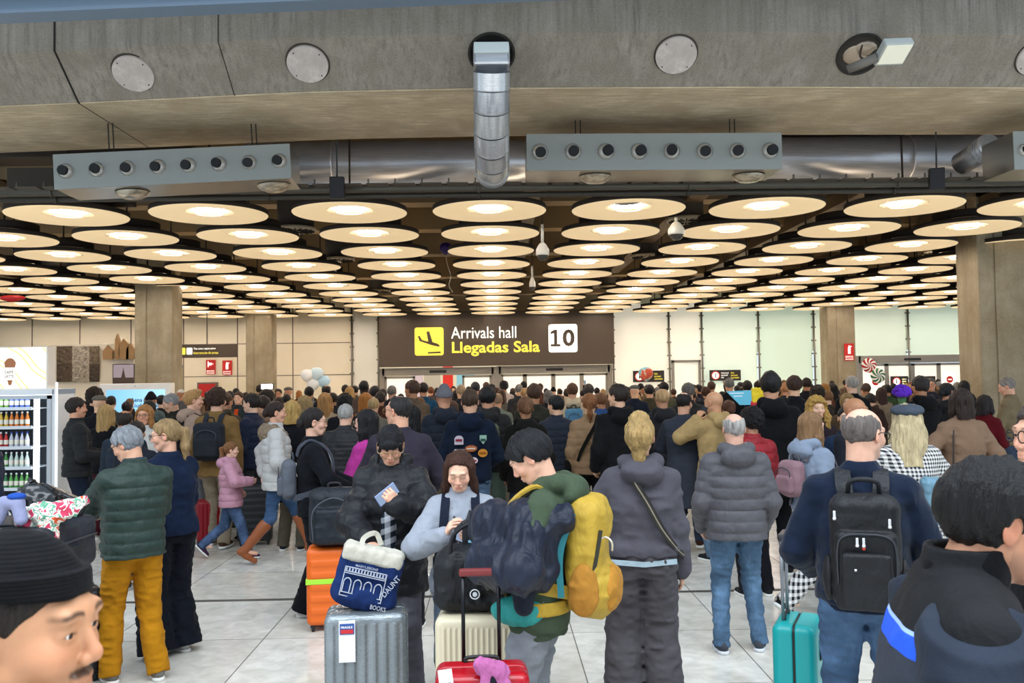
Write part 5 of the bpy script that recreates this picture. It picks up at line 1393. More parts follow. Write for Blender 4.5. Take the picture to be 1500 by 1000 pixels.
link('lower_pocket', sdf_mesh('lower_pocket', [add(ell((0, -.345, 1.02), (.125, .05, .11)), 0)], .007, foldfn(.008, (.05, .05, .05), 8)), cloth('c78a2c', kind='nylon'), bp)
for s in (-1, 1):
    link('side_pocket', sdf_mesh('side_pocket', [add(ell((s*.15, -.24, 1.03), (.035, .07, .12)), 0)], .007, foldfn(.006, (.05, .05, .05), 8)), cloth('b97f2a', kind='nylon'), bp)
    strap(bp, s, .024, .06, yb); m = MB(); m.band(spline([(s*.12, -.32, 1.3), (s*.135, -.3, 1.18), (s*.14, -.28, 1.08)], 5), (s*.7, -.7, 0), .018, .006).build('compression_strap', plain('2c2a22', .6), bp)
MB().band(spline([(.165, -.2, 1.38), (.17, -.14, 1.2), (.165, -.14, 1.0)], 6), (1, -.2, 0), .03, .01).build('teal_edge', plain('1c6c74', .6), bp)
MB().band(spline([(-.165, -.2, 1.38), (-.17, -.14, 1.2), (-.165, -.14, 1.0)], 6), (-1, -.2, 0), .03, .01).build('teal_edge', plain('1c6c74', .6), bp)
m = MB(); m.tube(spline([(-.11, -.3, 1.25), (-.12, -.34, 1.27), (-.13, -.37, 1.25), (-.12, -.37, 1.21)], 5), .005, seg=6).build('ice_axe_loop', plain('c8c0a8', .4, .6), bp)
MB().band([(-.15, -.06, .93), (-.17, .04, .92), (-.17, .05, .86), (-.168, .055, .70)], (-1, 0, 0), .03, .006).build('hip_strap', plain('b78b34', .6), bp)
link('hip_belt', sdf_mesh('hip_belt', [add(loft([(.91, 0, 0, .205, .162), (.975, 0, 0, .2, .158)]), 0), cut(loft([(.85, 0, 0, .185, .142), (1.02, 0, 0, .185, .142)]), .0)], .009), cloth('c9a437', kind='nylon'), bp)
# navy jacket draped over his forearm
cp = [add(cone((-.14, .20, 1.20), (.0, .40, 1.16), .10, .12), 0), add(cone((-.16, .18, 1.16), (-.17, .16, .98), .10, .09), .06), add(cone((.0, .42, 1.14), (-.05, .40, .97), .12, .10), .06), add(cone((-.16, .05, 1.22), (-.14, .2, 1.2), .07, .1), .05), add(ell((-.1, .28, 1.02), (.13, .18, .16)), .05)]
cp = [(k_, tf(pr_, Matrix.Translation((0, -.20, .13))), kk_) for k_, pr_, kk_ in cp]
cp += [add(cone(p.EL+Vector((-.01, 0, .0)), p.WL+Vector((0, .03, 0)), .095, .09), .04), add(cone(p.SL.lerp(p.EL, .5)+Vector((-.01, .02, 0)), p.EL, .08, .10), .04)]
coat = soft('navy_jacket', cp, .006, cloth('121b30', rough=.5, kind='nylon', var=.35), 'crumpled dark navy nylon jacket draped over the forearm of the youth', 'jacket', youth, foldfn(.018, (.10, .06, .11), 21, .45))
for sd, z in (('c', .985),):
    link('cuff', sdf_mesh('cuff', [add(cone((-.22, .02, 1.03), (-.23, .02, .97), .055, .045), 0)], .007, foldfn(.004)), cloth('141c2c', kind='nylon'), coat)
soft('waist_bag', [add(ell((-.17, .06, .93), (.05, .13, .07)), 0)], .006, nyl('2aa39c'), 'turquoise waist pouch hanging under the draped navy jacket', 'bag', youth, foldfn(.005, (.05, .05, .05)))
# ---- woman, grey hoodie set with high fair ponytail
p = Pose(fem=True, head=(-.1, 0, 0), wr=(.235, .06, .84), wl=(-.16, .22, 1.0), pl=(-1, -.4, -.3), build=1.08, al=(-.12, 0, .09), ar=(.12, -.02, .09))
gw = hero('greyw', 935, 5.25, -4, 1.74, p, 'woman seen from behind in matching grey hoodie and wide trousers, fair high ponytail', skinc='c99a80', hair=('highpony', 'b3925c'), top=dict(t=.034, hem=.93, hood=True, style='hoodie', mat=cloth('5d5a62', var=.12), fold=.010), bottom=dict(t=.026, wide=.055, hemz=.06, mat=cloth('5b565a', var=.12), fold=.012), q=2)
MB().band([(0, 0, 0), (0, 0, 0)][:0] or [( -.19, -.13, .935), (0, -.158, .925), (.19, -.12, .935)], (0, -1, 0), .03, .004).build('shirt_hem', cloth('b9cdd6'), gw)
pts, nr = cross_strap(gw, '', None, .048, 1)
o = MB().band(pts, nr, .04, .006).build('crossbody_bag', cloth('3a3734')); with_root(o, gw); tag(o, 'dark striped crossbody strap over the grey hoodie back', 'bag')
MB().band([p_+n_*.004 for p_, n_ in zip(pts, nr)], nr, .008, .002).build('light_stripe', cloth('9a8f7c'), o)
link('pouch', sdf_mesh('pouch', [add(box((.02, .2, 1.08), (.11, .04, .08), .03), 0)], .008), cloth('2c2a28'), o)
# ---- grey puffer man
p = Pose(wl=(-.23, .13, .90), wr=(.23, .13, .90), pl=(-.45, -1, 0), pr=(.45, -1, 0), al=(-.13, -.02, .09), ar=(.16, .04, .09), build=1.14, belly=.03, fr=(-.35, 0), fl=(.1, 0))
gm_ = hero('greyp', 1073, 6.45, -3, 1.70, p, 'balding man seen from behind in grey quilted puffer jacket and blue jeans', skinc='d5a48c', hair=('monk', 'b4aea8'), top=dict(t=.036, q=(.082, .013), hem=.84, hood=True, mat=nyl('5d5b60', var=.12)), bottom=dict(mat=denim('4a7194'), t=.014, fold=.010), shoes='4a4e56', sole='c9ccd0', q=2)
# ---- navy fleece man with big black backpack
p = Pose(head=(-.68, -.12, 0), wl=(-.22, .2, 1.0), wr=(.22, .22, 1.0), pl=(-.5, -1, 0), pr=(.5, -1, 0), build=1.12, al=(-.14, 0, .09), ar=(.15, .02, .09), belly=.02)
nm_ = hero('navym', 1256, 4.15, -20, 1.82, p, 'bald bespectacled man in navy fleece and jeans carrying a black backpack', skinc='d5a58c', hair=('monk', '6f6560'), top=dict(t=.026, hem=.88, collar='fold', style='knit', mat=cloth('132036', sheen=.12), fold=.009), bottom=dict(mat=denim('3f6690'), t=.018, fold=.011), shoes='3a3634', q=2, eyes=True, glass=plain('15120f', .4), rect=True, stub=.35, brow='8a7f78', faceh=.0036)
bk = nyl('121317', var=.3)
ops = [add(box((0, -.25, 1.14), (.155, .095, .265), .06), 0), add(box((0, -.345, 1.06), (.135, .03, .18), .03), .01), cut(tf(box((0, -.38, 1.235), (.2, .004, .004), .002), Matrix.Identity(4)), .004)]
ub = soft('backpack', ops, .006, bk, 'big black laptop backpack with white zip pulls on the navy fleece man', 'backpack', nm_, foldfn(.006, (.1, .1, .06)))
link('front_pocket', sdf_mesh('front_pocket', [add(box((0, -.385, 1.02), (.11, .022, .13), .02), 0)], .006, foldfn(.004)), nyl('16171b'), ub)
for s in (-1, 1):
    strap(ub, s, .03, .075, nyl('1c1e23'), y0=-.13)
    link('side_pocket', sdf_mesh('side_pocket', [add(ell((s*.165, -.24, 1.0), (.03, .07, .11)), 0)], .007, foldfn(.005)), bk, ub)
MB().tube(spline([(-.07, -.24, 1.405), (-.06, -.27, 1.46), (0, -.28, 1.475), (.06, -.27, 1.46), (.07, -.24, 1.405)], 6), .012, seg=8).build('grab_handle', nyl('1c1e23'), ub)
MB().tube(spline([(-.125, -.375, 1.0), (-.125, -.378, 1.17), (-.09, -.38, 1.225), (0, -.38, 1.235), (.09, -.38, 1.225), (.125, -.378, 1.17), (.125, -.375, 1.0)], 6), .0045, seg=6).build('zip', plain('35373d', .4, .3), ub)
for x, z in ((-.04, 1.21), (-.012, 1.21), (-.05, 1.10), (.1, 1.30), (-.135, 1.33)): MB().box((x-.006, -.405, z-.022), (x+.006, -.395, z+.012), bev=.003).cyl((x, -.40, z-.03), (x, -.40, z-.02), .008, seg=10).build('zip_pull', plain('d8d8dc', .3, .5), ub)
MB().sph((-.012, -.402, 1.175), (.008, .004, .009), 10).build('red_badge', plain('b8342c', .4), ub)
ub.matrix_world = Matrix.Translation(nm_.location) @ Matrix.Rotation(nm_.rotation_euler.z, 4, 'Z') @ Matrix.Scale(nm_.scale.x, 4) @ Matrix.Translation((0, -.13, 1.42)) @ Matrix.Scale(.9, 4) @ Matrix.Translation((0, .13, -1.42))
# ---- pale blue hoodie girl walking in checked trousers
p = Pose(fem=True, head=(-.15, -.05, 0), al=(-.10, .34, .10), ar=(.10, -.42, .24), kl=(0, 1, .2), kr=(0, 1, -.1), wl=(-.2, .22, 1.0), wr=(.2, .05, .9), fr=(-.1, -.7))
bg_ = hero('blueg', 1186, 7.2, -66, 1.66, p, 'long-haired young woman in pale blue hoodie and black and white checked trousers', skinc='e0b59c', hair=('longface', '8d6a48'), top=dict(t=.032, hem=.9, hood=True, style='hoodie', mat=cloth('93a0b4', var=.12), fold=.009), bottom=dict(t=.02, straight=.02, mat=checks('1a1a1e', 'dcd8d4', .026), fold=.009), shoes='1c1c20', q=2, eyes=True)
bp2 = backpack(bg_, 'grey-pink knitted bag on the back of the pale blue hoodie girl', cloth('a07c84', kind='knit'), cloth('6e6a70'), .12, .15, .07, 1.22, -.16, .03, name='knit_backpack')
# ---- woman with beret and houndstooth coat
p = Pose(fem=True, head=(-.25, -.08, 0), wl=(-.18, .2, 1.0), wr=(.18, .2, 1.0), pl=(-1, -.4, 0), pr=(1, -.4, 0))
hw_w = hero('beret', 1326, 6.4, -8, 1.74, p, 'woman in grey beret with long blond hair and houndstooth coat', skinc='dcae94', hair=('wavy', 'c8b48c'), hat=('beret', cloth('4b525e', kind='knit')), top=dict(t=.034, hem=.76, flare=.05, collar='fold', mat=checks('20222a', 'cfcbc6', .014), name='coat'), bottom=dict(mat=denim('4f7c9c'), t=.012), shoes='1d1d20', q=2)
soft('drawstring_bag', [add(box((.09, -.2, 1.10), (.07, .06, .17), .05), 0)], .007, nyl('7298ac'), 'pale blue cloth bag slung over the houndstooth coat', 'bag', hw_w, foldfn(.012, (.05, .05, .06)))
# ---- camel coat woman
p = Pose(fem=True, head=(.1, 0, 0), wr=(.16, .10, .98), wl=(-.2, .12, 1.02), pr=(1, -.6, .05), pl=(-1, -.5, 0), build=1.05)
cw = hero('camel', 1406, 8.5, 2, 1.80, p, 'woman in long camel wool coat with belt, dark brown shoulder-length hair', skinc='c99a7c', hair=('bob', '2c1c15'), top=dict(t=.036, hem=.52, flare=.035, collar='fold', mat=cloth('8d705a', var=.1), name='coat', fold=.010), bottom=dict(mat=cloth('3c3f46'), wide=.02), shoes='2a2220', q=2)
MB().band(spline([(-.19, -.05, 1.06), (-.12, -.15, 1.03), (0, -.17, 1.0), (.12, -.15, 1.03), (.2, -.05, 1.09)], 6), (0, -1, 0), .04, .008).build('belt', cloth('846752'), cw)
pts = spline([(-.12, .05, 1.44), (-.12, -.06, 1.44), (-.17, -.15, 1.25), (-.19, -.17, 1.05)], 6)
o = MB().tube(pts, .008, seg=6).build('shoulder_bag', plain('2a1f1c', .6)); with_root(o, cw); tag(o, 'small dark shoulder bag with purple and green charm beside the camel coat', 'bag')
link('bag_body', sdf_mesh('bag_body', [add(box((-.23, -.12, .9), (.09, .05, .13), .03), 0)], .008, foldfn(.006)), plain('1c1517', .5), o)
MB().sph((-.2, -.2, .97), (.045, .03, .06), 16).build('purple_charm', cloth('3c2a9c', kind='knit'), o); MB().sph((-.2, -.2, 1.05), (.04, .03, .035), 14).build('green_charm', cloth('1f7a5c', kind='knit'), o)
# ---- tall man in black coat, red puffer woman, suit-coat man, beige coat bald man
p = Pose(head=(-.2, 0, 0), build=1.08)
tm = hero('tall', 1128, 8.9, -4, 1.99, p, 'very tall dark-haired man in black coat towering over the crowd', skinc='c08c6c', hair=('quiff', '14110f'), top=dict(t=.034, hem=.68, hood=True, mat=cloth('131315'), name='coat'), bottom=dict(mat=cloth('17181c')), q=1)
p = Pose(fem=True, head=(.3, 0, 0), wl=(-.1, .27, 1.1), wr=(.1, .27, 1.1), pl=(-.6,-1,-.2), pr=(.6,-1,-.2))
rw = hero('red', 1099, 8.05, 8, 1.66, p, 'curly black-haired woman in bright red puffer jacket', skinc='b07e62', hair=('curly', '151012'), top=dict(t=.042, q=(.085, .013), hem=.86, mat=nyl('a01220')), bottom=dict(mat=cloth('1c1c22')), q=1)
p = Pose(head=(-.35, -.08, 0), wr=(.08, .26, 1.02), wl=(-.08, .28, 1.08), pr=(1, -.5, 0), pl=(-1, -.5, 0), al=(-.10, -.06, .09), ar=(.12, .32, .09))
sm = hero('suit', 1000, 9.9, -18, 1.79, p, 'balding bearded man in long grey checked overcoat seen from behind', skinc='c8977a', hair=('balding', '17120f'), stub=.9, top=dict(t=.028, hem=.52, flare=.03, collar='fold', mat=cloth('3a3e48', var=.12), name='overcoat'), bottom=dict(mat=denim('2c3c58')), shoes='4f2f22', q=1)
p = Pose(head=(.25, -.1, 0), wl=(-.16, .10, 1.47), pl=(-.5, .5, -.8), hdl=(.35, -.3, .9), wr=(.2, .1, .95), curl=(.7, .4))
bc = hero('beigeb', 1046, 9.6, 28, 1.80, p, 'bald man in cream coat holding a phone to his ear', skinc='c4906c', hair=(None, '3a2a20'), top=dict(t=.034, hem=.62, flare=.03, mat=cloth('c0a06c'), name='coat', hood=True), bottom=dict(mat=denim('5b7c98')), q=1)
PH_ = (bc, p)
# ---- patches hoodie man
p = Pose(head=(0, -.05, 0), wl=(-.1, .2, .98), wr=(.1, .2, .98), pl=(-1, -.6, 0), pr=(1, -.6, 0), build=1.06)
pm = hero('patch', 688, 9.2, 0, 1.865, p, 'young man seen from behind in navy hoodie covered with embroidered patches', skinc='c8977a', hair=('crop', '3f2c1e'), top=dict(t=.03, hem=.86, hood=True, style='hoodie', mat=cloth('111c2e')), bottom=dict(mat=denim('4d6c8a')), q=2)
def patch(root, x, z, w, h, mat, kind='box', y=None, txt=None, tm=None, nm='patch', label=None):
    y = -.185 if y is None else y
    m = MB()
    if kind == 'box': m.box((x-w/2, y-.004, z-h/2), (x+w/2, y+.035, z+h/2), bev=.006)
    elif kind == 'oval': m.cyl((0, -.004, 0), (0, .035, 0), 1, seg=24); bmesh.ops.transform(m.bm, matrix=Matrix.Translation((x, y, z)) @ Matrix.Diagonal((w/2, 1, h/2, 1)), verts=m.bm.verts)
    elif kind == 'shield': m.prism([(x-w/2, y, z+h/2), (x+w/2, y, z+h/2), (x+w/2, y, z), (x, y, z-h/2), (x-w/2, y, z)], (0, .035, 0))
    elif kind == 'arch': m.prism([(x-w/2, y, z-h/2), (x+w/2, y, z-h/2), (x+w/2, y, z+h*.1)]+[(x+w/2*math.cos(t), y, z+h*.1+h*.4*math.sin(t)) for t in np.linspace(.2, PI-.2, 8)]+[(x-w/2, y, z+h*.1)], (0, .035, 0))
    o = m.build(nm, mat, root)
    if tm: MB().box((x-w*.36, y-.008, z-h*.12), (x+w*.36, y+.0, z+h*.12)).build('patch_stripe', tm, o)
    return o
pb = -.172
patch(pm, -.105, 1.285, .085, .085, cloth('c9bcc4'), 'arch', pb, tm=cloth('8a2a3c')); patch(pm, .125, 1.285, .065, .085, cloth('8fae9c'), 'shield', pb, tm=cloth('2c4a44'))
patch(pm, .01, 1.205, .115, .06, cloth('b0623c'), 'oval', pb-.005, tm=cloth('e0c8b0')); patch(pm, .12, 1.16, .09, .075, cloth('d08a34'), 'oval', pb, tm=cloth('a05a1c'))
patch(pm, -.10, 1.16, .1, .075, cloth('e4dede'), 'box', pb, tm=cloth('c02c34')); patch(pm, .03, 1.09, .085, .06, cloth('d8c8cc'), 'oval', pb, tm=cloth('b02838'))
# ---- left middle group
p = Pose(fem=True, head=(0, -.05, 0), wr=(.16, .32, 1.06), wl=(-.12, .34, 1.08), pl=(-1, -.4, -.4), pr=(1, -.5, -.3), al=(-.10, .06, .09), ar=(.1, -.08, .09), curl=(.4, .4))
bw = hero('blackw', 459, 7.75, -76, 1.74, p, 'dark-haired woman in black jacket and trousers with glasses leaning on her luggage', skinc='d8a890', hair=('tied', '1f1614'), top=dict(t=.026, hem=.84, mat=cloth('14161c'), collar='fold'), bottom=dict(mat=cloth('101216'), wide=.045, t=.022, hemz=.05), shoes='dedad2', q=2, eyes=True, glass=plain('8a6a50', .4))
link('white_shirt', sdf_mesh('white_shirt', [add(loft([(.95, 0, .10, .06, .06), (1.3, 0, .10, .055, .065), (1.42, 0, .06, .05, .06)]), 0)], .009, foldfn(.004)), cloth('d8d6d8'), bw)
o = backpack(bw, 'small grey backpack on the back of the woman in black', cloth('6a6e78'), cloth('50545e'), .12, .17, .06, 1.16, -.15, .026)
pts = spline([(.08, .1, 1.44), (.05, .17, 1.25), (-.05, .2, 1.05), (-.08, .25, .95)], 6)
o = MB().band(pts, (0, 1, .2), .03, .005).build('shoulder_bag', cloth('6c2230')); with_root(o, bw); tag(o, 'dark red handbag hanging in front of the woman in black', 'bag')
link('bag_body', sdf_mesh('bag_body', [add(box((-.06, .30, .93), (.09, .16, .10), .05), 0)], .008, foldfn(.008)), plain('5c1626', .45), o)
p = Pose(head=(-.05, .0, 0), build=1.06)
hero('qb', 506, 9.7, -6, 1.72, p, 'white-haired man seen from behind in black quilted jacket near the woman in black', skinc='d5a48c', hair=('crop', 'a8a49e'), top=dict(t=.036, q=(.05, .009), hem=.84, mat=nyl('17181c')), bottom=dict(mat=cloth('1c1d22')), q=1)
p = Pose(fem=True, head=(.1, -.03, 0), wl=(-.2, .3, .98), wr=(.1, .3, 1.0))
hero('pink', 536, 8.25, 72, 1.70, p, 'woman with glasses and long black hair in bright pink sweater facing left', skinc='dcae96', hair=('long', '121014'), top=dict(t=.022, hem=.88, mat=cloth('c8409c')), bottom=dict(mat=cloth('22242c')), q=1, eyes=True, glass=plain('a08a70', .4))
p = Pose(head=(1.1, 0, 0), wl=(-.15, .25, 1.0), wr=(.15, .25, 1.0), pl=(-1, -.5, 0), pr=(1, -.5, 0), build=1.05)
hero('plum', 586, 7.2, -4, 1.85, p, 'man with receding dark hair and glasses in plum-grey jacket looking left', skinc='d09c80', hair=('thin', '2c2826'), top=dict(t=.034, hem=.84, collar='fold', mat=cloth('38323e')), bottom=dict(mat=cloth('1b1c20')), q=2, eyes=True, glass=plain('7c5a3c', .4))
# ---- white coat mother, running girl
p = Pose(fem=True, head=(-.05, -.05, 0), wl=(-.22, -.12, .95), wr=(.2, .22, 1.0), pl=(-1, -.5, 0), al=(-.09, .40, .11), ar=(.09, -.34, .17), kl=(0, 1, .2), kr=(0, 1, 0), fl=(0, .12), fr=(0, -.5), build=1.0)
wc = hero('whitec', 404, 9.95, -72, 1.75, p, 'woman in white puffer coat with fur hood, jeans and brown knee boots', skinc='cf9c80', hair=('tied', '2c1a14'), top=dict(t=.042, q=(.10, .012), hem=.80, mat=nyl('cfccc8', var=.06)), bottom=dict(mat=denim('2c5078'), hemz=-.22, t=.006), shoes=None, q=2, eyes=True)
link('fur_hood', sdf_mesh('fur_hood', [add(ell((0, -.10, 1.42), (.15, .09, .11)), 0), add(cone((.1, -.03, 1.47), (.07, .09, 1.40), .05, .035), .03), add(cone((-.1, -.03, 1.47), (-.07, .09, 1.40), .05, .035), .03), cut(ell((0, -.01, 1.52), (.08, .09, .09)), .02)], .006, hair_disp('fur')), cloth('96826c', var=.5), wc)
for K_, A_, s_, pt in ((p.KL, p.AL, -1, .12), (p.KR, p.AR, 1, -.5)):
    top_ = K_.lerp(A_, .22); a_, b_ = shoe_ops(A_, None, 0, pt)
    link('boot', sdf_mesh('boot', a_+[add(cone(top_, A_+Vector((0, 0, .0)), .07, .048), .02)], .009, foldfn(.004)), plain('8a4a24', .45), wc)
p = Pose(fem=True, head=(.1, -.05, 0), wr=(.18, .30, 1.18), wl=(-.2, .1, .98), pr=(1, -.4, -.4), al=(-.09, -.42, .22), ar=(.09, .26, .10), kl=(0, 1, .1), fl=(0, -.8), build=1.12)
gk = hero('girl', 338, 10.15, -80, 1.30, p, 'little girl in pale pink puffer jacket and jeans running to the right', skinc='e2b49c', hair=('pony', '8a5c38'), top=dict(t=.045, q=(.10, .012), hem=.80, hood=True, mat=nyl('d59aac', var=.08)), bottom=dict(mat=denim('3f5c86'), t=.02), shoes='4a2c48', q=2, eyes=True)
# ---- tan coat with backpack, blond youth
p = Pose(head=(-.3, 0, 0), build=1.05, al=(-.12, .12, .09), ar=(.12, -.12, .1))
tn = hero('tan', 318, 10.9, -4, 1.88, p, 'curly brown-haired man in tan coat and cream trousers with grey backpack', skinc='d0a084', hair=('curly', '3a2518'), top=dict(t=.03, hem=.80, flare=.02, collar='fold', mat=cloth('8a6a3e'), name='coat'), bottom=dict(mat=cloth('a89880'), t=.016, wide=.01), shoes='5a4030', q=1)
backpack(tn, 'charcoal grey school backpack on the tan coat man', cloth('2c2e34'), cloth('33353b'), .17, .21, .075, 1.2, -.16, .03)
p = Pose(head=(-.15, 0, 0))
bl = hero('blond', 284, 11.6, -62, 1.87, p, 'tall blond young man in beige hoodie facing right', skinc='e0ac90', hair=('quiff', 'b78a54'), top=dict(t=.028, hem=.88, hood=True, style='hoodie', mat=cloth('b89c88')), bottom=dict(mat=cloth('7c7c80')), q=1, eyes=True)
backpack(bl, 'dark backpack strap over the shoulder of the blond youth', cloth('26282c'), cloth('1c1e22'), .12, .18, .06, 1.2, -.15, .028)
# ---- Asian woman with phone in black puffer, front view
p = Pose(fem=True, head=(.12, -.55, 0), wl=(-.075, .31, 1.27), wr=(.10, .34, 1.07), pl=(-1, -.2, -.8), pr=(1, -.5, -.4), curl=(.62, .45), hdl=(.45, .25, .8), hn=((.6, -.3, .5), (0, .1, -1)), hdr=(-.55, .55, -.25), headfwd=.02, closed=True, build=1.04)
aw = hero('asian', 572, 5.6, 178, 1.72, p, 'black-haired woman with glasses in black puffer looking down at her phone', skinc='dca88c', hair=('tied', '131117'), top=dict(t=.045, hem=.70, hood=True, q=(.13, .006), mat=nyl('15161c', var=.35), fold=.014), bottom=dict(mat=cloth('64626a'), wide=.03, t=.018), shoes='222226', q=2, glass=plain('b49a74', .3, .8), faceh=.0036)
link('hair_bangs', sdf_mesh('hair_bangs', [add(tf(ell((0, .074, .052), (.056, .03, .038)), p.H), 0), cut(tf(ell((0, .05, .02), (.064, .052, .05)), p.H), .002)]+[add(tf(cone((s*.062, .058, .05), (s*.078, .055, -.09), .011, .005), p.H), .006) for s in (-1, 1)], .0036, hair_disp('short')), hairm('131117'), aw)
link('striped_top', sdf_mesh('striped_top', [add(loft([(.80, 0, .125, .05, .05), (1.2, 0, .125, .055, .055), (1.40, 0, .07, .055, .05)]), 0)], .008, foldfn(.004)), checks('1c2430', 'c9ccd2', .035, True), aw)
def phone(root, p, side, label, caseM, tilt=0, off=(0.085, .0, .028), rot=None):
    Mh, W = p.hand_m(side); Mh = Mh.copy(); Mh.translation = W
    o = MB().box((-.074, -.037, -.004), (.074, .037, .004), bev=.003).build('phone', caseM)
    MB().box((-.070, -.034, .0041), (.070, .034, .0048)).build('screen', emis('9db4d8', .5), o)
    MB().box((.035, .005, -.0055), (.065, .03, -.004), bev=.001).build('camera_module', plain('22242a', .2), o)
    L = Matrix.Translation(root.location) @ Matrix.Rotation(root.rotation_euler.z, 4, 'Z') @ Matrix.Scale(root.scale.x, 4)
    o.matrix_world = L @ Mh @ Matrix.Translation(off) @ (rot or Matrix.Identity(4)); tag(o, label, 'phone'); return o
phone(aw, p, 'L', 'lilac-blue phone held by the woman in the black puffer', plain('8c9cc4', .3), rot=Matrix.Rotation(PI/2, 4, 'Z') @ Matrix.Rotation(PI, 4, 'X') @ Matrix.Rotation(0, 4, 'Y'))
phone(PH_[0], PH_[1], 'L', 'black phone held at the ear of the bald man in cream coat', plain('15151a', .3))
# ---- brown-haired woman with phone in pale hoodie
p = Pose(fem=True, head=(-.08, -.42, 0), wl=(-.10, .33, 1.25), wr=(.085, .30, 1.27), pl=(-1, -.2, -.8), pr=(1, -.2, -.8), curl=(.6, .35), hn=((.5, -.3, .6), (-.8, .1, .2)), hdl=(.7, .35, .35), hdr=(-.35, .35, .75), closed=True)
ww = hero('brownw', 673, 5.1, 180, 1.58, p, 'woman with long brown hair in pale grey sweatshirt tapping her phone', skinc='e2b196', hair=('longface', '44271a'), top=dict(t=.036, hem=.86, mat=cloth('a8adb8', var=.1), style='knit', fold=.010), bottom=dict(mat=denim('66788c'), t=.014), shoes='8a8a90', q=2, faceh=.0036)
phone(ww, p, 'L', 'pink phone held flat by the brown-haired woman', plain('c89aa4', .3), rot=Matrix.Rotation(PI/2, 4, 'Z') @ Matrix.Rotation(PI, 4, 'X'))
bpw = backpack(ww, 'dark navy backpack worn by the brown-haired woman', cloth('1a2030'), cloth('1c2232'), .14, .2, .07, 1.2, -.16, .034)
o = MB().band(spline([(-.09, .0, 1.46), (-.05, .15, 1.36), (.0, .18, 1.2), (.02, .2, 1.05)], 6), (0, 1, .1), .02, .004).band(spline([(.05, .08, 1.44), (.03, .17, 1.3), (.02, .19, 1.15), (.02, .2, 1.05)], 6), (0, 1, .1), .014, .004).build('camera_strap', plain('15161a', .6)); with_root(o, ww); tag(o, 'black neck strap hanging on the pale grey sweatshirt', 'strap')
# ---- far right tweed man and red woman
p = Pose(head=(.35, -.3, 0), wl=(-.10, .3, 1.15), wr=(.1, .28, 1.1))
tw = hero('tweed', 1478, 12.6, 42, 1.88, p, 'grey-haired man in brown tweed jacket and jeans reading his phone', skinc='cf9a7e', hair=('crop', '8a8078'), top=dict(t=.024, hem=.86, collar='stand', mat=cloth('86765a', var=.2)), bottom=dict(mat=denim('3c4c66')), q=1)
phone(tw, p, 'L', 'white phone held by the man in the tweed jacket', plain('d8d8dc', .3))
# ---- foreground: close man lower left
p = Pose(head=(0.05, -.02, 0), build=1.05)
cm_ = hero('close', 31, 1.25, -96, 1.767, p, 'close-up man in black knit cap with moustache, profile to the right', skinc='bf8a66', hair=('crop', '241a14'), hat=('lowcap', cloth('101013', kind='knit')), top=dict(t=.03, hem=.86, mat=cloth('1c1d22')), bottom=dict(mat=cloth('1c1d22')), q=2, eyes=True, mst=1.3, stub=.25, faceh=.0024, hh=.003, brow='140e0a')
# ---- security man lower right
def guardm():
    n = N('uniform'); sp = n.n('ShaderNodeSeparateXYZ'); n.l(n.coord(), sp.inputs[0]); z = n.math('SUBTRACT', sp.outputs[2], n.math('MULTIPLY', sp.outputs[0], .0))
    blk_, gry, blu = srgb('101114'), srgb('2a2f3a'), srgb('1f4fc4')
    r = n.n('ShaderNodeValToRGB'); n.l(n.math('DIVIDE', z, 2.0), r.inputs[0]); r.color_ramp.interpolation = 'CONSTANT'; e = r.color_ramp.elements
    st = [(0, gry), (.668, blu), (.690, srgb('8fa8d8')), (.6925, blk_)]
    while len(e) < len(st): e.new(.5)
    for i, (a, c) in enumerate(st): e[i].position = a; e[i].color = (*c, 1)
    f = n.noise(n.coord(), 200, 2); w = n.noise(n.coord((1, 1, .6)), 14, 3, .5, .6)
    n.base(r.outputs[0]); n.set(.8, 0, .25); n.l(n.bump(f, .3, .003, n.bump(w, .6, .02)), n.b.inputs['Normal']); return n.m
def sleevem():
    return cloth('2c3340', rough=.8)
p = Pose(head=(.12, -.15, 0), build=1.1, wl=(-.24, .26, 1.0), wr=(.24, .24, 1.0), pl=(-.5, -1, 0), pr=(.5, -1, 0), lean=-.0+.10, headfwd=.05, headz=-.055)
sg_ = hero('guard', 1362, 1.92, -106, 1.85, p, 'dark-haired guard in black and grey uniform with blue stripe, back turned', skinc='bb8466', hair=('short', '0f0d0e'), top=dict(t=.03, hem=.84, mat=guardm(), h=.006, fold=.007), bottom=dict(mat=cloth('16181c')), q=2, stub=.3, faceh=.003, hh=.0035, eyes=True)
for S, E, W, sx in ((p.SL, p.EL, p.WL, -1), (p.SR, p.ER, p.WR, 1)):
    a_ = S; me = sdf_mesh('sleeve', [add(cone(a_+(E-a_)*.03, E, .108, .082), 0), add(cone(E, E.lerp(W, .95), .078, .066), .02), keep(plane((S.x, 0, 1.43), (sx*.35, 0, 1)), .004)], .0065, foldfn(.007, (.1, .1, .06), 6)); link('sleeve', me, sleevem(), sg_)
link('high_collar', sdf_mesh('high_collar', [add(loft([(1.44, 0, .04, .085, .088), (1.5, 0, .055, .078, .082), (1.54, 0, .065, .074, .078)]), 0), cut(loft([(1.4, 0, .05, .062, .066), (1.7, 0, .07, .064, .068)]), .003)], .006, foldfn(.003)), cloth('101114'), sg_)
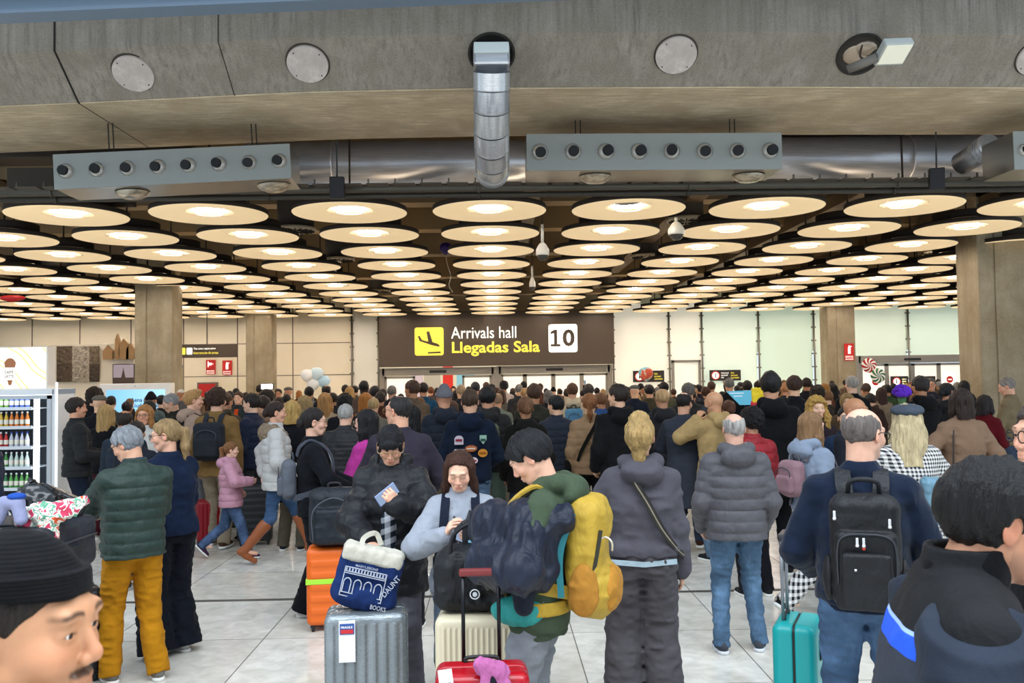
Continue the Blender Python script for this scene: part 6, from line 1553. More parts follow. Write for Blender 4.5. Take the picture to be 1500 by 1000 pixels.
# ---- man at the right edge
p = Pose(head=(.1, 0, 0))
hero('edge', 1526, 3.3, 88, 1.86, p, 'man in dark jacket with glasses cut off by the right edge', skinc='d5a288', hair=('short', '4a3f3a'), top=dict(t=.035, hem=.84, hood=True, mat=cloth('17181c')), bottom=dict(mat=cloth('1b1c20')), q=2, eyes=True, glass=plain('1c1614', .4))
p = Pose(head=(0, 0, 0))
hero('ledge', -27, 7.6, -30, 1.76, p, 'person in navy jacket cut off by the left edge', skinc='d5a288', hair=('short', '2a2220'), top=dict(t=.035, hem=.84, mat=nyl('18243e')), bottom=dict(mat=cloth('1b1c20')), q=1)
BK, DB, BR, GB, BL, GR = '131112', '241812', '4a3020', '7a5534', 'b9935c', '8f8d8a'
rnd.seed(11)
# px, top y, head width px, female, hair, hair colour, top, top colour, yaw, label, extras
ROWS = [
 (101, 577, 13, 0, 'short', BK, 'plain', 'b02024', 0, 'dark-haired man in red jersey by the shop wall at the left', {}),
 (113, 583, 19, 0, 'short', DB, 'puffer', '1b1c1e', -55, 'man in black quilted puffer jacket beside the drinks fridge', dict(Y=10.8, pants='1c2434')),
 (139, 568, 18, 0, 'afro', '2e1f16', 'jacket', '1a1a1e', 0, 'man with round brown afro near the shop wall', dict(Y=14.5)),
 (146, 579, 17, 0, None, GB, 'jacket', '16171c', 0, 'man in grey flat cap and dark jacket at the left', dict(hat=('flatcap', cloth('6e675c')), Y=12.6)),
 (163, 580, 14, 0, 'crop', DB, 'jacket', '4a4838', 10, 'shaven-headed man in olive jacket in front of the kiosk', {}),
 (156, 593, 19, 1, 'long', BL, 'jacket', '16161a', -8, 'woman with long blond hair and black jacket beside the puffer man', dict(Y=11.6, pants='4a1420')),
 (187, 588, 15, 1, 'bun', DB, 'plain', '23262c', 0, 'dark-haired woman with top bun in front of the blue kiosk screen', {}),
 (183, 601, 21, 0, 'balding', DB, 'plain', '26303c', 0, 'man with thinning crown behind the green puffer man', dict(Y=9.4)),
 (212, 594, 18, 1, 'bob', 'a8723c', 'plain', 'd0ccc4', 180, 'ginger woman in glasses facing the viewer before the kiosk', dict(glass=plain('2a1c16', .4), Y=10.4)),
 (219, 587, 16, 0, 'short', BK, 'plain', '2a3c40', 20, 'dark-haired person right behind the ginger woman', dict(Y=12.2)),
 (222, 576, 15, 0, None, BK, 'jacket', '5c6a6a', 0, 'person in black beanie in front of the kiosk screen', dict(hat=('beanie', cloth('17171b')))),
 (237, 579, 13, 0, 'short', BK, 'jacket', '2a2a2a', -15, 'black-haired person between beanie wearer and grey-haired man', {}),
 (245, 584, 12, 1, 'long', BR, 'plain', 'b9c8b4', 90, 'woman in pale green top turned left near the kiosk', {}),
 (255, 576, 18, 0, 'crop', GR, 'parka', '2c2a22', 110, 'grey-haired man in dark olive parka looking down to the left', dict(ps='look')),
 (265, 571, 11, 0, None, GR, 'plain', '5c5c60', 0, 'person in white cap behind the grey-haired man', dict(hat=('cap', cloth('d8d4cc')))),
 (200, 617, 17, 0, 'short', DB, 'plain', '22262e', 0, 'dark head right behind the green puffer man shoulder', dict(Y=8.7)),
 (330, 575, 19, 0, 'short', BR, 'parka', '4c4434', -20, 'man in olive brown jacket right of the tan coat', dict(Y=12.0)),
 (337, 573, 11, 0, 'short', BK, 'plain', '2c2c30', 0, 'black-haired head just right of the tan coat man', {}),
 (346, 569, 9, 0, 'short', BK, 'plain', '3c3c40', 0, 'small dark head left above the orange shirt man', {}),
 (349, 574, 13, 0, 'short', BR, 'jacket', '30383a', 175, 'man facing the viewer in open jacket and orange shirt', dict(shirt='c8501c')),
 (360, 575, 10, 0, 'short', DB, 'plain', '2a2a30', 0, 'dark head right beside the orange shirt man', {}),
 (368, 577, 18, 0, 'short', DB, 'puffer', '18223c', 80, 'man in navy puffer with arms folded facing left', dict(ps='front', Y=11.4)),
 (383, 580, 18, 1, 'tied', '33201a', 'parka', '9c7c64', 75, 'woman with tied brown hair and beige fur-collar jacket facing left', dict(Y=11)),
 (381, 564, 10, 0, 'short', DB, 'plain', '3c3430', 0, 'man below the bright camera light', {}),
 (391, 571, 19, 0, 'curly', DB, 'plain', '23232a', 0, 'thick dark-haired head above the navy puffer man', dict(Y=13.6)),
 (422, 567, 12, 0, None, GR, 'jacket', 'b98a34', 20, 'person in grey cap and mustard jacket', dict(hat=('flatcap', cloth('6c6860')))),
 (408, 570, 9, 0, 'short', DB, 'plain', '4c443c', 180, 'small man with glasses facing the viewer behind the white coat', dict(glass=plain('15120f', .4))),
 (409, 582, 14, 1, 'curly', DB, 'plain', '30283a', 0, 'dark curly-haired woman right above the white coat woman', {}),
 (420, 578, 12, 0, 'short', BK, 'plain', '22222a', 0, 'black-haired person right of dark curly woman', {}),
 (428, 588, 20, 1, 'bob', 'c09a58', 'coat', '15151a', 0, 'woman with golden blond bob and black coat', dict(Y=10.6)),
 (446, 580, 20, 1, 'longcurly', 'ae8f60', 'parka', '1a1719', 0, 'woman with fluffy fair hair and black fur-trimmed parka', dict(Y=12.6)),
 (453, 567, 12, 0, 'short', BK, 'plain', '7c8a94', 0, 'dark-haired man in grey-blue top under the balloons', {}),
 (478, 564, 12, 0, 'balding', DB, 'plain', '23262c', 0, 'balding man right of the pale balloons', {}),
 (476, 576, 20, 1, 'long', 'b5824a', 'coat', 'b09a7c', 0, 'woman with wavy golden hair and cream coat', dict(Y=12.9)),
 (438, 572, 9, 1, 'bob', 'a4682c', 'plain', '4c3c34', 0, 'small red-haired head below the balloons', {}),
 (488, 576, 13, 0, 'short', DB, 'plain', '2c2c34', 0, 'dark head right of the wavy golden hair', {}),
 (505, 577, 19, 0, 'curly', BK, 'jacket', '1d1d22', 0, 'curly black-haired man behind the white-haired man', dict(Y=12.4)),
 (512, 567, 13, 1, 'bob', 'b08a54', 'plain', '6c5c50', 0, 'blond head below the left end of the big sign', {}),
 (506, 564, 10, 0, 'short', DB, 'plain', '3c3c44', 0, 'small dark-haired head left of the blond head', {}),
 (520, 565, 10, 0, 'short', BK, 'plain', '5c544c', 0, 'small dark-haired head right of the blond head', {}),
 (533, 558, 13, 0, 'crop', BK, 'plain', '5b4c44', 0, 'tall dark-skinned man standing out under the sign left end', dict(skinc='3c2418')),
 (536, 576, 19, 1, 'long', 'b0702c', 'plain', '7c5a34', -20, 'woman with bright copper long hair', dict(Y=13.8)),
 (549, 566, 14, 0, 'short', BK, 'plain', '2a2a32', 0, 'black-haired head at the left door post', {}),
 (561, 570, 11, 0, 'short', DB, 'plain', '3c3a3a', 0, 'dark head in front of the left sliding door', {}),
 (574, 565, 13, 0, 'crop', '77726c', 'jacket', '23262e', 0, 'grey-haired man in front of the left frosted door', {}),
 (557, 574, 15, 1, 'tied', DB, 'plain', '4c3024', 0, 'dark-haired woman beside the copper-haired woman', {}),
 (547, 583, 16, 0, 'crop', 'b89868', 'plain', '7c7468', 0, 'fair-haired head above the pink sweater woman', {}),
 (587, 577, 10, 0, 'short', BK, 'plain', '23232a', 0, 'small black head left of the taupe sweater man', {}),
 (604, 558, 17, 0, 'short', BR, 'plain', '6c5a48', 25, 'brown-haired man in taupe sweater looking left', dict(Y=13.4, turn=.6)),
 (620, 561, 13, 0, 'short', DB, 'jacket', '1f4c6c', 0, 'man in petrol blue jacket right of the taupe sweater', {}),
 (631, 567, 9, 0, 'short', '7a4428', 'plain', '4c4040', 0, 'small reddish-haired head in the open door', {}),
 (640, 568, 8, 0, 'short', BK, 'plain', '3c3c44', 0, 'tiny black-haired head in the open door', {}),
 (650, 567, 19, 0, None, GR, 'pufferhood', '1b2230', 15, 'person in grey knit beanie and dark navy puffer', dict(hat=('beanie', cloth('77757a', kind='knit')), Y=10.6)),
 (675, 564, 13, 0, 'crop', 'a88c6c', 'jacket', '2a2a2e', 0, 'sandy-haired man left of the patches hoodie man', {}),
 (664, 566, 8, 1, 'bob', BK, 'plain', 'c0342c', 180, 'tiny person with red top facing us in the open door', {}),
 (696, 560, 12, 0, 'short', '2f2f34', 'jacket', '3c3c44', 0, 'dark grey head behind the patches hoodie man', {}),
 (712, 560, 9, 0, 'short', BR, 'plain', '4c4038', 0, 'small brown head at the centre door post', {}),
 (714, 567, 16, 0, 'short', BK, 'pufferhood', '1e1c1c', 0, 'dark-haired man in brown-black jacket carrying a green backpack', dict(Y=10.4, pants='5c6c60', bag=('6c7058', 'olive green backpack right of the patches hoodie'))),
 (720, 563, 11, 0, 'curly', BK, 'plain', '30303a', 0, 'dark curly head at the right side of centre post', {}),
 (728, 576, 15, 0, 'thin', '9c7c60', 'jacket', '7c8474', 0, 'bald head just right of the green backpack', {}),
 (738, 558, 12, 0, 'curly', BK, 'plain', 'c9b9b0', 0, 'curly black-haired man in pale patterned jumper', {}),
 (734, 571, 13, 1, 'long', BR, 'jacket', '6c6a60', 0, 'long brown-haired woman behind the bald head', {}),
 (760, 563, 11, 0, 'crop', '86827c', 'plain', '3c3c40', 0, 'grey head left of the frosted middle door leaf', {}),
 (767, 559, 9, 0, 'short', BK, 'plain', '3c3c44', 0, 'small black head behind the grey head', {}),
 (768, 568, 11, 0, 'thin', 'b89060', 'plain', '3c3834', 0, 'fair bald head above the black hooded coat', {}),
 (782, 563, 16, 0, 'short', BR, 'coat', '36342a', 0, 'broad man in dark olive coat', dict(Y=11.2)),
 (791, 562, 9, 0, 'short', BR, 'plain', '5c3c30', 0, 'small brown head right of the olive coat man', {}),
 (769, 582, 20, 1, 'tied', '6a452a', 'parka', '14120f', 0, 'brown-haired woman in black hooded coat', dict(Y=9.6)),
 (600, 594, 19, 1, 'long', BK, 'jacket', '18181c', 85, 'dark-haired woman in black jacket beside the plum jacket man', dict(Y=9.9)),
 (803, 572, 14, 1, 'bob', '6c6866', 'coat', '2c2c30', 0, 'woman with dull grey bob left of the vest man', {}),
 (810, 568, 9, 0, None, BK, 'plain', '24242a', 0, 'person in small black beanie near the middle doors', dict(hat=('beanie', cloth('131317')))),
 (820, 571, 8, 0, 'short', DB, 'plain', '8a6a4c', 0, 'tiny head between black beanie and cream hoodie', {}),
 (829, 570, 8, 0, 'short', BK, 'plain', '2c2c30', 0, 'tiny dark head left of the cream hoodie man', {}),
 (838, 562, 15, 0, 'short', '55361f', 'hoodie', 'd8c4a4', 0, 'brown-haired man in cream hoodie with small blue bag', dict(bag=('5a8cae', 'pale blue and white drawstring bag on the cream hoodie'))),
 (862, 563, 14, 0, 'short', '3a3330', 'plain', '23232a', 0, 'dark-haired man below the raised phone', {}),
 (853, 572, 9, 0, 'short', BK, 'jacket', '1a1a1e', 0, 'person in black holding up a phone to film', dict(ps='raise')),
 (874, 568, 9, 0, 'short', DB, 'plain', '3c3c44', 0, 'small dark head right of the raised phone', {}),
 (883, 570, 9, 1, 'bob', 'b08c54', 'plain', '8c7c6c', 0, 'small blond head at the right door leaf', {}),
 (880, 576, 12, 0, 'short', '7a5030', 'plain', '3a5c94', 0, 'brown-haired person in bright blue sweater', dict(pants='j5b7890', Y=13.5)),
 (814, 580, 18, 0, 'short', BK, 'vest', '262c3a', 20, 'black-haired man in navy padded vest and khaki trousers', dict(turn=.5, pants='b49668', Y=10.9)),
 (863, 577, 18, 1, 'pony', '8a5630', 'puffer', 'a07e5c', 0, 'ginger ponytail woman in beige puffer with black crossbody strap', dict(Y=10.7, pants='121214', strap=1)),
 (905, 564, 18, 0, 'short', '2c1e16', 'parka', '151516', 20, 'tall man in black hooded jacket looking left', dict(Y=10.2, turn=.6, pants='5b5348')),
 (916, 566, 9, 0, 'short', DB, 'plain', '3c3c44', 0, 'small dark head right of the tall black jacket man', {}),
 (929, 564, 15, 0, None, GR, 'jacket', '1c2434', 0, 'man in grey flat cap and navy jacket in front of the wall notice', dict(hat=('flatcap', cloth('5c6460')))),
 (938, 562, 9, 0, 'short', BK, 'plain', '3c3430', 0, 'small black head under the globe balloon left', {}),
 (942, 569, 9, 0, 'crop', '9c6c4c', 'plain', '4c4034', 0, 'ruddy bald head between flat cap and olive jacket', {}),
 (951, 564, 13, 0, 'short', BK, 'jacket', '4a4434', 0, 'black-haired man in olive jacket below the globe balloon', {}),
 (969, 570, 15, 0, 'thin', 'c9a070', 'pufferhood', '1d1c20', 0, 'bald fair-skinned man in black quilted jacket', dict(Y=10.9, pants='j7f97a8')),
 (972, 560, 13, 0, 'short', BK, 'plain', '5c5c44', 0, 'black-haired man left of the narrow steel door', {}),
 (961, 571, 8, 0, 'short', BK, 'plain', '3c3c44', 0, 'tiny dark head left of the bald quilted jacket man', {}),
 (986, 571, 9, 0, 'short', BR, 'plain', '3c3430', 0, 'small brown head left of the suit coat man', {}),
 (1007, 561, 16, 0, 'crop', '6c6660', 'puffer', '26231f', 0, 'grey-haired man in dark brown puffer behind the suit coat man', dict(Y=12.5)),
 (1017, 568, 9, 0, 'thin', 'b8906c', 'plain', '3c3c44', 0, 'small balding head right of the grey-haired puffer man', {}),
 (1033, 567, 14, 1, 'curly', '4a2e1e', 'jacket', '22252e', 0, 'curly chestnut-haired woman left above the cream coat', {}),
 (1042, 559, 11, 0, 'short', BR, 'jacket', '1c2434', -20, 'man in navy jacket left of the authorised personnel notice', {}),
 (1068, 554, 13, 0, 'crop', '77756f', 'jacket', '14151a', -10, 'grey-haired man in black below the authorised personnel notice', {}),
 (1079, 565, 9, 0, 'short', BK, 'plain', '2c2c34', 0, 'small black head right of the grey-haired man in black', {}),
 (1094, 558, 13, 0, 'short', DB, 'jacket', '1b2233', 0, 'dark-haired bearded man above the pale blue board', {}),
 (1109, 559, 10, 0, 'short', DB, 'plain', 'd0862c', 0, 'man in orange-yellow shirt left of the very tall man', {}),
 (1093, 573, 17, 1, 'longcurly', BK, 'plain', '2c1c1c', 0, 'woman with long tight black curls below the blue board', {}),
 (1057, 574, 13, 0, 'short', BK, 'plain', '24242c', 0, 'black-haired person holding the pale blue board', dict(ps='raise')),
 (1066, 587, 16, 1, 'tied', '5a3420', 'plain', '7c5c34', 0, 'auburn woman in ochre top right of the cream coat', dict(Y=11.2)),
 (1148, 557, 9, 1, 'curly', '6a4a30', 'plain', '6c4430', 0, 'small curly head right of the very tall man', {}),
 (1147, 569, 14, 1, 'longcurly', '9c6c34', 'plain', '4c3020', 0, 'golden curly-haired woman right of the very tall man shoulder', {}),
 (1163, 551, 19, 0, 'fringe', '3a2418', 'jacket', '17181d', -6, 'young man with brown bowl-cut hair in black jacket', dict(Y=12)),
 (1181, 554, 12, 0, 'short', DB, 'jacket', '1c1c22', 0, 'dark-haired man in front of the green glass panel', {}),
 (1196, 565, 20, 1, 'curly', '2f2018', 'jacket', '38302c', 0, 'person with large bushy brown curls', dict(Y=13.2)),
 (1207, 562, 14, 1, 'long', 'a87434', 'plain', '6c4028', 10, 'woman with long strawberry blond hair by the concrete column', {}),
 (1219, 562, 14, 1, 'long', BK, 'jacket', '2c2c2e', 0, 'woman with long black hair before the right concrete column', {}),
 (1247, 551, 15, 0, 'crop', 'a8a198', 'jacket', '19191d', 0, 'white-haired man in black jacket in front of the column', dict(Y=13.4)),
 (1240, 577, 15, 1, 'hoodie', GB, 'parka', '5c4834', 160, 'person in fur-trimmed hood facing the viewer', dict(hat=('hoodup', cloth('a08258', var=.5)), Y=12.4)),
 (1268, 562, 12, 0, 'short', '4c3a2c', 'jacket', 'a08e6a', 0, 'dark-haired person in beige hooded jacket by the balloons', {}),
 (1290, 568, 15, 1, 'long', '3a2018', 'jacket', '8c7c68', 0, 'woman with long auburn hair left of the purple flowers', {}),
 (1299, 564, 12, 0, 'short', BK, 'jacket', '3c5034', 0, 'person in green jacket directly left of the purple flowers', {}),
 (1308, 562, 9, 0, 'short', BK, 'plain', '2c2c34', 0, 'small black head above the purple flowers left', {}),
 (1333, 560, 9, 1, 'bob', '8a4a34', 'plain', '5c3c34', 0, 'small reddish-brown head right above the purple flowers', {}),
 (1347, 552, 17, 0, 'short', '2c2622', 'parka', '131315', 8, 'man in black hooded jacket holding the purple flowers', dict(Y=11.4, ps='front')),
 (1363, 554, 13, 0, 'crop', '5c5752', 'jacket', '2c2c34', 150, 'grey-haired man with glasses facing us by the right doors', dict(glass=plain('15120f', .4))),
 (1387, 562, 16, 1, 'tied', BK, 'pufferhood', '151519', -70, 'black-haired woman in shiny black puffer facing right', dict(Y=11.6)),
 (1401, 560, 12, 0, 'crop', '8a8880', 'plain', '5c5c5c', 0, 'grey head behind the camel coat woman', {}),
 (1411, 558, 15, 1, 'long', BK, 'jacket', '2c2426', 0, 'woman with long black hair above the camel coat', {}),
 (1426, 557, 11, 1, 'long', BK, 'plain', '2a2228', 0, 'small long-haired head left of the right concrete column', {}),
 (1435, 552, 13, 0, 'short', BK, 'jacket', '141418', -60, 'man in black standing against the right concrete column', {}),
 (1441, 580, 17, 1, 'bob', '1c1112', 'jacket', '5c0f18', -60, 'dark-haired woman in burgundy jacket beside the tweed man', dict(Y=11.6, pants='18223c')),
 (1195, 580, 21, 1, 'longcurly', 'c89c50', 'coat', '2a2024', 180, 'woman with golden ringlet curls facing the viewer', dict(Y=9.4)),
 (1252, 583, 24, 0, None, '3c2c24', 'jacket', '22242c', -150, 'bald man looking over the shoulder of the navy fleece man', dict(Y=7.4)),
 (1238, 596, 16, 1, 'tied', BK, 'jacket', '1c2c44', 160, 'dark-haired woman in navy jacket left behind the navy fleece man', dict(Y=8.5)),
 (1150, 561, 13, 0, 'short', 'c08a5c', 'plain', '1b1b20', 0, 'fair nape below the bowl-cut young man', {}),
 (25, 585, 14, 0, 'short', BK, 'jacket', '1c1c22', 0, 'person hidden behind the drinks fridge', dict(skip=1)),
]
def row(r):
    px, y, hw, fem, hair, hc, top, tc, yaw, lb, ex = r
    ex = dict(ex)
    if ex.get('skip'): return
    if hair == 'hoodie': hair = None
    jit = 0 if abs(yaw) > 30 else rnd.uniform(-9, 9)
    turn = ex.get('turn', 0)
    o = crowd(px, y, hw, bool(fem), hair, hc, top, tc, yaw+jit, lb, ps=ex.get('ps', rnd.choice(['down', 'front', 'pocket', 'front'])), turn=turn, pants=ex.get('pants'), skinc=ex.get('skinc'), hat=ex.get('hat'), fixedY=ex.get('Y'), glass=ex.get('glass'), minY=7 if ex.get('Y') else 10.5)
    if o is None: print('NOPLACE', lb); return
    p = pose(ex.get('ps', 'down'), bool(fem), turn)
    if ex.get('shirt'):
        link('shirt', cache(('shirt',), lambda: sdf_mesh('shirt', [add(loft([(1.0, 0, .11, .05, .05), (1.3, 0, .115, .05, .05), (1.44, 0, .06, .05, .05)]), 0)], .014)), cloth(ex['shirt']), o)
    if ex.get('bag'): backpack(o, ex['bag'][1], cloth(ex['bag'][0]), cloth('3c3c38'), .14, .2, .07, 1.18, -.16, .032, h_=.011)
    if ex.get('strap'):
        pts, nr = cross_strap(o, '', None, .045, -1); s_ = MB().band(pts, nr, .04, .008).build('crossbody_bag', cloth('15130f')); with_root(s_, o); tag(s_, 'black crossbody strap over the beige puffer', 'bag')
        link('pouch', sdf_mesh('pouch', [add(box((-.26, .02, .93), (.04, .1, .09), .03), 0)], .012), cloth('15130f'), s_)
    if ex.get('ps') == 'raise' and 'filming' not in lb and 'film' in lb:
        s_ = MB().box((-.04, -.005, -.075), (.04, .005, .075), bev=.003).build('phone', plain('17171b', .4)); M_ = Matrix.Translation(o.location) @ Matrix.Rotation(o.rotation_euler.z, 4, 'Z') @ Matrix.Scale(o.scale.x, 4)
        s_.matrix_world = M_ @ Matrix.Translation(p.WR+Vector((.02, .03, .10))); tag(s_, 'dark phone held up high above the crowd', 'phone'); MB().box((-.035, -.007, -.07), (.035, -.005, .07)).build('screen', emis('8c9cae', .5), s_)
    return o
for r in sorted(ROWS, key=lambda r: -r[2]): row(r)
# --- the packed crowd in between, nobody of whom can be told apart
rnd.seed(5)
fill = 0; tries = 0
fc = ['17181c', '22242c', '2c2a28', '3a3026', '1b2436', '4a3c30', '5c4c3c', '30343a', '6c5848', '28303c', '7c6650', '3c2a24']
while fill < 105 and tries < 4000:
    tries += 1
    Y = rnd.uniform(14.5, 34)
    px = rnd.uniform(85, 1432); g = gp(px, Y)
    if Y > 23 and px < 235: continue
    if px < 250 and 19.5 < Y < 21.5: continue
    if 190 < px < 258 and Y > 23: continue
    if not free(g.x, Y, .62): continue
    fem = rnd.random() < .45; H = rnd.uniform(1.5, 1.66) if fem else rnd.uniform(1.6, 1.74)
    y = hor(px)+(CAMZ-H)*FPX/Y
    hs = rnd.choice(['long', 'bob', 'tied', 'long', 'pony', 'curly']) if fem else rnd.choice(['short', 'short', 'crop', 'balding', 'curly'])
    hc = rnd.choice([BK, DB, DB, BR, BR, GB, BL if fem else GR])
    dark = hc in (BK, DB)
    cn_ = {BK: 'black', DB: 'dark brown', BR: 'brown', GB: 'light brown', BL: 'blond', GR: 'grey'}[hc]
    lb = '%s-haired person seen from behind, deep in the packed crowd towards the doors' % cn_
    if crowd(px, y, .165*FPX/Y, fem, hs, hc, rnd.choice(['jacket', 'plain', 'parka', 'puffer', 'hoodie']), rnd.choice(fc), rnd.uniform(-25, 25), lb, ps=rnd.choice(['down', 'front', 'pocket']), q=0, group='%s-haired people deep in the crowd' % cn_, fixedY=Y): fill += 1
print('filler', fill)
# ================================================================== LUGGAGE AND SMALL THINGS
def suitcase(label, px, Y, w, h, dp, yaw, mat, ribs='v', handle=0, name='suitcase', z0=0.0, dark=None, group=None, zoff=None, band=None, wheels=True, hcol='1b1b1e', nr=9):
    """hard-shell case standing; front faces -Y of its own frame; px/Y give the middle of its front"""
    g = gp(px, Y); dk = dark or plain('1a1a1c', .5)
    root = empty(name, (g.x, g.y, z0), yaw, label, 'suitcase', group)
    wz_ = .05 if wheels else 0
    def rib(F):
        X, Y_, Z = np.meshgrid(*F.ax, indexing='ij')
        c = X if ribs == 'v' else Z
        if ribs: F.D += (.0035*np.clip(np.sin(2*PI*c/(w/nr if ribs == 'v' else h/nr))*2.5, -1, 1)*((np.abs(X) < w/2-.035) & (Z > wz_+.05) & (Z < h-.05))).astype(np.float32)
    for nm, a, b in (('front_shell', 0, dp*.5-.006), ('back_shell', dp*.5+.006, dp)):
        ops = [add(box((0, dp/2, (h+wz_)/2), (w/2, dp/2, (h-wz_)/2), .045), 0), keep(plane((0, b, 0), (0, 1, 0)), 0), keep(plane((0, a, 0), (0, -1, 0)), 0)]
        link(nm, sdf_mesh(nm, ops, .007 if Y < 6 else .01, rib), mat, root)
    link('zip_band', sdf_mesh('zip_band', [add(box((0, dp/2, (h+wz_)/2), (w/2-.006, dp/2-.006, (h-wz_)/2-.006), .04), 0), keep(plane((0, dp*.5+.014, 0), (0, 1, 0)), 0), keep(plane((0, dp*.5-.014, 0), (0, -1, 0)), 0)], .007), dk, root)
    if wheels:
        for sx in (-1, 1):
            for yy in (.05, dp-.05):
                wl = MB().cyl((sx*(w/2-.05)-.012, yy, .025), (sx*(w/2-.05)+.012, yy, .025), .025, seg=14).build('wheel', dk, root); MB().box((sx*(w/2-.05)-.02, yy-.02, .03), (sx*(w/2-.05)+.02, yy+.02, .07), bev=.006).build('fork', dk, wl)
    MB().tube(spline([(-.07, dp*.75, h-.002), (-.06, dp*.75, h+.02), (.06, dp*.75, h+.02), (.07, dp*.75, h-.002)], 4), .009, seg=8).build('carry_handle', dk, root)
    if handle:
        hd = MB()
        for sx in (-1, 1): hd.cyl((sx*.078, dp-.05, h-.02), (sx*.078, dp-.05, h+handle), .009, seg=10)
        o = hd.build('telescopic_handle', plain(hcol, .3, .6), root); MB().box((-.095, dp-.068, h+handle-.01), (.095, dp-.032, h+handle+.022), bev=.009).build('grip', plain('6b2424' if hcol == '1b1b1e' else '202024', .45), o)
    if band: MB().box((-w/2-.004, -.004, band[0]), (w/2+.004, dp+.004, band[1]), bev=.002).build('luggage_belt', plain(band[2], .6), root)
    return root
orange = plain('e0661c', .4)
suitcase('orange hard-shell suitcase with lime green belt beside the woman in black', 487, 7.15, .43, .66, .27, math.radians(8), orange, 'h', band=(.38, .42, 'a8e03c'), nr=7)
def wrapm(c):
    n = N('wrapped'); b = srgb(c); f = n.noise(n.coord((1, 1, .5)), 4, 2, .5, 1); w = n.noise(n.coord((2, 2, 12), rot=(0, .5, 0)), 7, 4, .6, 1)
    n.base(n.ramp(f, [(.3, tuple(x*.8 for x in b)), (.55, b), (.8, tuple(min(1, x*1.4) for x in b))])); n.set(.15, .45, .8)
    n.l(n.ramp(w, [(.4, (.1, .1, .1)), (.6, (.28, .28, .28))]), n.b.inputs['Roughness']); n.l(n.bump(w, .35, .012), n.b.inputs['Normal']); return n.m
sv = suitcase('silver-grey suitcase wrapped in clear film with airline sticker', 533, 4.75, .44, .76, .28, math.radians(6), wrapm('7f868a'), 'v', nr=8)
MB().box((-.14, -.012, .52), (-.055, -.008, .735)).build('sticker', plain('e4e4e8', .5), sv)
st = MB().box((-.135, -.016, .665), (-.06, -.012, .72)).build('sticker_print', plain('2c4c8c', .5), sv); MB().box((-.13, -.018, .67), (-.065, -.016, .69)).build('red_strip', plain('c0282c', .5), st)
text_obj('lettering', 'FRAGILE', .06, plain('ffffff', .5), st, T(-.128, .697, -.0175), .001, .01)
cr = suitcase('cream ribbed suitcase with black duffel bag on top', 704, 4.45, .50, .81, .28, math.radians(-4), plain('cfc3a6', .35), 'v', nr=18)
MB().box((-.252, .04, .35), (-.249, .1, .5), bev=.001).build('lock', plain('202022', .4), cr)
rd = suitcase('glossy red ribbed suitcase with raised handle, nearest in the middle', 701, 3.75, .40, .76, .24, math.radians(2), plain('a0101c', .18), 'v', handle=.38, nr=12)
tg = MB().box((-.03, -.004, .62), (.028, .0, .80), mx=Matrix.Translation((-.06, -.012, .0)) @ Matrix.Rotation(-.12, 4, 'Y')).build('paper_tag', plain('e6e8ee', .6), rd)
m = MB()
for i in range(12): m.box((-.015, -.006, .70+i*.004), (.02, -.0045, .7015+i*.004), mx=Matrix.Translation((-.06, -.012, .0)) @ Matrix.Rotation(-.12, 4, 'Y'))
m.build('barcode', plain('20222c', .6), tg)
o = soft('pink_scarf', [add(cone((-.0, .0, .80), (.08, -.01, .78), .035, .03), 0), add(cone((.02, -.02, .78), (.0, -.035, .62), .03, .045, ((0, 1, 0), .5)), .02), add(cone((.07, -.02, .78), (.09, -.03, .72), .025, .03), .02)], .005, cloth('c46aa4', kind='nylon'), 'pink and dark scarf tied to the handle of the red suitcase', 'scarf', None, foldfn(.012, (.03, .03, .05)))
o.location = rd.location; o.rotation_euler = rd.rotation_euler
link('dark_end', sdf_mesh('dark_end', [add(cone((.05, -.03, .76), (.035, -.045, .62), .022, .03, ((0, 1, 0), .5)), 0)], .005, foldfn(.006, (.03, .03, .05))), cloth('24202c'), o)
tl = suitcase('turquoise cabin suitcase with raised handle behind the navy fleece man', 1190, 4.62, .33, .72, .22, math.radians(64), plain('119a9a', .35), None, handle=.42, hcol='8a8d92')
MB().box((-.03, -.008, .52), (.03, -.0, .62), bev=.003).build('lock', plain('15171a', .4), tl)
suitcase('small dark red suitcase on the floor behind the running girl', 314, 11.0, .4, .55, .25, .5, plain('8a1420', .4), 'v')
suitcase('black suitcase standing between the girl and the white coat woman', 372, 10.9, .42, .72, .28, .2, plain('26282a', .5), 'h')
suitcase('black suitcase beside the legs of the green puffer man', 112, 6.0, .36, .62, .24, .6, plain('15161a', .4), None)
# backpack on the orange case
o = soft('backpack', [add(box((0, .12, .24), (.20, .11, .23), .08), 0), add(box((0, .0, .17), (.16, .03, .14), .03), .02)], .007, nyl('20262f'), 'dark blue-black travel backpack standing on the orange suitcase', 'backpack', None, foldfn(.008))
g = gp(487, 7.1); o.location = (g.x, g.y+.02, .665); o.rotation_euler = (0, 0, .12)
MB().tube(spline([(-.16, -.035, .06), (-.16, -.04, .3), (0, -.03, .4), (.16, -.04, .3), (.16, -.035, .06)], 5), .005, seg=6).build('zip', plain('4a4c54', .5), o)
MB().tube(spline([(-.05, .1, .46), (-.04, .1, .5), (.04, .1, .5), (.05, .1, .46)], 5), .01, seg=6).build('grab_handle', plain('1a1b1f', .6), o)
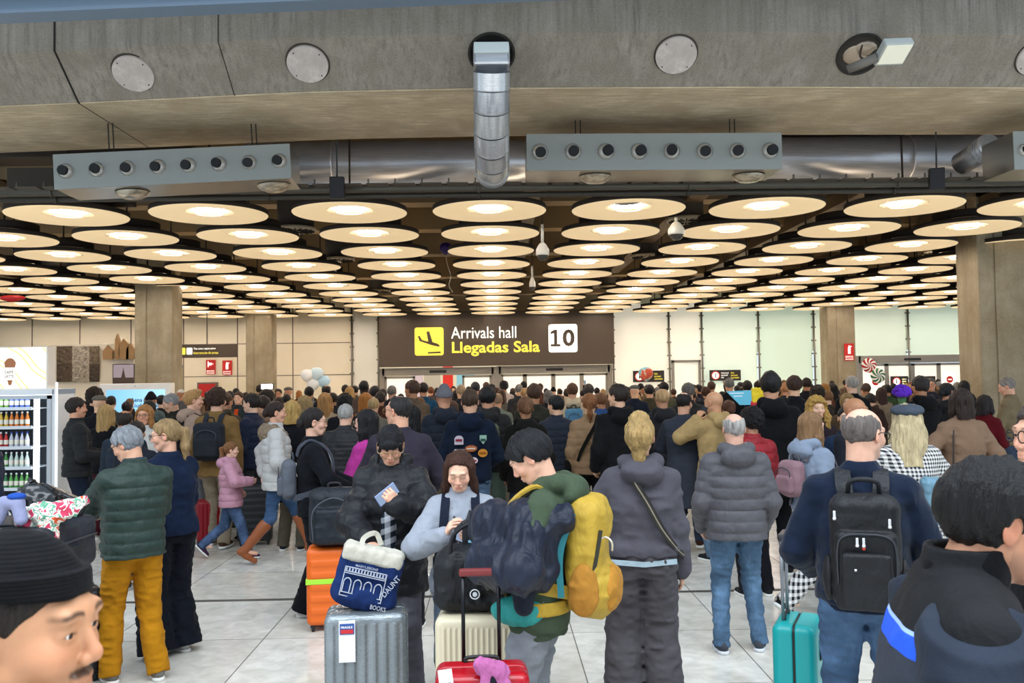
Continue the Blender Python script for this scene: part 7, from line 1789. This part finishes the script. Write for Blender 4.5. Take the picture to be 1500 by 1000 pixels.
# blue and cream bookshop tote leaning on the silver case
T0 = Matrix.Translation(gp(524, 4.80)+Vector((0, .02, .772))) @ Matrix.Rotation(math.radians(2), 4, 'Z') @ Matrix.Rotation(math.radians(14), 4, 'Y') @ Matrix.Scale(.93, 4)
o = soft('tote_bag', [add(box((0, .07, .17), (.185, .07, .165), .05), 0), add(ell((0, .05, .07), (.19, .09, .09)), .03)], .006, cloth('1e3468'), 'navy and cream bookshop tote bag lying on the silver suitcase', 'bag', None, foldfn(.008, (.07, .07, .07)))
o.matrix_world = T0
link('cream_panel', sdf_mesh('cream_panel', [add(box((-.0, .07, .30), (.178, .078, .05), .03), 0)], .006, foldfn(.006, (.06, .06, .06))), cloth('d8d2c2'), o)
whc = cloth('c9cedb')
m = MB()
for i in range(4):
    x = -.105+i*.06; a = [(x+.022*math.cos(t), -.028, .135+.03*math.sin(t)) for t in np.linspace(0, PI, 9)]
    m.tube(a, .0035, seg=5); m.box((x-.024, -.031, .085), (x-.018, -.024, .137)); m.box((x+.018, -.031, .085), (x+.024, -.024, .137))
for z in (.08, .19, .20, .225, .06): m.box((-.135, -.031, z), (.105, -.024, z+.004))
for x in np.linspace(-.13, .1, 14): m.box((x, -.031, .205), (x+.008, -.024, .222))
for x in (-.137, .104): m.box((x, -.031, .06), (x+.005, -.024, .228))
m.build('printed_arches', whc, o)
text_obj('lettering', 'MARYLEBONE', .13, whc, o, T(-.08, .236, -.026), .001, .004, h=.014)
text_obj('lettering', 'DAUNT', .14, whc, o, T(.125, .10, -.03) @ Matrix.Rotation(math.radians(62), 4, 'Z'), .001, .008, h=.032)
text_obj('lettering', 'BOOKS', .09, whc, o, T(.055, .022, -.038), .001, .008, h=.026)
MB().band(spline([(-.06, .02, .3), (-.08, .06, .38), (-.02, .1, .42), (.03, .1, .36)], 5), (0, -1, 0), .03, .005).build('strap', cloth('d8d2c2'), o)
# black duffel on cream case
g = gp(692, 4.5)
o = soft('duffel_bag', [add(box((0, .12, .15), (.215, .13, .15), .08), 0), add(box((0, .12, .25), (.15, .08, .07), .05), .05)], .006, nyl('111318'), 'black duffel bag with small white emblem on the cream suitcase', 'bag', None, foldfn(.014, (.08, .08, .06)))
o.location = (g.x, g.y-.0, .82); o.rotation_euler = (0, 0, -.05)
MB().lathe([(.020, 0), (.026, 0), (.026, .003), (.020, .003), (.02, 0)], (.0, -.022, .10), 20, mx=Matrix.Rotation(PI/2, 4, 'X')).cyl((0, -.02, .10), (0, -.025, .10), .012, seg=12).build('emblem', plain('d4d6da', .5), o)
MB().box((-.06, -.024, .20), (.07, -.018, .225)).build('white_label', plain('c4d4e0', .6), o)
for y in (.03, .2): MB().tube(spline([(-.13, y, .22), (-.11, y, .38), (0, y+.02, .44), (.11, y, .38), (.13, y, .22)], 6), .011, seg=7).build('carry_handle', nyl('1a1c22'), o)
o2 = soft('pouch_bag', [add(box((0, .05, .10), (.10, .05, .09), .03), 0)], .006, nyl('16181e'), 'small black bag with pale blue print hanging at the phone woman waist', 'bag', None, foldfn(.008))
g = gp(702, 4.62); o2.location = (g.x, g.y, 1.07)
m = MB(); rnd.seed(3)
for i in range(14): x, z = rnd.uniform(-.07, .06), rnd.uniform(.03, .09); m.box((x, -.006, z), (x+.02, .0, z+.012))
m.build('floral_print', plain('8cc0d8', .6), o2)
# ---- luggage trolley on the left with its load
g = gp(-22, 4.9); trol = empty('luggage_trolley', (g.x, g.y, 0), .15, 'steel luggage trolley under the stack of dark suitcases at the left', 'trolley')
mt = plain('9ba0a6', .3, .9)
MB().box((-.32, -.1, .18), (.32, .75, .21), bev=.01).build('platform', mt, trol)
MB().tube(spline([(-.3, .74, .2), (-.3, .8, .9), (-.28, .82, 1.0), (.28, .82, 1.0), (.3, .8, .9), (.3, .74, .2)], 5), .016, seg=8).build('push_bar', mt, trol)
for x, y in ((-.27, .65), (.27, .65), (0, -.02)): MB().cyl((x-.02, y, .08), (x+.02, y, .08), .08, seg=18).build('wheel', plain('1c1c1e', .6), trol)
softm = nyl('22262e')
def flatcase(label, cx, cy, cz, w, d, h, rz, mat, mz='suitcase'):
    o = soft(mz, [add(box((0, 0, h/2), (w/2, d/2, h/2), .05), 0)], .009, mat, label, 'suitcase', None, foldfn(.006, (.12, .12, .1)))
    o.location = (g.x+cx, g.y+cy, cz); o.rotation_euler = (0, 0, rz)
    MB().tube(spline([(-w*.48, -d*.5, h*.62), (-w*.3, -d*.505, h*.62), (w*.3, -d*.505, h*.62), (w*.48, -d*.5, h*.62)], 4), .007, seg=5).tube([(w*.505, -d*.45, h*.62), (w*.505, d*.45, h*.62)], .007, seg=5).build('zip', plain('3d4048', .5), o)
    MB().tube(spline([(-.1, -d*.5, h*.45), (-.08, -d*.5-.04, h*.5), (.08, -d*.5-.04, h*.5), (.1, -d*.5, h*.45)], 4), .012, seg=6).build('carry_handle', plain('15161a', .6), o)
    MB().tube(spline([(w*.5, -.1, h*.45), (w*.5+.04, -.08, h*.5), (w*.5+.04, .08, h*.5), (w*.5, .1, h*.45)], 4), .012, seg=6).build('side_handle', plain('15161a', .6), o)
    return o
flatcase('dark suitcase lying lowest on the trolley', 0, .3, .212, .62, .72, .36, 0, softm)
flatcase('black suitcase in the middle of the trolley stack', .02, .3, .575, .6, .7, .33, .05, nyl('17181d'))
top_ = flatcase('large dark blue-grey suitcase topmost on the trolley stack', -.0, .28, .91, .68, .66, .30, -.06, nyl('2b303a'))
MB().box((-.2, -.15, .30), (.22, .2, .312), bev=.006).build('top_pocket', nyl('23272f'), top_)
o = soft('black_bag', [add(ell((0, 0, .10), (.15, .11, .105)), 0), add(cone((.0, 0, .16), (-.05, 0, .24), .05, .02), .04)], .008, plain('0f1013', .25, .0, 0, .6), 'shiny black crumpled bag on top of the trolley suitcases', 'bag', None, foldfn(.02, (.06, .06, .05)))
o.location = (g.x+.14, g.y+.28, 1.215)
o = soft('black_case', [add(box((0, 0, .08), (.16, .05, .09), .02), 0)], .008, plain('14161b', .3), 'black rectangular case tilted on the trolley beside the crumpled bag', 'bag', None); o.location = (g.x+.17, g.y+.46, 1.225); o.rotation_euler = (0, .45, .1); o.scale = (.8, .8, .8)
o = soft('neck_pillow', [add(cone((-.06, 0, .05), (-.02, 0, .14), .036, .036), 0), add(cone((-.02, 0, .14), (.05, 0, .14), .036, .036), .01), add(cone((.05, 0, .14), (.07, 0, .05), .036, .034), .01)], .006, cloth('a4a8cc'), 'lilac travel neck pillow with blue end on the trolley load', 'pillow', None); o.location = (g.x+.12, g.y+.02, 1.215)
link('blue_end', sdf_mesh('blue_end', [add(ell((.045, 0, .175), (.05, .04, .02)), 0)], .006), cloth('2c58b8'), o)
def floral():
    n = N('floral'); f = n.noise(n.coord(), 14, 2, .5, 1); r = n.ramp(f, [(.34, srgb('c43a58')), (.42, srgb('e4dcd4')), (.5, srgb('5f9c80')), (.56, srgb('e9d6cc')), (.64, srgb('d0542c'))]); n.base(r); n.set(.8); n.nt.nodes['Color Ramp'].color_ramp.interpolation = 'CONSTANT'; return n.m
o = soft('patterned_cloth', [add(cone((-.12, 0, .05), (.16, .05, .08), .07, .06), 0), add(cone((.0, .02, .08), (.06, 0, -.12), .07, .06), .04), add(cone((.1, .05, .1), (.24, .1, .14), .05, .04), .03)], .007, floral(), 'colourful patterned cloth bundled at the right end of the trolley', 'cloth', None, foldfn(.02, (.05, .05, .05))); o.location = (g.x+.25, g.y+.12, 1.22); o.scale = (.8, .8, .8)
# purple bouquet held by the black jacket man
p_ = at(1321, 574, 10.9)
o = MB().cyl((0, 0, -.34), (0, 0, -.06), .025, .05, seg=12).build('bouquet', plain('3a5c34', .7)); o.location = p_; tag(o, 'round bouquet of bright purple flowers held above the crowd', 'bouquet')
fl_ops = []; rr = random.Random(2)
for i in range(46):
    a, b = rr.uniform(0, 2*PI), math.acos(rr.uniform(-.5, 1)); fl_ops.append(add(ball((.09*math.sin(b)*math.cos(a), .09*math.sin(b)*math.sin(a), .075*math.cos(b)), .026), .002))
fl_ops.insert(0, add(ell((0, 0, 0), (.09, .09, .075)), 0))
link('purple_blooms', sdf_mesh('purple_blooms', fl_ops, .008), cloth('6a34c8', var=.5), o)
# pale blue board and yellow-red scarf
a = at(1064, 573, 12.2); b = at(1084, 593, 12.2); c = at(1110, 571, 12.2)
o = MB().prism([(0, 0, 0), (b.x-a.x, 0, b.z-a.z), (b.x-a.x+.14, 0, b.z-a.z+.0), (c.x-a.x+.02, 0, -.06), (c.x-a.x, 0, c.z-a.z)], (0, .02, 0)).build('welcome_board', plain('6cc4dc', .6)); o.location = a; tag(o, 'pale blue welcome board held up left of the very tall man', 'board')
MB().box((.04, -.004, -.035), (.24, -.001, -.02)).box((.1, -.004, -.075), (.22, -.001, -.06)).build('written_lines', plain('e8f4f8', .6), o)
a = at(1113, 583, 9.9); o = soft('striped_flag', [add(box((0, 0, 0), (.09, .012, .12), .01), 0)], .01, plain('d8b81c', .7), 'yellow flag cloth beside the very tall man shoulder', 'flag', None, foldfn(.01, (.05, .05, .08))); o.location = a
link('red_stripe', sdf_mesh('red_stripe', [add(box((-.06, -.008, -.07), (.05, .01, .04), .008), 0)], .01), plain('b8202c', .7), o)
# video light above the crowd
a = at(391, 566, 17); o = MB().box((-.12, 0, -.06), (.12, .06, .06), bev=.01).build('video_light', plain('1b1b1e', .5)); o.location = a; MB().cyl((0, .03, -.06), (0, .03, -.5), .012, seg=8).build('grip', plain('1b1b1e', .5), o)
MB().box((-.1, -.005, -.045), (.1, 0, .045)).build('light_panel', emis('ffffff', 14), o); tag(o, 'bright white video light raised above the crowd at the left', 'light')
